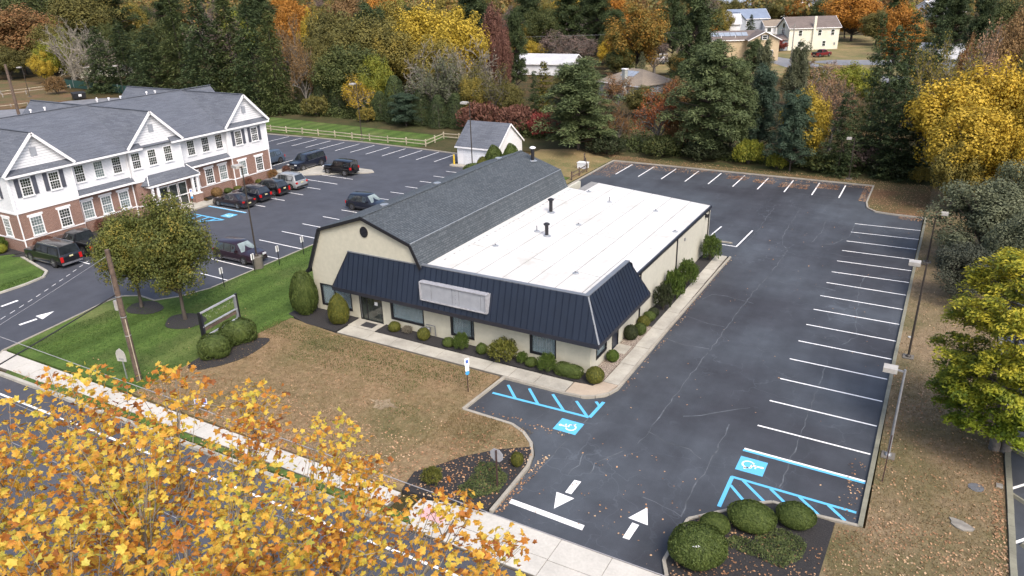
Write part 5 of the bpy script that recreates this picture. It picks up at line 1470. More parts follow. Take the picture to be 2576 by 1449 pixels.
    for s in (1, -1):
        part('headlight', MB().box(xf - .16, xf + .005, s * (Wd * .62) - .17, s * (Wd * .62) + .17, zt_f - .2, zt_f - .06), 'head_clear', t)
        tl_ = spec.get('tl', (.12, .3))
        part('tail_light', MB().box(xr - .012, xr + .14, s * (Wd * .8) - .12, s * (Wd * .8) + .12, zt_r - tl_[1], zt_r - tl_[1] + tl_[1] * .9), 'tail_red', t)
        part('door_mirror', MB().box(spec.get('mx', .1) * L, spec.get('mx', .1) * L + .14, s * (Wd + .02) - .09, s * (Wd + .02) + .09, st[gi[-1]][1] + .03, st[gi[-1]][1] + .2), paint, t)
        part('sill', MB().box(L * -.26, L * .27, s * (Wd + .0) - .015, s * (Wd + .0) + .015, zb + .05, zb + .09), 'chrome' if spec.get('chrome') else 'plastic_dark', t)
        if spec.get('chrome'):
            w = MB(); w.bar((P(gi[0], 4, s)) + Vector((0, s * .01, 0)), (P(gi[-1], 4, s)) + Vector((0, s * .01, 0)), .02, .03); part('window_trim', w, 'chrome', t)
    part('grille', MB().box(xf - .02, xf + .02, -Wd * .4, Wd * .4, .5, zt_f - .14), spec.get('grille', 'plastic_dark'), t)
    part('front_bumper', MB().box(xf - .12, xf + .04, -Wd * .85, Wd * .85, zb + .02, .46), 'plastic_dark', t)
    part('rear_bumper', MB().box(xr - .04, xr + .1, -Wd * .88, Wd * .88, zb + .04, .5), spec.get('rb', 'plastic_dark'), t)
    part('licence_plate', MB().box(xr - .05, xr - .03, -.16, .16, spec.get('pz', .8), spec.get('pz', .8) + .13), 'plate_yellow', t)
    if spec.get('rails'):
        for s in (1, -1):
            i0, i1 = gi[0], gi[-1]
            part('roof_rail', MB().bar(P(i0, 6, s) + Vector((.15, 0, .05)), P(i1, 6, s) + Vector((-.1, 0, .05)), .04, .04), 'chrome', t)
    return t
def suv(L=4.6, W=1.87, H=1.68, r=.36, hood=.98, belt=1.0, **k):
    st = [(0, .62, None, 0, .86), (.015, .98, None, 0, .93), (.04, belt + .03, None, 0, .96), (.115, belt + .04, H - .08, .70, .985), (.32, belt, H, .75, 1), (.50, belt - .01, H + .01, .76, 1), (.605, belt - .02, H - .07, .74, 1),
          (.755, hood + .01, None, 0, 1), (.88, hood - .05, None, 0, .985), (.965, hood - .12, None, 0, .93), (1, .6, None, 0, .84)]
    d = dict(L=L, W=W, r=r, st=st, wx=(.19, .80), mx=.12, tl=(.2, .34)); d.update(k); return d
def big_suv(L=5.5, W=2.05, H=1.92, **k):
    st = [(0, .7, None, 0, .9), (.01, 1.1, None, 0, .95), (.02, 1.18, None, 0, .97), (.05, 1.2, H - .03, .80, .985), (.3, 1.19, H, .81, 1), (.47, 1.18, H, .81, 1), (.62, 1.17, H - .04, .79, 1),
          (.73, 1.16, None, 0, 1), (.88, 1.13, None, 0, .99), (.975, 1.05, None, 0, .95), (1, .65, None, 0, .88)]
    d = dict(L=L, W=W, r=.41, st=st, wx=(.2, .815), mx=.13, tl=(.2, .5), zb=.3, rails=True, chrome=True, pz=.95, rb='chrome'); d.update(k); return d
def sedan(**k):
    st = [(0, .6, None, 0, .84), (.02, .92, None, 0, .93), (.08, .97, None, 0, .97), (.15, 1.0, None, 0, .985), (.30, .98, 1.38, .66, 1), (.44, .96, 1.44, .70, 1), (.57, .94, 1.38, .69, 1),
          (.73, .92, None, 0, 1), (.88, .85, None, 0, .98), (.965, .75, None, 0, .92), (1, .5, None, 0, .82)]
    d = dict(L=4.85, W=1.87, r=.35, st=st, wx=(.185, .80), mx=.11, tl=(.1, .18), zb=.2, chrome=True, pz=.55); d.update(k); return d
def pickup(L=5.9, W=2.03, **k):
    st = [(0, .75, None, 0, .94), (.008, 1.14, None, 0, .97), (.05, 1.16, None, 0, .985), (.36, 1.17, None, 0, .985), (.385, 1.2, 1.86, .77, 1), (.5, 1.2, 1.92, .8, 1), (.62, 1.19, 1.88, .78, 1),
          (.72, 1.18, None, 0, 1), (.88, 1.15, None, 0, .99), (.975, 1.08, None, 0, .95), (1, .7, None, 0, .88)]
    d = dict(L=L, W=W, r=.42, st=st, wx=(.19, .81), mx=.13, tl=(.14, .36), zb=.34, chrome=True, pz=.6, rb='chrome', cat='pickup truck'); d.update(k); return d
def add_bed(t, L, Wd):
    part('truck_bed', MB().box(-L * .48, -L * .15, -Wd * .8, Wd * .8, 1.19, 1.215), 'arch_black', t)
    for s in (1, -1): part('bed_rail', MB().box(-L * .49, -L * .14, s * Wd * .9 - .07, s * Wd * .9 + .07, 1.2, 1.27), 'plastic_dark', t)
    part('tailgate', MB().box(-L * .5 - .01, -L * .49, -Wd * .85, Wd * .85, .7, 1.24), 'plastic_dark', t)

# cars nosed in towards the white building: heading 180 degrees
H180 = math.pi
car('parked_sedan', 'black sedan with chrome window line in the row by the walkway', -65.0, 52.35, H180, 'paint_aubergine', sedan())
car('parked_suv', 'dark navy suv between the black sedan and the black crossover', -65.15, 54.95, H180, 'paint_navy', suv(4.6, 1.84, 1.66, rim='dark_rim'))
car('parked_suv', 'black crossover with tall red tail lights between navy and silver cars', -65.2, 57.75, H180, 'paint_black', suv(4.55, 1.82, 1.66, tl=(.3, .55), chrome=True))
car('parked_suv', 'silver crossover, only pale car in the row by the walkway', -65.5, 60.6, H180, 'paint_silver', suv(4.95, 1.96, 1.76, rails=True, tl=(.15, .22)))
car('parked_suv', 'plum coloured suv parked beside the concrete lamp pier', -51.0, 40.75, 0, 'paint_plum', suv(4.78, 1.93, 1.72, chrome=True, pale_screen=True, grille='chrome'))
car('parked_suv', 'dark blue black crossover half hidden by the barn roof ridge', -50.6, 57.35, 0, 'paint_navy', suv(4.65, 1.84, 1.7, pale_screen=True, rim='dark_rim'))
car('parked_suv', 'large black suv with chrome wheels nearest the street on the left', -65.75, 33.05, H180, 'paint_black', big_suv(5.6, rim='chrome'))
p = car('pickup_truck', 'black pickup truck partly behind the round trees on the left', -66.3, 35.95, H180, 'paint_black', pickup(5.85))
add_bed(p, 5.85, 1.015)
car('parked_suv', 'large dark suv with silver roof rails standing behind the pale island', -70.25, 68.8, R(-90), 'paint_navy', big_suv(5.3, 2.03, 1.9, grille='chrome', pale_screen=False))
car('parked_suv', 'slate blue suv half hidden behind the brick corner', -76.6, 67.9, R(-90), 'paint_slate', suv(5.0, 1.98, 1.77, rim='dark_rim'))
# boxy off-roader
ow = dict(L=4.6, W=1.86, r=.41, zb=.42, wx=(.2, .79), mx=.09, tl=(.08, .3), pz=.9, cat='car',
          st=[(0, .9, None, 0, .86), (.01, 1.16, None, 0, .86), (.03, 1.18, 1.8, .78, .88), (.25, 1.18, 1.84, .79, .88), (.42, 1.17, 1.84, .79, .88), (.58, 1.16, 1.82, .78, .88), (.66, 1.14, None, 0, .88), (.86, 1.1, None, 0, .8), (.955, 1.06, None, 0, .7), (.99, .62, None, 0, .7)])
jp = car('off_roader', 'boxy black off-roader with spare wheel parked on the pale island', -63.9, 68.1, R(180), 'paint_black', ow)
part('spare_wheel', MB().tube([(-2.5, 0, 1.05), (-2.32, 0, 1.05)], .38, 16), 'rubber', jp)
for fx in (-1.38, 1.36):
    for s in (1, -1): part('fender', MB().box(fx - .56, fx + .56, s * .9 - .12, s * .9 + .12, .86, .93), 'plastic_dark', jp)
rd = car('pickup_truck', 'dark red pickup truck before the cream house', -31.7, 223.6, R(60), 'paint_red', pickup(6.0)); add_bed(rd, 6.0, 1.015)

# boat on its trailer in a far garden
bt = thing('trailer_boat', 'small white boat with red stripe on a trailer beyond the pines', 'boat', (-66.2, 195.2, 0), R(15), local=True)
def hull(z0, z1, wd, L):
    m = MB(); s = [(-.5, .9), (-.2, 1), (.15, .9), (.38, .5), (.5, .04)]
    for u, f in s: m.v += [(u * L, -wd * f, z1), (u * L, -wd * f * .6, z0), (u * L, wd * f * .6, z0), (u * L, wd * f, z1)]
    for i in range(4):
        for j in range(3): a = i * 4 + j; m.f.append((a, a + 1, a + 5, a + 4)); m.m.append(0)
        m.f.append((i * 4 + 3, i * 4, i * 4 + 4, i * 4 + 7)); m.m.append(0)
    m.f.append((0, 1, 2, 3)); m.m.append(0)
    return m
part('hull', hull(.7, 1.5, .95, 5), 'paint_white', bt); part('hull_stripe', hull(1.18, 1.3, .97, 5.05), 'paint_red', bt)
part('canopy', MB().box(-1.2, .9, -.85, .85, 2.45, 2.55), 'paint_white', bt)
for x in (-1.1, .8):
    for s in (-.75, .75): part('canopy_post', MB().bar((x, s, 1.45), (x, s, 2.45), .05, .05), 'galvanised', bt)
part('console', MB().box(-.3, .3, -.4, .4, 1.4, 2.0), 'paint_white', bt); part('outboard_motor', MB().box(-2.9, -2.5, -.2, .2, .9, 1.9), 'plastic_dark', bt)
part('trailer', MB().bar((-2, 0, .5), (3.4, 0, .5), .1, .1).box(-.5, .5, -1, 1, .45, .55), 'grey_metal', bt)
for s in (-1, 1): part('wheel', MB().tube([(0, s * 1.0, .3), (0, s * 1.15, .3)], .3, 12), 'rubber', bt)

# ------------------------------------------------------------------ houses beyond the trees
def house(name, label, x, y, rz, sx, sy, wallz, rise, wallm, roofm, over=.4, hip=False):
    """gable or hip roofed box, ridge along its own x axis"""
    t = thing(name, label, 'house', (x, y, 0), rz, local=True)
    part('walls', MB().box(-sx / 2, sx / 2, -sy / 2, sy / 2, 0, wallz), wallm, t)
    m = MB(); X, Y = sx / 2 + over, sy / 2 + over; z0 = wallz - .12 * over; z1 = wallz + rise
    if hip:
        k = max(0, X - Y)
        m.slab([(-X, -Y, z0), (X, -Y, z0), (k, 0, z1), (-k, 0, z1)], .12); m.slab([(-X, Y, z0), (X, Y, z0), (k, 0, z1), (-k, 0, z1)], .12)
        m.slab([(-X, -Y, z0), (-X, Y, z0), (-k, 0, z1)], .12); m.slab([(X, -Y, z0), (X, Y, z0), (k, 0, z1)], .12)
    else:
        for s in (-1, 1): m.slab([(-X, 0, z1), (X, 0, z1), (X, s * Y, z0), (-X, s * Y, z0)], .14)
        g_ = MB()
        for s in (-1, 1):
            q = [(s * sx / 2, -sy / 2, wallz), (s * sx / 2, sy / 2, wallz), (s * sx / 2, 0, wallz + rise - .1)]
            g_.poly(q if s > 0 else q[::-1])
        part('gable', g_, wallm, t)
        w = MB()
        for s in (-1, 1):
            for q in (-1, 1): w.bar((s * (X + .02), 0, z1 - .06), (s * (X + .02), q * Y, z0 - .06), .06, .2)
        part('rake_board', w, 'white_trim', t)
    part('roof', m, roofm, t)
    w = MB()
    for s in (-1, 1): w.box(-X, X, s * Y - .05, s * Y + .05, z0 - .22, z0 - .02)
    part('gutter', w, 'white_trim', t)
    return t
def hwin(t, x, y, z, wd, ht, face, shut=False):
    """window on the 's' (-y), 'n', 'w' or 'e' face of a house, in the house frame"""
    m = {'s': Matrix.Translation((x, y, z)), 'n': Matrix.Translation((x, y, z)) @ Matrix.Rotation(math.pi, 4, 'Z'), 'w': Matrix.Translation((x, y, z)) @ Matrix.Rotation(-math.pi / 2, 4, 'Z'), 'e': Matrix.Translation((x, y, z)) @ Matrix.Rotation(math.pi / 2, 4, 'Z')}[face]
    f = MB(); f.box(-wd / 2 - .1, wd / 2 + .1, -.06, -.003, -.1, 0, M=m).box(-wd / 2 - .1, wd / 2 + .1, -.06, -.003, ht, ht + .1, M=m).box(-wd / 2 - .1, -wd / 2, -.06, -.003, 0, ht, M=m).box(wd / 2, wd / 2 + .1, -.06, -.003, 0, ht, M=m).box(-wd / 2, wd / 2, -.055, -.045, ht / 2 - .03, ht / 2 + .03, M=m)
    o = part('window', f, 'white_trim', t)
    part('pane', MB().box(-wd / 2, wd / 2, -.04, -.003, 0, ht, M=m), 'window_glass', o)
    if shut:
        for s in (-1, 1): part('shutter', MB().box(s * (wd / 2 + .32) - .2, s * (wd / 2 + .32) + .2, -.05, -.003, -.05, ht + .05, M=m), 'shutter_grey', t)
a30 = R(28)
t1 = house('tan_house', 'tan two storey house with brown roof and rooftop solar panels', -53.8, 212.5, a30, 14.5, 8.5, 5.2, 2.0, 'tan_siding', 'brown_shingle')
for k in range(7): part('solar_panel', MB().slab([(-6.8 + k * 1.55, -1.1, 6.85), (-5.35 + k * 1.55, -1.1, 6.85), (-5.35 + k * 1.55, -2.9, 6.05), (-6.8 + k * 1.55, -2.9, 6.05)], .05), 'solar', t1)
hwin(t1, -7.25, .3, 5.4, .7, .9, 'w')
w2_ = MB(); w2_.box(3.2, 11.0, -7.4, -1.0, 0, 5.3); part('wing', w2_, 'tan_siding', t1)
w = MB()
for s in (-1, 1): w.slab([(7.1, -7.9, 7.4), (7.1, 1.0, 7.4), (7.1 + s * 4.4, 1.0, 5.2), (7.1 + s * 4.4, -7.9, 5.2)], .14)
part('wing_roof', w, 'brown_shingle', t1)
w = MB(); w.poly([(3.2, -7.405, 5.3), (11.0, -7.405, 5.3), (7.1, -7.405, 7.25)]); part('gable', w, 'tan_siding', t1)
w = MB()
for s in (-1, 1): w.bar((7.1, -7.92, 7.3), (7.1 + s * 4.4, -7.92, 5.1), .06, .2)
part('rake_board', w, 'white_trim', t1)
hwin(t1, 7.1, -7.41, 5.35, 1.1, 1.0, 's', True); hwin(t1, 5.2, -7.41, 1.2, .9, 1.4, 's'); hwin(t1, 9.0, -7.41, 1.2, .9, 1.4, 's')
for x in (-6, -3.2, .5): part('roof_pipe', MB().cyl(x, -3.4, 5.5, 6.3, .1, 8), 'white_trim', t1)
t2 = house('cream_house', 'cream two storey house with brown roof above the red pickup', -39.5, 246, R(34), 15, 8.6, 6.2, 2.9, 'cream_siding', 'brown_shingle')
for x in (-4.2, 1.6, 5.5): hwin(t2, x, -4.31, 4.0, .95, 1.5, 's')
for x in (-4.2, 3.2): hwin(t2, x, -4.31, 1.0, .9, 1.4, 's')
hwin(t2, -7.51, -.55, 4.3, .8, 1.6, 'w'); hwin(t2, -7.51, .55, 4.3, .8, 1.6, 'w')
part('arched_window', MB().tube([(-7.52, 0, 6.7), (-7.56, 0, 6.7)], .75, 14), 'window_glass', t2)
part('chimney', MB().box(-.6, .1, -4.9, -4.302, 0, 9.3), 'cream_siding', t2)
w = MB(); w.slab([(-12.5, -4.5, 3.0), (-12.5, 4.5, 3.0), (-7.6, 1.5, 4.3), (-7.6, -1.5, 4.3)], .12).slab([(-12.5, -4.5, 3.0), (-7.6, -1.5, 4.3), (-7.6, -4.5, 3.0)], .12); part('porch_roof', w, 'brown_shingle', t2)
part('porch_walls', MB().box(-12, -7.51, -4, 4, 0, 2.95), 'grey_siding', t2)
part('utility_meter', MB().box(6.2, 6.6, -4.4, -4.3, 1.2, 1.9), 'grey_metal', t2)
t3 = house('blue_roof_house', 'grey blue house with blue roof and arched window far off', -71.5, 303, R(35), 14, 10, 5.5, 3.2, 'grey_siding', 'blue_shingle')
part('front_gable', MB().box(-8.5, -3, -8, -4.9, 0, 5.2), 'grey_siding', t3)
w = MB()
for s in (-1, 1): w.slab([(-5.75, -8.4, 8.0), (-5.75, -2, 8.0), (-5.75 + s * 3.2, -2, 5.0), (-5.75 + s * 3.2, -8.4, 5.0)], .14)
part('gable_roof', w, 'blue_shingle', t3)
w = MB(); w.poly([(-8.5, -8.01, 5.2), (-3, -8.01, 5.2), (-5.75, -8.01, 7.8)]); part('gable', w, 'grey_siding', t3)
part('arched_window', MB().tube([(-5.75, -8.02, 4.6), (-5.75, -8.08, 4.6)], .8, 12), 'window_glass', t3); hwin(t3, -5.75, -8.01, 1.5, 1.5, 2.2, 's'); hwin(t3, -1, -5.01, 3, 1, 1.6, 's')
t4 = house('white_rancher', 'low white house with tan roof and porch posts far off', -57.5, 306, R(28), 17, 8.5, 2.9, 2.0, 'white_siding', 'tan_shingle')
for x in (-7, -2, 2.5): hwin(t4, x, -4.26, .9, 1.4, 1.3, 's')
part('porch', MB().box(-5, 6, -6.2, -4.3, 2.6, 2.8), 'white_trim', t4)
for x in (-4.9, -1.3, 2.3, 5.9): part('porch_post', MB().box(x - .1, x + .1, -6.1, -5.9, 0, 2.6), 'white_trim', t4)
t5 = house('solar_house', 'distant pale house with solar panels under the skyline', -100, 395, R(20), 16, 11, 6.0, 4.0, 'white_siding', 'blue_shingle')
for k in range(4): part('solar_panel', MB().slab([(-5 + k * 2.6, -1.2, 9.35), (-2.7 + k * 2.6, -1.2, 9.35), (-2.7 + k * 2.6, -4, 7.4), (-5 + k * 2.6, -4, 7.4)], .06), 'solar', t5)
hwin(t5, -3, -5.51, 3.5, 1.2, 1.6, 's'); hwin(t5, 3, -5.51, 3.5, 1.2, 1.6, 's')
t6 = house('pale_house', 'distant pale gabled house left of the orange tree', -76, 410, R(40), 14, 9, 3.5, 3.4, 'cream_siding', 'pale_shingle')
t7 = house('long_pale_roof', 'long distant house with pale grey roof near the skyline', -72, 470, R(15), 30, 12, 4.5, 3.0, 'white_siding', 'grey_shingle')
t8 = house('skylight_house', 'house with pale roof and skylights above the right hand trees', -10.2, 372, R(55), 16, 14, 4.2, 4.6, 'white_siding', 'pale_shingle')
for x, y in ((-1, -2.5), (2.4, -2.2)): part('skylight', MB().slab([(x, y, 7.3), (x + 1.6, y, 7.3), (x + 1.6, y - 1.6, 6.25), (x, y - 1.6, 6.25)], .08), 'skylight', t8)
t9 = house('white_roof_rancher', 'low white house with pale metal roof behind the middle trees', -88.5, 168.3, R(6), 19, 8, 2.7, 1.9, 'white_siding', 'pale_shingle')
w = MB()
for s in (-1, 1): w.slab([(-5.5, -7.2, 3.9), (-5.5, -1, 3.9), (-5.5 + s * 3, -1, 2.6), (-5.5 + s * 3, -7.2, 2.6)], .1)
part('porch_roof', w, 'pale_shingle', t9); w = MB(); w.poly([(-8.3, -7.1, 2.5), (-2.7, -7.1, 2.5), (-2.7, -7.1, 2.7), (-5.5, -7.1, 3.8), (-8.3, -7.1, 2.7)]); part('porch_gable', w, 'white_siding', t9)
for x in (-8.1, -2.9): part('porch_post', MB().box(x - .09, x + .09, -7.1, -6.9, 0, 2.5), 'white_trim', t9)
t10 = house('chimney_house', 'brown hip roofed house with a stone chimney behind the red tree', -53.0, 141, R(-25), 12, 9, 2.8, 2.3, 'grey_siding', 'tan_shingle', hip=True)
part('chimney', MB().box(1.3, 2.1, -5.3, -4.5, 0, 5.5), 'chimney_stone', t10); part('chimney_cap', MB().box(1.2, 2.2, -5.4, -4.4, 5.5, 5.65), 'white_trim', t10)
for k in range(3): part('solar_panel', MB().slab([(-2 + k * 1.2, -.9, 4.75), (-.9 + k * 1.2, -.9, 4.75), (-.9 + k * 1.2, -2.6, 3.95), (-2 + k * 1.2, -2.6, 3.95)], .05), 'solar', t10)
t11 = house('dark_house', 'dark brown two storey house with one white framed window', -104, 234, R(20), 17, 9, 5.8, 3.0, 'dark_siding', 'brown_shingle')
hwin(t11, 5.2, -4.51, 4.2, 1.1, 1.7, 's')
t12 = house('yellow_cottage', 'small pale yellow gabled cottage behind the hedge conifers', -124, 158, R(30), 8, 6, 2.8, 2.0, 'cream_siding', 'pale_shingle')
t13 = house('brown_cottage', 'low house with brown shingle roof behind the left hedge', -135, 146, R(15), 15, 9, 2.8, 2.2, 'white_siding', 'brown_shingle')
t14 = house('left_bungalow', 'pale bungalow with brown roof seen between the left trees', -201, 128, R(35), 11, 8, 2.9, 1.9, 'cream_siding', 'tan_shingle')
hwin(t14, 0, -4.01, 1, 1.2, 1.2, 's'); hwin(t14, 3.5, -4.01, 1, 1.2, 1.2, 's')
t15 = house('blue_grey_house', 'blue grey roofed house glimpsed above the left spruces', -418, 300, R(50), 13, 10, 5.5, 3.5, 'white_siding', 'blue_shingle')
hwin(t15, 2, -5.01, 3.4, 1.2, 1.6, 's'); hwin(t15, -2.5, -5.01, 3.4, 1.2, 1.6, 's')
t16 = house('grey_roof_house', 'house with pale grey roof behind the thin pink trees on the right', .5, 200, R(-10), 15, 10, 3.2, 2.6, 'grey_siding', 'pale_shingle')
t17 = house('white_gabled_house', 'white house glimpsed through the dark pine at the top', -72, 270, R(20), 12, 9, 5.6, 3.0, 'white_siding', 'pale_shingle')
for (x, y, h, lb) in ((-36.2, 205, 9.5, 'street utility pole before the cream house'), (-80, 290, 10, 'far utility pole before the blue roofed house')):
    q = thing('utility_pole', lb, 'utility pole', (x, y, 0), local=True)
    part('pole', MB().tube([(0, 0, 0), (0, 0, h)], [.18, .14], 8), 'grey_wood', q); part('crossarm', MB().bar((-1, 0, h - .6), (1, 0, h - .6), .1, .1), 'grey_wood', q)
for k in range(3): wire('thin wire crossing above the far street, one of three', [(-140, 172 + k * .3, 6.4 + k * .5), (-36.2, 205, 8.2 + k * .4)], .02) if k == 0 else None
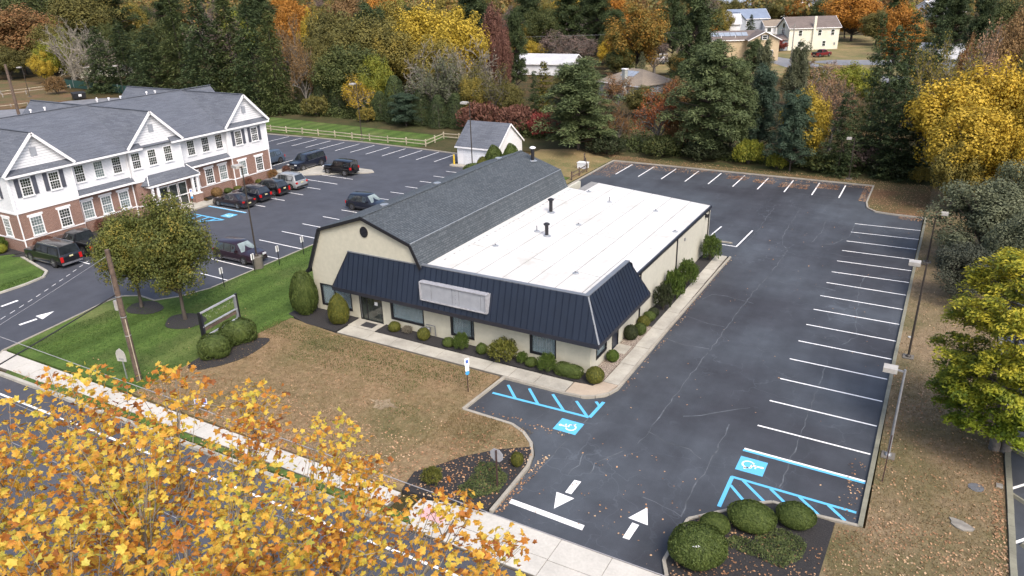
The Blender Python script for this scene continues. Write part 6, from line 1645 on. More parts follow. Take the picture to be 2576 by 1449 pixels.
TREES = [
    ('spruce', 'dkgreen', -169.8, 107.0, 14.8, 5.4, 'leftmost dark spruce of the row behind the white building'),
    ('spruce', 'dkgreen', -165.3, 110.0, 15.1, 6.3, 'dark spruce second from the left, behind the dumpster driveway'),
    ('spruce', 'dkgreen', -150.0, 106.0, 15.3, 6.3, 'dark spruce third from the left with a broad drooping skirt'),
    ('spruce', 'olivegreen', -143.3, 108.0, 20.6, 6.7, 'olive tinted spruce left of the tallest one behind the white building'),
    ('spruce', 'dkgreen', -129.1, 103.0, 22.4, 6.9, 'tallest dark spruce behind the roof of the white building'),
    ('spruce', 'olivegreen', -126.1, 107.0, 21.5, 6.7, 'olive tinted tall spruce right of the tallest dark one'),
    ('spruce', 'dkgreen', -113.4, 101.0, 20.5, 5.9, 'dark spruce above the right gable of the white building'),
    ('spruce', 'olivegreen', -106.1, 99.0, 18.5, 4.4, 'rightmost olive spruce of the row, beside the brown thin trees'),
    ('oak', 'rust', -230.3, 122.0, 21.0, 12.2, 'large rust coloured oak in the upper left corner'),
    ('oak', 'green', -245.9, 124.0, 14.0, 10.4, 'green oak at the left picture edge behind the guard rails'),
    ('maple', 'olive', -220.8, 113.0, 9.2, 5.5, 'olive maple behind the far left guard rail'),
    ('maple', 'ygreen', -200.5, 114.0, 11.2, 4.8, 'yellow green maple right of the rust coloured oak'),
    ('maple', 'yellow', -199.3, 110.0, 8.4, 3.3, 'narrow yellow maple in front of the rust coloured oak'),
    ('maple', 'olive', -220.0, 124.0, 15.1, 6.6, 'small olive maple between the oak and the bare trees'),
    ('bare', 'grey', -193.5, 114.0, 16.1, 4.9, 'tall bare grey tree at the upper left before the spruces'),
    ('bare', 'grey', -181.6, 112.0, 15.3, 5.7, 'bare grey tree touching the leftmost spruce'),
    ('bare', 'grey', -173.6, 105.0, 10.2, 3.8, 'small bare tree standing over the green screen fence'),
    ('thin', 'ygreen', -203.2, 120.0, 11.1, 5.0, 'thin yellow green tree by the left bungalow'),
    ('oak', 'green', -288.5, 160.0, 24.2, 15.6, 'big green oak filling the top edge at the left'),
    ('oak', 'olive', -267.7, 165.0, 23.7, 13.2, 'olive oak on the skyline behind the bare trees'),
    ('oak', 'green', -298.6, 175.0, 24.1, 13.6, 'green oak on the skyline left of the spruces'),
    ('thin', 'brown', -108.7, 106.0, 16.5, 3.1, 'tall thin brown tree just right of the spruce row'),
    ('thin', 'brown', -101.1, 101.0, 12.5, 2.8, 'short thin brown tree in front of the white cottage'),
    ('maple', 'yellow', -128.5, 132.0, 17.5, 3.8, 'yellow maple above the thin brown trees'),
    ('maple', 'orange', -155.3, 155.0, 20.4, 6.4, 'orange maple at the top edge right of the spruces'),
    ('oak', 'olive', -111.0, 120.0, 19.9, 6.9, 'broad olive oak rising left of the yellow maples'),
    ('oak', 'olive', -97.0, 114.0, 18.5, 7.1, 'largest olive oak behind the hedge conifers'),
    ('oak', 'green', -94.1, 106.0, 12.9, 7.1, 'green oak standing low before the largest olive oak'),
    ('maple', 'olive', -103.0, 108.0, 13.3, 3.8, 'olive maple over the left end of the hedge conifers'),
    ('maple', 'ygreen', -86.9, 104.0, 11.5, 3.4, 'yellow green maple between olive oak and yellow maples'),
    ('maple', 'yellow', -93.8, 128.0, 19.4, 7.6, 'largest bright yellow maple on the middle skyline'),
    ('maple', 'yellow', -81.0, 122.0, 18.1, 6.5, 'second yellow maple beside the maroon tree'),
    ('maple', 'yolive', -91.0, 115.0, 15.0, 6.3, 'olive yellow maple behind the bluegreen pine'),
    ('maple', 'yolive', -79.2, 112.0, 13.9, 4.9, 'olive yellow maple under the bright yellow pair'),
    ('maple', 'maroon', -80.1, 132.0, 19.5, 3.5, 'tall maroon red maple on the skyline'),
    ('maple', 'maroon', -69.8, 118.0, 14.9, 2.1, 'slim maroon maple below the tall maroon one'),
    ('bare', 'grey', -78.4, 109.0, 12.8, 5.1, 'left bare grey brown tree above the garage shed'),
    ('bare', 'grey', -69.2, 107.0, 13.5, 5.2, 'right bare grey brown tree above the garage shed'),
    ('thin', 'greygreen', -70.6, 103.0, 10.1, 4.8, 'grey green tree with arching bare twigs behind the hedge'),
    ('thin', 'greygreen', -73.2, 101.0, 10.2, 3.8, 'small grey green tree left of the arching one'),
    ('thin', 'gold', -88.1, 100.0, 7.3, 3.2, 'thin golden tree behind the tall lamp post by the fence'),
    ('arbor', 'dkgreen', -103.6, 103.0, 6.4, 2.9, 'leftmost dark hedge conifer by the split rail fence'),
    ('arbor', 'dkgreen', -98.2, 102.0, 6.3, 2.9, 'second dark hedge conifer from the left'),
    ('arbor', 'dkgreen', -94.4, 102.0, 5.8, 2.8, 'third dark hedge conifer, left of the thin golden tree'),
    ('arbor', 'dkgreen', -83.2, 100.0, 4.9, 2.5, 'dark hedge conifer right of the thin golden tree'),
    ('arbor', 'dkgreen', -79.1, 99.0, 7.7, 3.2, 'tallest dark hedge conifer beside the bluegreen pine'),
    ('pine', 'bluegreen', -75.7, 97.0, 5.3, 3.0, 'small bluegreen pine with level boughs in the hedge'),
    ('arbor', 'dkgreen', -74.0, 99.0, 5.8, 2.6, 'dark hedge conifer right of the small bluegreen pine'),
    ('arbor', 'dkgreen', -69.9, 98.0, 5.2, 2.6, 'dark hedge conifer left of the shed lamp post'),
    ('arbor', 'dkgreen', -67.1, 99.0, 5.5, 2.6, 'rightmost dark hedge conifer behind the shed lamp post'),
    ('arbor', 'dkgreen', -86.7, 101.0, 3.9, 2.4, 'low dark hedge conifer under the thin golden tree'),
    ('maple', 'yolive', -65.0, 101.0, 8.9, 2.8, 'olive yellow maple behind the garage shed'),
    ('thin', 'olive', -61.9, 102.0, 9.5, 3.3, 'thin olive tree right of the garage shed roof'),
    ('maple', 'olive', -60.1, 104.0, 7.5, 2.6, 'olive maple before the white roofed rancher'),
    ('thin', 'olive', -69.9, 105.0, 11.1, 3.8, 'thin olive tree between the two bare trees'),
    ('cedar', 'goldgreen', -53.7, 103.0, 10.6, 3.0, 'dense cedar with golden top left of the big pine'),
    ('cedar', 'dkgreen', -54.2, 101.0, 9.4, 1.8, 'dark narrow cedar at the foot of the golden one'),
    ('pine', 'green', -42.4, 91.5, 11.5, 5.8, 'big soft green pine behind the barn building'),
    ('thin', 'rust', -38.5, 96.0, 5.5, 2.0, 'small rusty thin tree between big pine and red tree'),
    ('thin', 'redorange', -32.4, 95.0, 9.1, 3.1, 'thin orange red tree between the two big pines'),
    ('pine', 'green', -25.5, 93.5, 14.0, 4.8, 'second big green pine below the tan house'),
    ('pine', 'green', -23.2, 96.0, 12.0, 3.2, 'green pine leaning against the second big pine'),
    ('pine', 'bluegreen', -20.1, 98.0, 10.7, 2.8, 'bluish pine right of the second big pine'),
    ('pine', 'greygreen', -22.4, 108.0, 12.8, 1.9, 'slim grey green pine before the tan house corner'),
    ('pine', 'greygreen', -17.9, 108.0, 12.6, 2.2, 'slim grey green pine before the side road'),
    ('maple', 'yellow', -13.8, 93.0, 10.1, 3.0, 'round yellow maple between pines behind the rear kerb'),
    ('thin', 'pink', -12.3, 104.0, 9.3, 2.4, 'thin pinkish tree behind the round yellow maple'),
    ('pine', 'bluegreen', -14.8, 91.0, 8.9, 2.8, 'bluish pine low in front of the round yellow maple'),
    ('cedar', 'dkgreen', -9.6, 91.5, 9.6, 2.9, 'dark cedar right of the low bluish pine'),
    ('cedar', 'dkgreen', -6.0, 95.0, 16.5, 4.3, 'tallest dark cedar on the right, before the orange maple'),
    ('cedar', 'olivegreen', -8.2, 104.0, 17.5, 2.3, 'olive cedar just left of the tallest dark cedar'),
    ('cedar', 'dkgreen', -4.1, 92.0, 11.5, 3.3, 'wide dark cedar over the rear lamp post'),
    ('cedar', 'dkgreen', -2.1, 93.0, 8.3, 2.5, 'low dark cedar at the foot of the right hand trees'),
    ('maple', 'orange', -30.6, 275.0, 16.0, 11.2, 'large orange maple behind the cream house'),
    ('maple', 'orange', -11.6, 185.0, 16.7, 5.0, 'orange maple peeping right of the tallest cedar'),
    ('thin', 'yolive', -2.1, 99.0, 13.1, 3.0, 'thin olive tree right of the tallest cedar'),
    ('thin', 'yolive', -0.3, 101.0, 14.5, 3.0, 'thin olive tree in front of the pale grey roof'),
    ('thin', 'pink', 3.0, 106.0, 15.6, 2.8, 'thin pinkish tree in front of the pale grey roof'),
    ('maple', 'gold', 1.8, 90.0, 13.2, 5.5, 'large golden maple at the corner of the rear lawn'),
    ('maple', 'gold', 6.5, 90.0, 14.5, 4.3, 'golden maple behind the large one at the right edge'),
    ('maple', 'gold', 8.6, 84.0, 15.3, 3.2, 'golden maple at the right picture edge, highest of the group'),
    ('maple', 'gold', 3.2, 82.0, 11.3, 4.5, 'lower golden maple spreading over the grey green tree'),
    ('maple', 'gold', 7.5, 79.0, 10.9, 3.0, 'lower golden maple at the right picture edge'),
    ('maple', 'yolive', 1.9, 80.0, 7.9, 2.4, 'olive yellow maple low by the corner lawn'),
    ('juniper', 'greygreen', 4.2, 66.0, 7.5, 4.2, 'broad grey green juniper behind the yellow cypress'),
    ('juniper', 'greygreen', 6.6, 70.0, 8.8, 2.7, 'grey green tree above the juniper at the right edge'),
    ('juniper', 'dkgrey', 3.1, 57.0, 4.8, 2.4, 'small dark shrub tree by the half hidden lamp post'),
    ('juniper', 'greygreen', 6.5, 60.0, 7.2, 2.9, 'grey green juniper directly behind the yellow cypress'),
    ('maple', 'orangegreen', -63.4, 168.0, 17.3, 7.5, 'round orange and green maple on the middle skyline'),
    ('pine', 'dkgreen', -41.1, 138.0, 21.3, 4.7, 'dark pine with a bare black trunk beside the tan house'),
    ('pine', 'dkgreen', -100.9, 210.0, 18.7, 6.5, 'dark pine on the skyline right of the maroon tree'),
    ('pine', 'dkgreen', -111.7, 205.0, 17.9, 6.8, 'dark pine on the skyline behind the golden bush'),
    ('maple', 'yolive', -111.5, 215.0, 16.5, 6.8, 'olive yellow maple behind the purple brown thicket'),
    ('pine', 'dkgreen', -92.7, 212.0, 18.5, 6.5, 'dark pine left of the orange and green maple'),
    ('pine', 'dkgreen', -76.5, 135.0, 15.7, 2.8, 'small dark pine above the white roofed rancher'),
    ('maple', 'yolive', -108.9, 195.0, 10.8, 4.5, 'small olive yellow tree by the small dark pine'),
    ('maple', 'orange', -66.3, 238.0, 7.1, 3.6, 'low orange maple under the black trunked pine'),
    ('maple', 'yolive', -70.1, 262.0, 12.1, 5.2, 'olive yellow maple right of the black trunked pine'),
    ('thin', 'purple', -91.7, 186.0, 8.6, 6.4, 'purple brown leafless thicket before the dark house'),
    ('thin', 'purple', -87.4, 192.0, 7.2, 5.3, 'purple brown leafless tree beside the dark house window'),
    ('maple', 'gold', -75.4, 180.0, 8.5, 3.5, 'golden round tree right of the dark house'),
    ('maple', 'olive', -66.1, 165.0, 6.8, 3.5, 'olive tree under the golden round tree'),
    ('maple', 'yellow', -103.6, 190.0, 5.9, 5.0, 'yellow tree over the white roofed rancher'),
    ('thin', 'gold', -105.9, 184.0, 5.1, 4.9, 'thin golden tree left of the white roofed rancher'),
    ('spruce', 'greygreen', -59.2, 160.0, 6.6, 2.0, 'pale grey green spruce above the chimney house'),
    ('thin', 'purple', -61.6, 175.0, 8.6, 3.7, 'purple brown thin tree left of the tan house'),
    ('spruce', 'dkgreen', -60.0, 262.0, 9.0, 3.1, 'small dark spruce before the blue roofed house'),
    ('pine', 'dkgreen', 3.0, 150.0, 18.1, 2.9, 'dark pine on the skyline at the right'),
    ('oak', 'brown', 8.7, 128.0, 18.8, 5.2, 'large brown oak in the upper right corner'),
    ('oak', 'brown', 6.3, 120.0, 15.8, 3.6, 'brown oak below the skyline at the upper right'),
    ('oak', 'olive', 8.7, 110.0, 14.8, 3.3, 'olive oak above the golden maples at the right edge'),
    ('cedar', 'dkgreen', -2.7, 140.0, 14.7, 3.7, 'dark cedar below the skylight house'),
    ('cedar', 'dkgreen', -7.3, 160.0, 15.0, 3.6, 'small dark cedar left of the skylight house'),
    ('maple', 'rust', 1.5, 125.0, 13.7, 1.9, 'small rust red tree over the pale grey roof'),
    ('spruce', 'dkgreen', -55.0, 330.0, 7.8, 5.3, 'small dark spruce beside the distant white rancher'),
    ('maple', 'olive', -70.2, 360.0, 11.7, 8.6, 'olive maple on the skyline above the tan house'),
    ('maple', 'orange', -77.5, 420.0, 11.4, 8.0, 'orange maple on the skyline above the cream house'),
    ('oak', 'brown', -85.9, 400.0, 11.2, 8.5, 'brown oak on the skyline beside the solar house'),
    ('maple', 'olive', -94.6, 340.0, 13.1, 8.5, 'olive maple left of the solar house'),
    ('pine', 'dkgreen', -65.6, 200.0, 19.3, 4.1, 'dark pine behind the black trunked pine'),
    ('thin', 'pink', -27.0, 190.0, 1.0, 2.7, 'low pinkish bush beside the side road'),
    ('maple', 'red', -45.2, 236.0, 3.4, 2.3, 'small red brown maple before the cream house'),
    ('cedar', 'dkgreen', -50.1, 240.0, 4.9, 2.1, 'small round dark cedar before the white rancher'),
    ('maple', 'orange', -196.8, 190.0, 20.7, 6.6, 'orange maple on the skyline behind the spruce row'),
    ('pine', 'dkgreen', -185.0, 170.0, 22.6, 7.2, 'dark pine on the skyline behind the spruce row'),
    ('pine', 'dkgreen', -265.3, 175.0, 22.2, 8.6, 'dark pine at the top edge behind the bare trees'),
    ('maple', 'yolive', -277.5, 190.0, 19.2, 7.6, 'olive yellow maple at the top edge behind the spruces'),
    ('pine', 'dkgreen', -267.0, 200.0, 23.7, 7.7, 'dark pine behind the blue grey house'),
    ('maple', 'yolive', -118.6, 150.0, 20.4, 6.7, 'olive yellow maple on the skyline left of the bright yellow one'),
    ('maple', 'orange', -132.9, 165.0, 20.7, 6.3, 'orange maple on the skyline above the olive oak'),
    ('oak', 'brown', -151.3, 170.0, 21.0, 7.8, 'brown oak on the skyline over the broad olive oak'),
    ('pine', 'dkgreen', -112.5, 175.0, 20.6, 6.3, 'dark pine on the skyline beside the maroon maple'),
    ('maple', 'orange', -93.8, 230.0, 18.1, 6.2, 'orange maple behind the orange and green maple'),
    ('pine', 'dkgreen', -107.9, 240.0, 19.3, 6.6, 'dark pine far behind the golden round tree'),
    ('maple', 'gold', -126.5, 260.0, 18.6, 7.2, 'golden maple far behind the dark skyline pines'),
    ('pine', 'dkgreen', -1.5, 200.0, 16.5, 4.4, 'dark pine far behind the skylight house trees'),
    ('oak', 'olive', -37.6, 300.0, 13.6, 6.1, 'olive oak behind the cream house roof'),
    ('pine', 'dkgreen', -6.1, 260.0, 15.9, 5.7, 'dark pine far off at the top right'),
    ('maple', 'ygreen', -12.0, 230.0, 13.9, 4.1, 'yellow green maple left of the skylight house'),
]
# ------------------------------------------------------------------ foliage meshes
def leaf_arrays(P, N, S, asp=1.0, D=None, zk=1.0):
    """kite-shaped leaves at points P, facing N, of size S, pointing along D"""
    n = len(P)
    N = N / np.maximum(np.linalg.norm(N, axis=1, keepdims=True), 1e-9)
    if D is None: D = rng.normal(size=(n, 3))
    U = D - N * np.sum(D * N, axis=1, keepdims=True); U /= np.maximum(np.linalg.norm(U, axis=1, keepdims=True), 1e-9)
    W = np.cross(N, U)
    s = S.reshape(-1, 1)
    a = P - U * s * .5; b = P + W * s * .36 * asp + U * s * .05 + N * s * .08; c = P + U * s * .5; d = P - W * s * .36 * asp + U * s * .05 + N * s * .08
    V = np.stack([a, b, c, d], axis=1)
    if zk != 1.0: V[:, :, 2] = P[:, None, 2] + (V[:, :, 2] - P[:, None, 2]) * zk     # the crown is stretched upwards later, its leaves are not
    return V.reshape(-1, 3)
def quads_mesh(name, V, mat, extra=None):
    """mesh from consecutive groups of four vertices"""
    me = bpy.data.meshes.new(name)
    n = len(V) // 4
    me.vertices.add(len(V)); me.vertices.foreach_set('co', V.astype(np.float32).ravel())
    me.loops.add(n * 4); me.loops.foreach_set('vertex_index', np.arange(n * 4, dtype=np.int32))
    me.polygons.add(n); me.polygons.foreach_set('loop_start', np.arange(0, n * 4, 4, dtype=np.int32)); me.polygons.foreach_set('loop_total', np.full(n, 4, dtype=np.int32))
    me.materials.append(MATS[mat] if isinstance(mat, str) else mat)
    me.update(calc_edges=True)
    return me
def rdir(n, zmin=-1):
    v = rng.normal(size=(n, 3)); v /= np.linalg.norm(v, axis=1, keepdims=True)
    if zmin > -1: v[:, 2] = np.where(v[:, 2] < zmin, np.abs(v[:, 2]), v[:, 2])
    return v
class Limb:
    """branch skeleton: recursive tapered limbs"""
    def __init__(s): s.mb = MB(); s.tips = []
    def grow(s, p, d, L, r, depth, spread=.6, up=.25, seg=5, kids=(2, 4), minr=.003):
        pts = [Vector(p)]; d = Vector(d).normalized(); rs = [r]
        n = 3
        for i in range(n):
            d = (d + Vector((rnd.gauss(0, .13), rnd.gauss(0, .13), rnd.gauss(0, .09) + up * .12))).normalized()
            pts.append(pts[-1] + d * L / n); rs.append(max(minr, r * (1 - .42 * (i + 1) / n)))
        s.mb.tube(pts, rs, seg if depth > 1 else 3, caps=False)
        if depth <= 1:
            s.tips += [(pts[1], d), (pts[2], d), (pts[3], d)]
            if depth <= 0: return
        for k in range(rnd.randint(*kids)):
            t = rnd.uniform(.35, 1); i = min(n - 1, int(t * n)); q = pts[i].lerp(pts[i + 1], t * n - i)
            ax = Vector((rnd.gauss(0, 1), rnd.gauss(0, 1), rnd.gauss(0, .5))); ax = (ax - d * ax.dot(d)).normalized()
            nd = (d * (1 - spread) + ax * spread + Vector((0, 0, up * .5))).normalized()
            s.grow(q, nd, L * rnd.uniform(.55, .8), max(minr, r * .55), depth - 1, spread, up, seg, kids, minr)
def limb_mesh(name, lb, mat):
    me = bpy.data.meshes.new(name); me.from_pydata(lb.mb.v, [], lb.mb.f); me.materials.append(MATS[mat])
    me.polygons.foreach_set('use_smooth', [True] * len(me.polygons)); me.update(); return me

def broad(name, nclump=34, leaves=260, size=.062, base=.2, flat=.78, rz=None, top=1.0, squash=1.0, low=-.85, taper=.12):
    """broadleaf tree of unit height and unit radius: uneven clumps of leaves round a limb skeleton"""
    Ps, Ns = [], []
    tr = Limb(); cz = (base + top) / 2; hz = (top - base) / 2
    tr.mb.tube([(0, 0, -.01), (.01, 0, base * .6), (.0, .015, base + .15), (.01, 0, cz)], [.045, .034, .028, .018], 8, caps=False)
    for k in range(nclump):
        v = rdir(1)[0]
        if v[2] < low: v[2] = -v[2] * .6
        rr = rng.uniform(.45, .84) if k > nclump * .2 else rng.uniform(.1, .4)
        tp = 1 - taper * max(0, v[2] * rr)
        c = np.array([v[0] * rr * squash * tp, v[1] * rr * squash * tp, cz + v[2] * rr * hz])
        cr = rng.uniform(.15, .31) * (1.1 - .3 * abs(v[2]))
        n = int(leaves * rng.uniform(.7, 1.3) * (cr / .24) ** 2)
        q = rdir(n); rad = cr * (rng.random(n) ** .28) * (1 + .18 * np.sin(q[:, 0] * 5 + k) * np.cos(q[:, 1] * 4))
        p = q * rad[:, None]; p[:, 2] *= flat * .52
        Ps.append(c + p); Ns.append(q * 1.0 + rdir(n) * .5 + np.array([0, 0, .35]))
        if k % 2 == 0:
            a = Vector((0, 0, base + (c[2] - base) * .35)); b = Vector(c)
            m = (a + b) / 2 + Vector((rnd.gauss(0, .04), rnd.gauss(0, .04), .03))
            tr.mb.tube([a, m, b], [.018, .011, .004], 5, caps=False)
    P = np.concatenate(Ps); N = np.concatenate(Ns)
    S = rng.uniform(.7, 1.35, len(P)) * size
    return quads_mesh(name + '_crown', leaf_arrays(P, N, S, zk=.4), 'leaf_green'), limb_mesh(name + '_trunk', tr, 'bark')
def spruce(name, levels=36, per=11, cards=20, droop=.16, wid=1.0, top=1.0, pw=.9, base=.03, tipup=.05, csize=.075, asp=.42, rag=.22, zk=.32):
    Ps, Ns, Ds = [], [], []
    tr = Limb(); tr.mb.tube([(0, 0, -.01), (0, 0, .5), (0, 0, .98)], [.03, .018, .003], 7, caps=False)
    for l in range(levels):
        z = base + (top - base) * (l + rng.uniform(-.3, .3)) / levels
        r0 = wid * (1 - (z - base) / (top - base + .015)) ** pw
        nb = max(4, int(per * (.4 + r0)))
        for b in range(nb):
            a = rng.uniform(0, 2 * math.pi); r = r0 * rng.uniform(1 - rag * 2, 1.05)
            n = max(4, int(cards * (.3 + r)))
            t = rng.uniform(.12, 1, n) ** .7
            w = .11 * t * (1.15 - t) + .02
            off = rng.normal(size=n) * w
            x = math.cos(a) * r * t - math.sin(a) * off; y = math.sin(a) * r * t + math.cos(a) * off
            zz = z - droop * r * t ** 1.2 + tipup * t ** 3 * r + rng.normal(size=n) * .006 - np.abs(off) * .25
            Ps.append(np.stack([x, y, zz], 1))
            d = np.array([math.cos(a), math.sin(a), -.35]); Ds.append(d + rng.normal(size=(n, 3)) * .45)
            Ns.append(np.array([0, 0, 1.0]) + rng.normal(size=(n, 3)) * .55)
    P = np.concatenate(Ps); S = rng.uniform(.7, 1.3, len(P)) * csize
    return quads_mesh(name + '_crown', leaf_arrays(P, np.concatenate(Ns), S, asp, np.concatenate(Ds), zk), 'leaf_dkgreen'), limb_mesh(name + '_trunk', tr, 'bark')
def pine(name, nb=78, tuft=215, size=.085, prof=None):
    """white pine: level boughs ending in soft tufts of needles"""
    Ps, Ns, Ds = [], [], []
    tr = Limb(); tr.mb.tube([(0, 0, -.01), (.01, 0, .5), (0, 0, .96)], [.035, .022, .004], 7, caps=False)
    for b in range(nb):
        z = .16 + .80 * (b / nb) ** .95 + rng.normal() * .018
        u = (z - .1) / .9
        rmax = (.35 + .65 * math.sin(min(1, u * 1.25 + .12) * math.pi * .95) ** .7) if u < .8 else .75 * (1 - u) / .2 + .12
        rmax = min(1, max(.1, rmax))
        a = b * 2.4 + rng.uniform(-.4, .4); r = rmax * rng.uniform(.35, 1.0)
        q = Vector((math.cos(a) * r, math.sin(a) * r, z + .03))
        tr.mb.tube([(0, 0, z - .06), (q.x * .5, q.y * .5, z - .01), q], [.011, .008, .003], 4, caps=False)
        for c in range(3):
            f = 1 - c * .3; cc = np.array([q.x * f, q.y * f, z + .02 * (1 - f)]) + rng.normal(size=3) * .02
            cr = rng.uniform(.13, .24) * (.75 + .3 * (c == 0))
            n = int(tuft * rng.uniform(.6, 1.2)); v = rdir(n, -.25)
            p = v * (cr * rng.random(n)[:, None] ** .4); p[:, 2] *= .38
            Ps.append(cc + p); Ds.append(v + np.array([0, 0, .35]) + rng.normal(size=(n, 3)) * .3); Ns.append(rdir(n) * .6 + v * .4 + np.array([0, 0, .8]))
    P = np.concatenate(Ps); S = rng.uniform(.6, 1.2, len(P)) * size
    return quads_mesh(name + '_crown', leaf_arrays(P, np.concatenate(Ns), S, .34, np.concatenate(Ds), .42), 'leaf_pine_green'), limb_mesh(name + '_trunk', tr, 'bark')
def column(name, n=9000, size=.055, pw=.5, base=.02, up=1.0, lumps=26, flare=.12):
    """cedar or arborvitae: upright sprays over an uneven column"""
    tr = Limb(); tr.mb.tube([(0, 0, -.01), (0, 0, .5), (0, 0, .92)], [.05, .03, .005], 7, caps=False)
    la = rng.uniform(0, 2 * math.pi, lumps); lz = rng.uniform(0, .95, lumps); ls = rng.uniform(.6, 1.2, lumps)
    z = base + (1 - base) * rng.random(n) ** 1.05; a = rng.uniform(0, 2 * math.pi, n)
    u = (z - base) / (1 - base)
    r = np.minimum(1, (1.02 - u) ** pw * (1.0)) * np.minimum(1, .55 + u * 4)
    bump_ = np.zeros(n)
    for A, Z, S_ in zip(la, lz, ls):
        da = np.angle(np.exp(1j * (a - A))); bump_ += S_ * np.exp(-(da / .45) ** 2 - ((u - Z) / .07) ** 2)
    r = r * (.72 + flare * 2 * np.minimum(1.3, bump_)) * (rng.random(n) ** .16)
    P = np.stack([np.cos(a) * r, np.sin(a) * r, z + .02 * bump_], 1)
    out = np.stack([np.cos(a), np.sin(a), np.full(n, .3)], 1)
    D = out * .5 + np.array([0, 0, up]) + rng.normal(size=(n, 3)) * .4
    S = rng.uniform(.6, 1.3, n) * size
    return quads_mesh(name + '_crown', leaf_arrays(P, out + rng.normal(size=(n, 3)) * .5, S, .5, D, .4), 'leaf_dkgreen'), limb_mesh(name + '_trunk', tr, 'bark')
def twiggy(name, leaves=0, size=.05, depth=4, barkm='grey_bark'):
    """open-crowned tree: many fine limbs, few or no leaves"""
    lb = Limb()
    lb.mb.tube([(0, 0, -.01), (0, 0, .15), (.01, .01, .3)], [.04, .032, .026], 7, caps=False)
    for k in range(8):
        a = k * 2.4 + rnd.uniform(-.3, .3); lb.grow((0, 0, .12 + .03 * k), (math.cos(a) * .9, math.sin(a) * .9, .75), .30, .017, depth, .55, .35, 4, (2, 3), .0035)
    V = np.array(lb.mb.v); m = np.abs(V[:, :2]).max(); zt = V[:, 2].max()
    sc = np.array([1 / m, 1 / m, 1 / zt]); lb.mb.v = [tuple(v) for v in V * sc]
    tips = np.array([tuple(p) for p, d in lb.tips]) * sc
    me = limb_mesh(name + '_trunk', lb, barkm)
    if not leaves: return None, me
    i = rng.integers(0, len(tips), leaves); P = tips[i] + rng.normal(size=(leaves, 3)) * .045
    S = rng.uniform(.7, 1.3, leaves) * size
    return quads_mesh(name + '_crown', leaf_arrays(P, rdir(leaves) + np.array([0, 0, .5]), S, zk=.4), 'leaf_olive'), me

ARCH = {
 'maple': [broad('maple%d' % i, 105, 240, .052, .06, .9) for i in range(4)],
 'oak': [broad('oak%d' % i, 115, 240, .048, .08, .8) for i in range(3)],
 'spruce': [spruce('spruce%d' % i, 34, 13, 30, .24, pw=.72, csize=.09, rag=.26) for i in range(2)],
 'pine': [pine('pine%d' % i) for i in range(3)],
 'cedar': [spruce('cedar%d' % i, 26, 11, 34, .06, pw=.52, base=.02, tipup=.07, csize=.095, asp=.5, rag=.36, zk=.28) for i in range(3)],
 'arbor': [column('arborvitae', 8000, .07, .42, .0, 1.0, 20, .10)],
 'juniper': [broad('juniper', 90, 300, .045, .02, .8)],
 'bare': [twiggy('bare%d' % i, 500, .05, 4, 'pale_bark') for i in range(2)],
 'thin': [twiggy('thin%d' % i, 5200, .052) for i in range(3)],
}
SPN = {'maple': 'maple_tree', 'oak': 'oak_tree', 'spruce': 'spruce_tree', 'pine': 'pine_tree', 'cedar': 'cedar_tree', 'arbor': 'arborvitae', 'juniper': 'juniper_tree', 'bare': 'bare_tree', 'thin': 'sparse_tree'}
def put_mat(o, m):
    o.material_slots[0].link = 'OBJECT'; o.material_slots[0].material = MATS[m]
def tree(sp, colr, x, y, h, r, label, group=None, z=0.0, i=None):
    cr, tk = ARCH[sp][rnd.randrange(len(ARCH[sp])) if i is None else i]
    t = thing(SPN[sp], label, 'tree', (x, y, z), rnd.uniform(0, 6.28), group, local=True)
    m = 'leaf_' + ('pine_green' if sp == 'pine' and colr == 'green' else colr)
    if cr is not None:
        c = place('crown', cr, t); c.scale = (r, r, h); put_mat(c, m)
    k = place('trunk', tk, t); k.scale = (r, r, h)
    return t
for sp, c, x, y, h, r, lb in TREES:
    rr = r * (1.3 if sp == 'spruce' else 1.12 if sp == 'pine' else 1.15 if sp in ('thin', 'bare') else 1.05)
    tree(sp, c, x, y, h, rr, lb)
def clear_of_houses(x, y, R_):
    for hx, hy, hr in ((-54, 212, 17), (-39, 244, 15), (-72, 303, 14), (-57, 306, 14), (-100, 395, 14), (-76, 410, 12), (-72, 470, 20), (-10, 372, 14), (-88, 168, 13), (-53, 141, 11), (-104, 234, 12), (-124, 158, 8), (-135, 146, 11), (-201, 128, 11), (-418, 300, 14), (0, 200, 11), (-72, 270, 9), (-66, 195, 7), (-32, 223, 9)):
        d = math.hypot(x - hx, y - hy)
        if d < hr + R_: return False
        # keep the line of sight open to the nearer houses
        t = (x * hx + y * hy) / (hx * hx + hy * hy)
        if .35 < t < 1 and hy < 320 and abs(x * hy - y * hx) / math.hypot(hx, hy) < hr * .75 + R_ and hx > -120: return False
    return True
k = 0
WOODC = [('maple', 'olive'), ('oak', 'brown'), ('pine', 'dkgreen'), ('oak', 'green'), ('maple', 'yolive'), ('oak', 'olive'), ('pine', 'green'), ('pine', 'dkgreen'), ('thin', 'purple'), ('maple', 'rust'), ('oak', 'green'), ('maple', 'ygreen')]
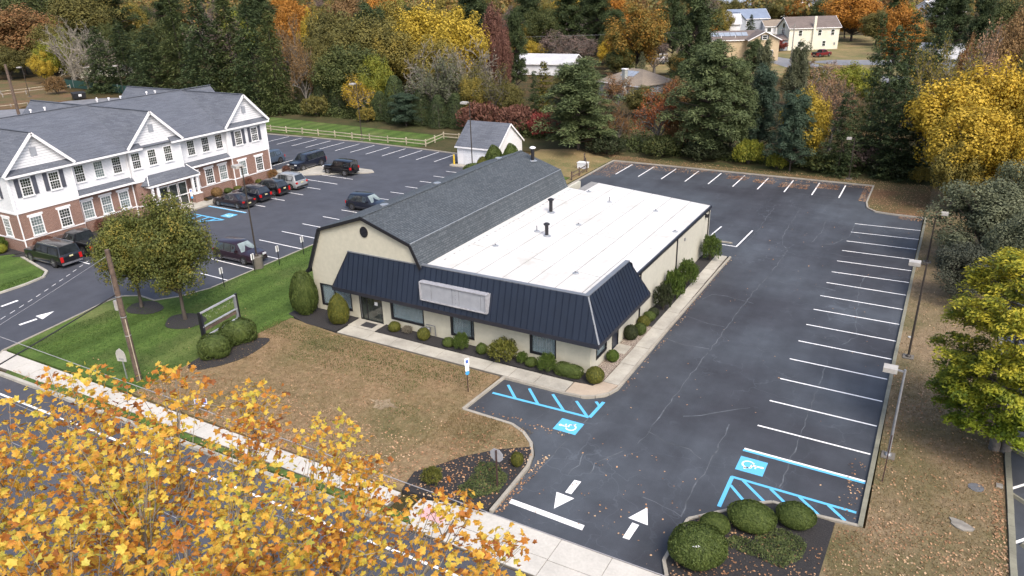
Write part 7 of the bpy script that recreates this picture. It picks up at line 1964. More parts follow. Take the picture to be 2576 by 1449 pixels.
while k < 120:
    y = 118 + 340 * rnd.random() ** 1.3; x = -rnd.uniform(-.06, 1.75) * y
    if x > 12 or not clear_of_houses(x, y, 5): continue
    if -50 < x / y * 100 < 8 and y < 200 and x > -70: continue
    if -26 < x / y * 100 < -5 and y < 330: continue
    sp, c = WOODC[k % len(WOODC)]
    kind = {'maple': 'rounded maple', 'oak': 'spreading oak', 'pine': 'shaggy pine', 'thin': 'nearly leafless tree'}[sp]
    tint = {'olive': 'olive', 'brown': 'brown', 'dkgreen': 'dark green', 'orange': 'orange', 'yolive': 'olive yellow', 'green': 'green', 'gold': 'golden', 'purple': 'purple brown', 'rust': 'rust red', 'ygreen': 'yellow green'}[c]
    tree(sp, c, round(x, 1), round(y, 1), rnd.uniform(10, 17), rnd.uniform(4.5, 7.5), '%s %s among the massed trees of the far wood' % (tint, kind), 'trees of the far wood')
    k += 1
# the wood that closes the skyline reads as one mass
foliage_mat('leaf_mixed', [(.030, .042, .020), (.05, .062, .026), (.10, .10, .035), (.16, .13, .035), (.20, .11, .035), (.12, .12, .04), (.045, .06, .028)], .2, patch=.02)
Vs = []
for i in range(900):
    d = rnd.uniform(330, 1150); az = R(rnd.uniform(-62, 8)); x, y = math.sin(az) * d, math.cos(az) * d
    if not clear_of_houses(x, y, 6): continue
    h = rnd.uniform(9, 16) ; r = rnd.uniform(5, 9); n = 110
    v = rdir(n, -.1); p = v * np.array([r, r, h * .55]) * (rng.random(n)[:, None] ** .25) + np.array([x, y, h * .45])
    Vs.append(leaf_arrays(p, v + rdir(n) * .5, rng.uniform(1.2, 2.6, n) * (d / 600) ** .5))
place('distant_wood', quads_mesh('distant_wood', np.concatenate(Vs), 'leaf_mixed'), kind='stuff')

# ------------------------------------------------------------------ shrubs
def clipped(n, size, shape='ball', noise_=.05, seed=0):
    """shrub of unit half-width sitting on z = 0, height 1: dense small leaves over a twiggy core"""
    v = rdir(n); rr = 1 + noise_ * np.sin(v[:, 0] * 4 + seed) * np.cos(v[:, 1] * 5 + seed) + rng.normal(size=n) * noise_ * .5
    p = v.copy()
    if shape == 'egg':
        z = (v[:, 2] + 1) / 2; w = np.sqrt(np.clip(1 - v[:, 2] ** 2, 0, 1)) * (1.12 - .42 * z); a = np.arctan2(v[:, 1], v[:, 0]); p = np.stack([np.cos(a) * w, np.sin(a) * w, v[:, 2]], 1)
    elif shape == 'loaf': p = np.sign(v) * np.abs(v) ** .6; p /= np.maximum(1, np.abs(p).max(axis=1, keepdims=True) * 1.0)
    p = p * rr[:, None]; p[:, 2] = np.maximum(p[:, 2] * .5 + .5, .02)
    V = leaf_arrays(p, v + rng.normal(size=(n, 3)) * .45, rng.uniform(.6, 1.3, n) * size)
    me = quads_mesh('foliage', V, 'leaf_boxwood')
    core = MB(); a_, b_ = 14, 8
    for j in range(b_ + 1):
        t = math.pi * j / b_; zz = -math.cos(t); w = math.sin(t) * (.93 if shape != 'egg' else .93 * (1.12 - .42 * (zz + 1) / 2))
        if shape == 'loaf': w = .92 * math.sin(t) ** .45
        for q in range(a_): core.v.append((w * math.cos(2 * math.pi * q / a_), w * math.sin(2 * math.pi * q / a_), max(.01, (zz * .94) * .5 + .5)))
    for j in range(b_):
        for q in range(a_): core.f.append((j * a_ + q, j * a_ + (q + 1) % a_, (j + 1) * a_ + (q + 1) % a_, (j + 1) * a_ + q)); core.m.append(0)
    return me, core.mesh('branches', ['leaf_boxwood'], smooth=True)
def loose(n, size, seed=0):
    v = rdir(n, -.6); k = 1 + .22 * np.sin(v[:, 0] * 6 + seed) * np.cos(v[:, 1] * 7 + seed)
    p = v * (rng.random(n)[:, None] ** .22) * k[:, None]; p[:, 2] = np.maximum(p[:, 2] * .5 + .5, .02)
    V = leaf_arrays(p, rdir(n) + np.array([0, 0, .5]), rng.uniform(.6, 1.4, n) * size, .6, v + np.array([0, 0, .8]))
    c = MB()
    for q in range(9):
        a = q * .7; c.tube([(0, 0, 0), (.3 * math.cos(a), .3 * math.sin(a), .4), (.6 * math.cos(a), .6 * math.sin(a), .8)], [.04, .03, .01], 4)
    return quads_mesh('foliage', V, 'leaf_holly'), c.mesh('branches', ['bark'])
SHR = {'ball': clipped(3200, .10), 'fine': clipped(13000, .055, noise_=.035, seed=2), 'egg': clipped(6500, .065, 'egg'), 'loaf': clipped(5200, .075, 'loaf'), 'loose': loose(2600, .13), 'holly': loose(4200, .11, 3), 'spiky': loose(2400, .2, 5)}
def shrub(kind, colr, x, y, h, wx, label, wy=None, z=.12, rz=None, group=None):
    wy = wy or wx
    t = thing('shrub', label, 'shrub', (x, y, z), rnd.uniform(0, 6) if rz is None else rz, group, local=True)
    a, b = SHR[kind]
    for nm, me in (('foliage', a), ('branches', b)):
        o = place(nm, me, t); o.scale = (wx / 2, wy / 2, h)
        if nm == 'foliage' or kind not in ('loose', 'holly', 'spiky'): put_mat(o, 'leaf_' + colr)
    return t
SHRUBS = [
 ('egg', 'boxwood', -37.45, 34.7, 3.25, 2.1, 'tall egg shaped clipped yew at the left corner of the barn front'),
 ('egg', 'golden_box', -34.1, 34.5, 2.15, 1.55, 'egg shaped clipped yew left of the entrance walk'),
 ('ball', 'golden_box', -29.85, 35.2, .68, .82, 'light green round shrub right of the entrance walk'),
 ('loose', 'grey', -28.9, 35.35, .5, .7, 'small grey leafless shrub under the second front window'),
 ('ball', 'golden_box', -27.3, 35.05, .82, .84, 'light green round shrub before the gas meter'),
 ('ball', 'boxwood', -25.3, 35.0, .6, .78, 'low dark round shrub under the third front window'),
 ('holly', 'holly', -24.3, 35.0, 1.12, 1.0, 'fuller green shrub beside the low dark one under the third window'),
 ('ball', 'boxwood', -22.85, 35.1, .7, .72, 'round shrub left of the big mottled one on the front bed'),
 ('loose', 'golden_box', -21.2, 35.05, 1.3, 1.85, 'big mottled olive shrub in the middle of the front bed'),
 ('holly', 'holly', -19.95, 35.15, .75, .7, 'small leaning shrub right of the big mottled one'),
 ('ball', 'boxwood', -19.3, 35.1, .55, .76, 'low dark clipped shrub at the fourth front window'),
 ('holly', 'holly', -18.15, 34.98, 1.1, 1.15, 'bright green round shrub under the fourth front window'),
 ('loaf', 'boxwood', -16.75, 35.05, .72, 1.75, 'wide flat topped clipped shrub left of the corner ball', .85),
 ('ball', 'golden_box', -15.05, 35.05, .95, 1.05, 'round clipped shrub at the front right corner of the building'),
 ('ball', 'holly', -15.15, 37.9, .72, .78, 'round shrub alone on the pebbles by the side window'),
 ('ball', 'darkshrub', -15.25, 41.2, .98, .92, 'dark round shrub first of the cluster by the side door'),
 ('ball', 'boxwood', -14.98, 42.1, .8, .84, 'round shrub second in the cluster past the side door'),
 ('ball', 'golden_box', -15.2, 43.45, .7, .86, 'round shrub third in the cluster past the side door'),
 ('ball', 'boxwood', -15.15, 44.4, .66, .84, 'round shrub fourth in the cluster past the side door'),
 ('ball', 'darkshrub', -15.15, 45.2, .62, .76, 'dark little shrub at the foot of the grey green tall one'),
 ('loose', 'darkshrub', -14.9, 46.5, 1.95, 1.35, 'tall grey green shrub, first of the four big ones on the side walk'),
 ('spiky', 'holly', -14.9, 48.7, 2.1, 1.45, 'feathery bright shrub, second big one on the side walk'),
 ('holly', 'holly', -14.8, 51.6, 2.0, 1.5, 'round bright shrub, third big one on the side walk'),
 ('holly', 'holly', -14.75, 57.6, 2.1, 1.6, 'leaning green shrub at the far end of the side walk'),
 ('loose', 'darkshrub', -15.0, 53.6, .8, .9, 'small dark shrub between the third and last big ones'),
 ('ball', 'golden_box', -15.15, 25.95, .72, .62, 'small round shrub alone in the mulch island by the exit'),
 ('loose', 'golden_box', -18.0, 22.9, .8, 1.0, 'dark shrub half hidden by maple leaves in the mulch island'),
 ('fine', 'boxwood', -5.65, 23.85, 1.42, 2.36, 'largest clipped yew dome at the front of the entrance bed', 2.2),
 ('fine', 'boxwood', -5.5, 25.85, .72, 1.25, 'smallest clipped yew ball behind the largest dome'),
 ('fine', 'boxwood', -4.22, 26.85, 1.02, 2.0, 'second largest clipped yew dome in the middle of the entrance bed', 1.7),
 ('fine', 'boxwood', -2.6, 27.85, .92, 1.62, 'rightmost clipped yew dome by the hatched paint lines', 1.4),
 ('loaf', 'boxwood', -38.0, 27.2, 1.3, 1.95, 'nearer clipped bush beneath the empty sign frame', 1.9),
 ('loaf', 'boxwood', -38.3, 29.35, 1.35, 2.0, 'farther clipped bush beneath the empty sign frame', 2.2),
 ('egg', 'boxwood', -45.4, 74.3, 3.7, 2.6, 'large clipped dome behind the barn ridge before the shed wall'),
 ('egg', 'boxwood', -43.0, 74.2, 4.1, 2.5, 'tallest clipped dome behind the barn ridge at the shed gable'),
 ('ball', 'boxwood', -44.3, 72.9, 3.1, 1.6, 'small clipped dome between the two large ones by the shed'),
 ('ball', 'golden_box', -46.4, 73.6, 2.4, 1.8, 'light clipped dome left of the large ones by the shed'),
 ('ball', 'boxwood', -47.0, 72.2, 1.9, 2.4, 'lowest clipped dome of the group by the shed'),
 ('ball', 'ygreen', -72.3, 31.9, .85, 1.3, 'lime green clipped ball at the left picture edge'),
 ('ball', 'maroon', -69.6, 34.6, 1.05, 1.9, 'brownish red clipped shrub at the corner of the brick wall'),
 ('loaf', 'rust', -69.6, 37.3, .9, 1.5, 'brown shrub behind the black pickup by the brick wall'),
 ('loose', 'holly', -73.6, 32.5, 1.1, 1.8, 'green shrub under the side window of the brick wall'),
 ('loose', 'maroon', -69.6, 40.2, 1.2, 1.4, 'tall reddish shrub by the wall above the round trees'),
 ('ball', 'brown', -69.55, 53.9, 1.0, 1.2, 'brown rounded shrub next to the porch pedestal'),
 ('ball', 'boxwood', -69.5, 55.4, .6, .9, 'low green shrub right of the brown one by the porch'),
 ('ball', 'golden_box', -69.5, 56.8, .5, .9, 'low olive shrub in the bed behind the parked cars'),
 ('loose', 'maroon', -69.5, 58.5, 1.1, 1.2, 'reddish shrub in the bed behind the silver car'),
 ('ball', 'golden_box', -69.5, 60.0, .55, .8, 'small olive shrub in the bed behind the silver car'),
 ('loose', 'rust', -69.4, 62.2, 1.2, 1.2, 'rusty shrub at the far brick corner'),
 ('loose', 'maroon', -69.0, 64.0, 1.3, 1.0, 'upright reddish shrub just past the brick corner'),
]
for s in SHRUBS:
    k, c, x, y, h, w_ = s[:6]; shrub(k, c, x, y, h, w_, s[6], s[7] if len(s) > 7 else None, z=.1, rz=0 if 'wide flat' in s[6] else None)
# bushes at the foot of the wood
EDGE = [('loose', 'maroon', -62.5, 98.5, 4.2, 6.5, 'dark red bush behind the left end of the shed roof'), ('loose', 'maroon', -56.0, 99.0, 4.0, 7, 'dull red bush right above the shed ridge'), ('loose', 'red', -50.5, 98.0, 3.6, 6.0, 'brick red bush right of the shed gable'),
        ('loose', 'maroon', -45.5, 97.5, 3.0, 5, 'low red bush at the foot of the big pine'), ('loose', 'darkshrub', -38, 91.0, 2.2, 5, 'dark green bush left of the rear kerb corner'),
        ('holly', 'green', -31, 92.5, 2.6, 5, 'green bush under the orange red tree'), ('holly', 'ygreen', -20.0, 92.6, 2.9, 3.6, 'bright yellow green sapling behind the rear kerb'), ('holly', 'ygreen', -16.3, 91.3, 2.0, 2.4, 'small bright sapling right of the brighter one'),
        ('loose', 'darkshrub', -25.5, 93.0, 2.2, 6, 'dark brush between the pine trunks'), ('loose', 'green', -11.5, 92.5, 2.0, 5, 'green brush under the low bluish pine'), ('loose', 'darkshrub', -3.8, 93.5, 2.2, 6, 'dark brush beside the rear lamp post'),
        ('holly', 'yolive', -1.2, 91.0, 1.8, 2.2, 'small olive sapling at the edge of the corner lawn'), ('loose', 'olive', -97, 99.0, 3.5, 5, 'olive bush at the left end of the hedge'), ('loose', 'yolive', -84.5, 97.8, 2.4, 3.2, 'olive yellow bush among the hedge conifers'),
        ('loose', 'rust', -29.5, 97, 5.0, 5, 'rust coloured bush behind the second big pine'), ('loose', 'brown', -177.0, 99.5, 3.8, 4.5, 'green brown vine covered bush beside the dumpster'), ('loose', 'maroon', -40.5, 93.2, 1.9, 3, 'reddish brush in the shade of the big pine'),
        ('loose', 'purple', -7.0, 96, 3.0, 7, 'brown brush in the shade of the tallest cedar')]
for s in EDGE: shrub(*s[:6], s[6], z=.0)
# dark undergrowth along the edge of the wood, one uncountable mass
n = 26000
x = rng.uniform(-104, 10, n); y = np.where(x < -60, 98.6, np.where(x < -36, 96.0, 92.8)) + rng.exponential(3.2, n); z = rng.random(n) ** 1.5 * 2.6 * (.6 + .4 * np.sin(x * 1.3) * np.sin(x * .37)) + .05
V = leaf_arrays(np.stack([x, y, z], 1), rdir(n) + np.array([0, -.3, .6]), rng.uniform(.16, .42, n))
place('undergrowth', quads_mesh('undergrowth', V, 'leaf_olivegreen'), kind='stuff')

# ------------------------------------------------------------------ pear-like street trees on the green lawn
pearA = broad('pear', 130, 300, .040, .15, .8, squash=.82, low=-.95, taper=.45)
ARCH['pear'] = [pearA, broad('pear_b', 130, 300, .040, .15, .8, squash=.82, low=-.95, taper=.45)]
SPN['pear'] = 'pear_tree'
tree('pear', 'pear', -49.4, 29.95, 8.2, 3.15, 'left one of the two round green trees on the green lawn', i=0, z=.1)
tree('pear', 'pear', -44.5, 29.95, 9.8, 3.6, 'right one of the two round green trees, orange on its right side', i=1, z=.1)

# ------------------------------------------------------------------ golden cypress at the right
def cypress_mat():
    m = foliage_mat('leaf_golden_cypress', FOL['cypress'], .25, .6, 1.6)
    nt = m.node_tree; b = nt.nodes['Principled BSDF']
    src = b.inputs['Base Color'].links[0].from_socket
    sep = nt.nodes.new("ShaderNodeSeparateXYZ"); nt.links.new(coords(nt, 'Object'), sep.inputs[0])
    ad = nt.nodes.new("ShaderNodeMath"); ad.operation = 'MULTIPLY_ADD'; nt.links.new(noise(nt, coords(nt), 1.2, 3), ad.inputs[0]); ad.inputs[1].default_value = 3.2; nt.links.new(sep.outputs[2], ad.inputs[2])
    f = ramp(nt, ad.outputs[0], [(.0, (0, 0, 0)), (1, (1, 1, 1))])
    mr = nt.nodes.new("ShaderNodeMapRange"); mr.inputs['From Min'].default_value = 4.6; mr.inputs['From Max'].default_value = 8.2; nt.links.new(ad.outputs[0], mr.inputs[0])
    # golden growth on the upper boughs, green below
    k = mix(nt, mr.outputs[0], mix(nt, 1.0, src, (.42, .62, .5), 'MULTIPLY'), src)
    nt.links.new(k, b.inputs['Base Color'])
cypress_mat()
cy = thing('cypress_tree', 'golden topped cypress with a double trunk at the right edge', 'tree', (5.1, 37.9, .1), local=True)
Ps, Ns, Ds = [], [], []
lb = Limb()
for dx, dy in ((-.22, 0), (.22, .05)): lb.mb.tube([(dx, dy, -.15), (dx * 1.3, dy, 1.6), (dx * 2.2, dy, 4), (dx * 2, 0, 7.5)], [.26, .21, .15, .04], 9, caps=False)
for b_ in range(380):
    u = rng.random(); z = 1.9 + 7.9 * u; a = rng.uniform(0, 2 * math.pi)
    r = (3.6 * (1 - ((u - .36) / .72) ** 2) ** .5 if abs((u - .36) / .72) < 1 else .3) * rng.uniform(.62, 1.0)
    c = np.array([math.cos(a) * r, math.sin(a) * r, z]); lb.mb.tube([(0, 0, z - .6), tuple(c)], [.03, .008], 3, caps=False)
    n = 210; q = rdir(n, -.5) * (rng.random(n)[:, None] ** .4) * rng.uniform(.42, .72); q[:, 2] *= .55
    Ps.append(c + q); o_ = np.array([math.cos(a), math.sin(a), .55]); Ds.append(o_ + rng.normal(size=(n, 3)) * .5); Ns.append(np.array([0, 0, 1]) + o_ * .5 + rng.normal(size=(n, 3)) * .5)
V = leaf_arrays(np.concatenate(Ps), np.concatenate(Ns), rng.uniform(.12, .25, 380 * 210), .55, np.concatenate(Ds))
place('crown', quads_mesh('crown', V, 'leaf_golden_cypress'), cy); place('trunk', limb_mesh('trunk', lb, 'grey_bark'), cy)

# ------------------------------------------------------------------ the tall maple over the street, close to the camera
def lobed_leaf():
    """five-pointed leaf of unit width, slightly cupped"""
    pts = []
    for i, (a, r) in enumerate([(-90, .30), (-60, .40), (-25, .56), (-5, .40), (25, .62), (38, .50), (55, .38), (72, .52), (90, .70), (108, .52), (125, .38), (142, .50), (155, .62), (185, .40), (205, .56), (240, .40)]):
        pts.append((r * .8 * math.cos(R(a)), r * .8 * math.sin(R(a)), .10 * (r - .3) * (1 if i % 4 else -1) - .05))
    return pts
LP = lobed_leaf()
def leaf_faces(n0, k): return [(n0 + k, n0 + i, n0 + (i + 1) % k) for i in range(k)]
MAPLE = (-8.3, 3.2)
LOBES = [(-10.7, 6.7, 15.6, .75), (-12.3, 5.9, 15.2, 1.1), (-12.6, 4.5, 15.0, 1.2), (-10.4, 8.0, 14.7, .7), (-8.6, 8.1, 14.2, .85), (-7.9, 8.0, 14.0, .6), (-9.3, 4.9, 15.3, 1.2), (-10.9, 5.4, 15.0, 1.1), (-7.6, 5.5, 14.7, 1.2),
         (-8.0, 3.0, 15.6, 1.2), (-6.9, 4.1, 15.1, 1.1), (-6.9, 6.5, 14.0, 1.0), (-5.7, 7.7, 14.3, .55), (-4.75, 7.4, 14.15, .5), (-4.6, 6.3, 14.5, .85), (-7.0, 7.5, 13.7, .8), (-9.6, 7.0, 14.3, 1.0), (-11.5, 3.6, 15.0, 1.3),
         (-9.6, 2.8, 15.3, 1.3), (-12.8, 2.8, 13.8, 1.4), (-5.6, 4.6, 14.3, 1.1), (-7.5, 5.0, 13.2, 1.6), (-10, 5, 13.4, 1.8), (-11.8, 6.2, 13.4, 1.3), (-9, 7.0, 12.8, 1.2), (-6.2, 5.8, 12.9, 1.1), (-9, 1.5, 14.6, 1.8), (-5.8, 3.0, 14.0, 1.3), (-5.2, 6.8, 13.2, .7), (-8.6, 5.6, 12.0, 1.8), (-11, 4, 12, 2.0), (-6.8, 3.5, 12.6, 1.6)]
mp = thing('maple_tree', 'close maple full of yellow and orange leaves filling the lower left', 'tree', (MAPLE[0], MAPLE[1], 0), local=True)
lb = Limb(); T0 = Vector((MAPLE[0], MAPLE[1], 0))
lb.mb.tube([(0, 0, -.2), (.05, .1, 4), (.1, .3, 8.0), (.2, .8, 10.5), (.1, 1.2, 12.6)], [.32, .25, .19, .12, .05], 10, caps=False)
tips = []
LOBES = [(x, y, z - .26, r_) for x, y, z, r_ in LOBES]
for (x, y, z, r_) in LOBES:
    c = Vector((x, y, z)) - T0
    a = Vector((.12, .4, min(11.3, max(6.5, z - 2.2 - math.hypot(c.x, c.y) * .55)))); m_ = a.lerp(c, .5) + Vector((rnd.gauss(0, .15), rnd.gauss(0, .15), -.25))
    lb.mb.tube([a, a.lerp(m_, .5), m_, m_.lerp(c, .6), c], [.075, .062, .048, .03, .014], 6, caps=False)
    for q in range(int(18 * r_)):
        v = Vector(rdir(1, -.35)[0]); e = c + v * r_ * rnd.uniform(.7, 1.05); s0 = m_.lerp(c, rnd.uniform(.3, 1))
        mid = s0.lerp(e, .5) + Vector((rnd.gauss(0, .07), rnd.gauss(0, .07), .04))
        lb.mb.tube([s0, mid, e], [.012, .008, .004], 4, caps=False)
        tips += [(mid, e), (s0.lerp(mid, .5), e), (e, e)]
place('trunk', limb_mesh('trunk', lb, 'pale_bark'), mp)
LV = []
for (x, y, z, r_) in LOBES:
    c = Vector((x, y, z)) - T0
    for q in range(int(260 * r_ ** 2 + 26)):
        v = Vector(rdir(1, -.7)[0]); LV.append(c + v * r_ * (rnd.random() ** .35))
for a, b in tips:
    for q in range(3): LV.append(a + Vector((rnd.gauss(0, .09), rnd.gauss(0, .09), rnd.gauss(0, .08))))
camv = Vector((0, 0, 22)) - T0
def leaf_matrix(p):
    nrm = Vector((rnd.gauss(0, .55), rnd.gauss(0, .55), 1)).normalized()
    if rnd.random() < .25: nrm = Vector((rnd.gauss(0, 1), rnd.gauss(0, 1), rnd.gauss(0, 1))).normalized()
    q = nrm.to_track_quat('Z', 'Y').to_matrix().to_4x4() @ Matrix.Rotation(rnd.uniform(0, 6.28), 4, 'Z')
    return Matrix.Translation(p) @ q @ Matrix.Scale(rnd.uniform(.08, .158), 4)
LV.sort(key=lambda p: (p - camv).length)
near, rest = LV[:300], LV[300:]
def tint(name, lo, hi): return foliage_mat(name, FOL['sycamore'], .35, .5, 1.3)
tint('leaf_sycamore', 0, 1)
k = len(LP)
lm = []
for vr in range(4):
    s_ = [(x * rnd.uniform(.9, 1.1), y * rnd.uniform(.9, 1.1), z * rnd.uniform(-.5, 1.8)) for x, y, z in LP]
    me = bpy.data.meshes.new('leaf'); me.from_pydata([*s_, (0, 0, .03)], [], leaf_faces(0, k)); me.materials.append(MATS['leaf_sycamore']); lm.append(me)
# single leaves take their tone from the object's own random number
def single_leaf_mat():
    m, nt, b = newmat('leaf_single')
    oi = nt.nodes.new("ShaderNodeObjectInfo"); c = FOL['sycamore']
    kx = ramp(nt, oi.outputs['Random'], [(i / (len(c) - 1), q) for i, q in enumerate(c)])
    nt.links.new(kx, b.inputs['Base Color']); b.inputs['Roughness'].default_value = .5
    t = nt.nodes.new("ShaderNodeBsdfTranslucent"); nt.links.new(kx, t.inputs[0]); ms = nt.nodes.new("ShaderNodeMixShader"); ms.inputs[0].default_value = .35
    nt.links.new(b.outputs[0], ms.inputs[1]); nt.links.new(t.outputs[0], ms.inputs[2]); nt.links.new(ms.outputs[0], nt.nodes["Material Output"].inputs[0])
    MATS['leaf_single'] = m
single_leaf_mat()
for me in lm: me.materials[0] = MATS['leaf_single']
for p in near:
    o = place('leaf', lm[rnd.randrange(4)], mp); o.matrix_local = leaf_matrix(p)
vv, ff = [], []
base_v = [Vector(p) for p in LP] + [Vector((0, 0, .03))]
for p in rest:
    M_ = leaf_matrix(p); n0 = len(vv)
    j = rnd.uniform(-.4, 1.7)
    cu, cv = rnd.uniform(-.9, .9), rnd.uniform(-.9, .6)
    vv += [tuple(M_ @ Vector((q.x, q.y, q.z * j + cu * q.x * q.x + cv * q.y * q.y))) for q in base_v]; ff += leaf_faces(n0, k)
me = bpy.data.meshes.new('foliage'); me.from_pydata(vv, [], ff); me.materials.append(MATS['leaf_sycamore'])
place('foliage', me, mp, kind='stuff')

# ------------------------------------------------------------------ fallen leaves and grass blades
def scatter(name, regions, mat, size, flat=.9, kind='stuff', zz=.0):
    Ps = []
    for (x0, x1, y0, y1, n, z, pw) in regions:
        a = rng.random(n); b = rng.random(n)
        if pw: b = b ** pw
        Ps.append(np.stack([x0 + (x1 - x0) * a, y0 + (y1 - y0) * b, np.full(n, z) + rng.random(n) * .03], 1))
    P = np.concatenate(Ps); n = len(P)
    V = leaf_arrays(P, np.array([0, 0, 1]) + rng.normal(size=(n, 3)) * (1 - flat) * 3, rng.uniform(size[0], size[1], n), 1.1)
    return place(name, quads_mesh(name, V, mat), kind=kind)
scatter('fallen_leaves', [
 (-38.5, -19.5, 21.7, 25.5, 2600, .115, 2.0), (-30, -16, 22, 29, 700, .115, 0), (-38, -21, 24, 33, 420, .115, 0), (-19.2, -14.8, 21.9, 27.5, 700, .14, 0), (-14.5, -14.1, 22.6, 27.5, 160, .01, 0),
 (-6.4, -1.3, 16, 26.8, 1500, .14, 0), (.1, 5.2, 15, 30, 2300, .115, 0), (-1.1, .1, 15, 28.7, 420, .115, 0), (0, 5.2, 28, 45, 900, .115, 0), (4.7, 5.2, 20, 45, 900, .12, 0), (.1, 5, 45, 77, 500, .115, 0),
 (-35.4, -5.6, 86.3, 87.6, 1100, .01, 0), (-35.5, -33, 80, 87.5, 700, .01, 0), (-20.6, -18.3, 84.6, 86.3, 420, .01, 0), (-17.6, -15.2, 84.2, 85.8, 380, .01, 0), (-14.6, -11.6, 83.4, 85.6, 560, .01, 0), (-10.9, -8.6, 84.6, 86.4, 480, .01, 0), (-32, -24, 85.2, 86.6, 420, .01, 0), (-6.2, -5.5, 81, 87.5, 500, .01, 0), (-5, 8, 77.6, 90, 3600, .11, 0), (-36, -5, 88, 90.5, 1600, .1, 0), (-44, -36, 78, 92, 1200, .1, 0),
 (-13.4, -.3, 29, 77, 110, .01, 0), (-13.3, -7, 22.6, 30, 70, .01, 0), (-1.2, -.35, 29.1, 34, 60, .01, 0), (-2.2, -.2, 76.2, 77.1, 220, .01, 0), (-13.45, -13.2, 35, 59, 130, .01, 0),
 (-47, -38.6, 22, 34, 60, .115, 0), (-20, -14, 29.2, 29.8, 60, .01, 0), (-48, -15, 19.5, 20.1, 350, .125, 0), (-44, -16, 20.1, 21.8, 300, .125, 0)], 'leaf_litter', (.05, .13))
def blades(name, regions, mat, h):
    Vs = []
    for (x0, x1, y0, y1, n, z) in regions:
        P = np.stack([rng.uniform(x0, x1, n), rng.uniform(y0, y1, n), np.full(n, z)], 1)
        D = np.array([0, 0, 1]) + rng.normal(size=(n, 3)) * .55; D[:, 2] = np.abs(D[:, 2])
        S = rng.uniform(.5, 1.2, n) * h
        W = rng.normal(size=(n, 3)); W[:, 2] = 0; W /= np.linalg.norm(W, axis=1, keepdims=True)
        T = P + D * S[:, None]; w = .02
        Vs.append(np.stack([P - W * w, P + W * w, T + W * w * .3, T - W * w * .3], 1).reshape(-1, 3))
    return place(name, quads_mesh(name, np.concatenate(Vs), mat), kind='stuff')
blades('dry_grass_tufts', [(-38.4, -20.5, 21.9, 33.0, 34000, .09), (-20.4, -15.8, 26.8, 28.9, 2200, .09), (-20.6, -17.5, 25.2, 28.9, 4000, .09), (.05, 5.2, 15, 44, 34000, .09), (-1.1, .05, 15, 28.6, 4500, .09), (.2, 5, 44, 77, 9000, .09)], 'leaf_straw', .05)
blades('green_grass_tufts', [(-47.5, -38.4, 22, 57, 30000, .09), (-51, -47, 22, 30, 7000, .09), (-38.4, -21, 31, 33, 8000, .09), (-34, -24, 29, 31.5, 4000, .09), (-24, -22.3, 26.8, 28, 260, .1), (-64, -62.6, 22, 30, 4000, .09)], 'leaf_blade_green', .05)
# low junipers creeping in the beds
def creeping(label, pts, n, h):
    xs = [p[0] for p in pts]; ys = [p[1] for p in pts]; P = []
    def inside(x, y):
        c = False
        for i in range(len(pts)):
            (a, b), (d, e) = pts[i], pts[i - 1]
            if (b > y) != (e > y) and x < (d - a) * (y - b) / (e - b) + a: c = not c
        return c
    while len(P) < n:
        x, y = rnd.uniform(min(xs), max(xs)), rnd.uniform(min(ys), max(ys))
        if inside(x, y): P.append((x, y, .12 + h * rnd.random() * (.6 + .4 * math.sin(x * 5) * math.cos(y * 4))))
    P = np.array(P); c = P.mean(axis=0); c[2] = .12
    V = leaf_arrays(P - c, rdir(n) + np.array([0, 0, .9]), rng.uniform(.05, .11, n), .6)
    return place('ground_cover', quads_mesh('ground_cover', V, 'leaf_groundcover'), loc=tuple(c), kind='stuff')
creeping('', [(-16.9, 25.3), (-16.1, 25.5), (-15.0, 24.9), (-14.85, 23.7), (-15.7, 22.7), (-16.7, 23.0), (-16.6, 24.2)], 4200, .3)
creeping('', [(-3.7, 27.0), (-2.8, 27.2), (-1.9, 26.7), (-1.95, 25.8), (-2.5, 24.9), (-3.6, 25.0), (-4.9, 25.1), (-4.7, 25.9), (-3.9, 25.8)], 5200, .3)
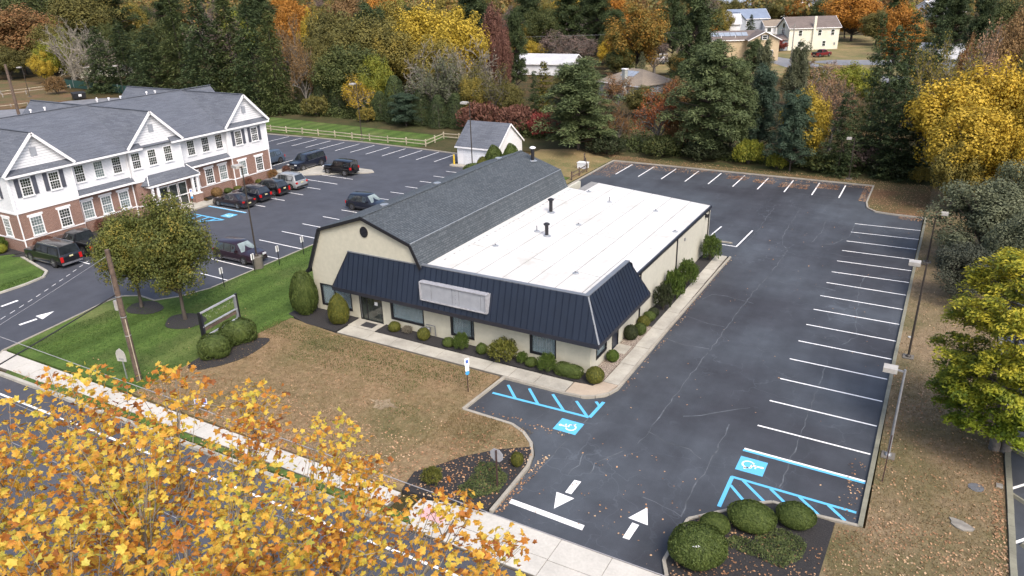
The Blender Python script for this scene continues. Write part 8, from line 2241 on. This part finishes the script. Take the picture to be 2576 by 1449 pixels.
# garden trees and bushes round the far houses
for sp, c, x, y, h, r, lb in [
 ('maple', 'red', -48.5, 222, 5.0, 3.0, 'small dark red maple at the corner of the cream house'), ('cedar', 'dkgreen', -52.0, 226, 6.0, 2.6, 'dark garden cedar between the tan and the cream house'),
 ('maple', 'olive', -22.0, 262, 11, 6, 'olive maple behind the right end of the cream house'), ('oak', 'brown', -14.0, 250, 12, 6, 'brown oak right of the cream house garden'), ('maple', 'gold', -34.0, 285, 12, 6, 'golden maple rising behind the cream house roof'),
 ('oak', 'green', -48.0, 330, 12, 7, 'green oak behind the distant white rancher'), ('maple', 'orange', -60.0, 345, 11, 6, 'orange maple behind the distant white rancher'), ('oak', 'olive', -88.0, 350, 12, 7, 'olive oak behind the blue roofed house'),
 ('pine', 'dkgreen', -20.0, 300, 14, 6, 'dark pine standing behind the cream house garden'), ('oak', 'brown', -34.0, 340, 12, 7, 'brown oak far behind the cream house'), ('maple', 'rust', -6, 262, 10, 5, 'rust red maple in the gardens right of the tallest cedar'),
 ('cedar', 'dkgreen', -66.0, 236, 5, 2.6, 'low dark cedar behind the tan house roof'), ('maple', 'olive', -9, 225, 9, 5, 'olive maple beyond the side road mouth'), ('maple', 'green', -72, 208, 7, 4, 'green tree at the left end of the tan house'), ('thin', 'purple', -60, 196, 5, 4, 'purple brown thicket before the tan house'),
 ('maple', 'olive', -55, 175, 6, 4, 'olive bushy tree on the lawn above the chimney house'), ('pine', 'green', -38, 172, 8, 3.5, 'green pine before the side road'), ('thin', 'brown', -28, 168, 5, 4, 'brown thin tree before the side road'), ('thin', 'pink', -20, 165, 5, 4, 'pinkish thin tree at the foot of the side road'),
 ('thin', 'rust', -48.8, 121, 6.6, 3.8, 'rusty thin tree before the left wall of the chimney house'), ('maple', 'olive', -43.5, 119, 5.8, 3.6, 'low olive tree before the chimney house'), ('maple', 'brown', -39.8, 124, 6.4, 3.4, 'low brown tree right of the chimney house'), ('oak', 'olive', -60.5, 128, 7.5, 4.2, 'olive oak left of the chimney house'), ('maple', 'orangegreen', -46.5, 150, 7.5, 3.6, 'small orange and green maple behind the chimney house'), ('maple', 'ygreen', -14.5, 140, 8, 4.5, 'yellow green maple below the side road'), ('oak', 'olive', -21.5, 138, 8, 4.5, 'olive oak below the side road'), ('thin', 'pink', -17.5, 125, 8, 4, 'pinkish thin tree above the round yellow maple'), ('thin', 'straw', -13.0, 118, 7, 4, 'straw coloured brush left of the tallest cedar'), ('maple', 'brown', -44, 158, 5, 4, 'low brown tree behind the second big pine'), ('oak', 'green', -66, 165, 8, 4, 'green oak left of the trailer boat'), ('maple', 'olive', -6, 170, 8, 5, 'olive maple behind the tallest cedar'),
 ('oak', 'green', -78, 190, 10, 5, 'green oak behind the boat, left of the tan house'), ('pine', 'dkgreen', -84, 205, 13, 5, 'dark pine behind the chimney house')]:
    tree(sp, c, x, y, h, r, lb)

w = MB(); w.sheet([(-.16, -.03), (.02, -.06), (.17, -.01), (.10, .05), (-.08, .05)], lambda x, y: .02 * math.sin(x * 20))
solo('paper_scrap', w, 'sign_white', 'white scrap of litter lying on top of the largest clipped dome', 'litter', (-5.55, 23.15, 1.36), R(20))
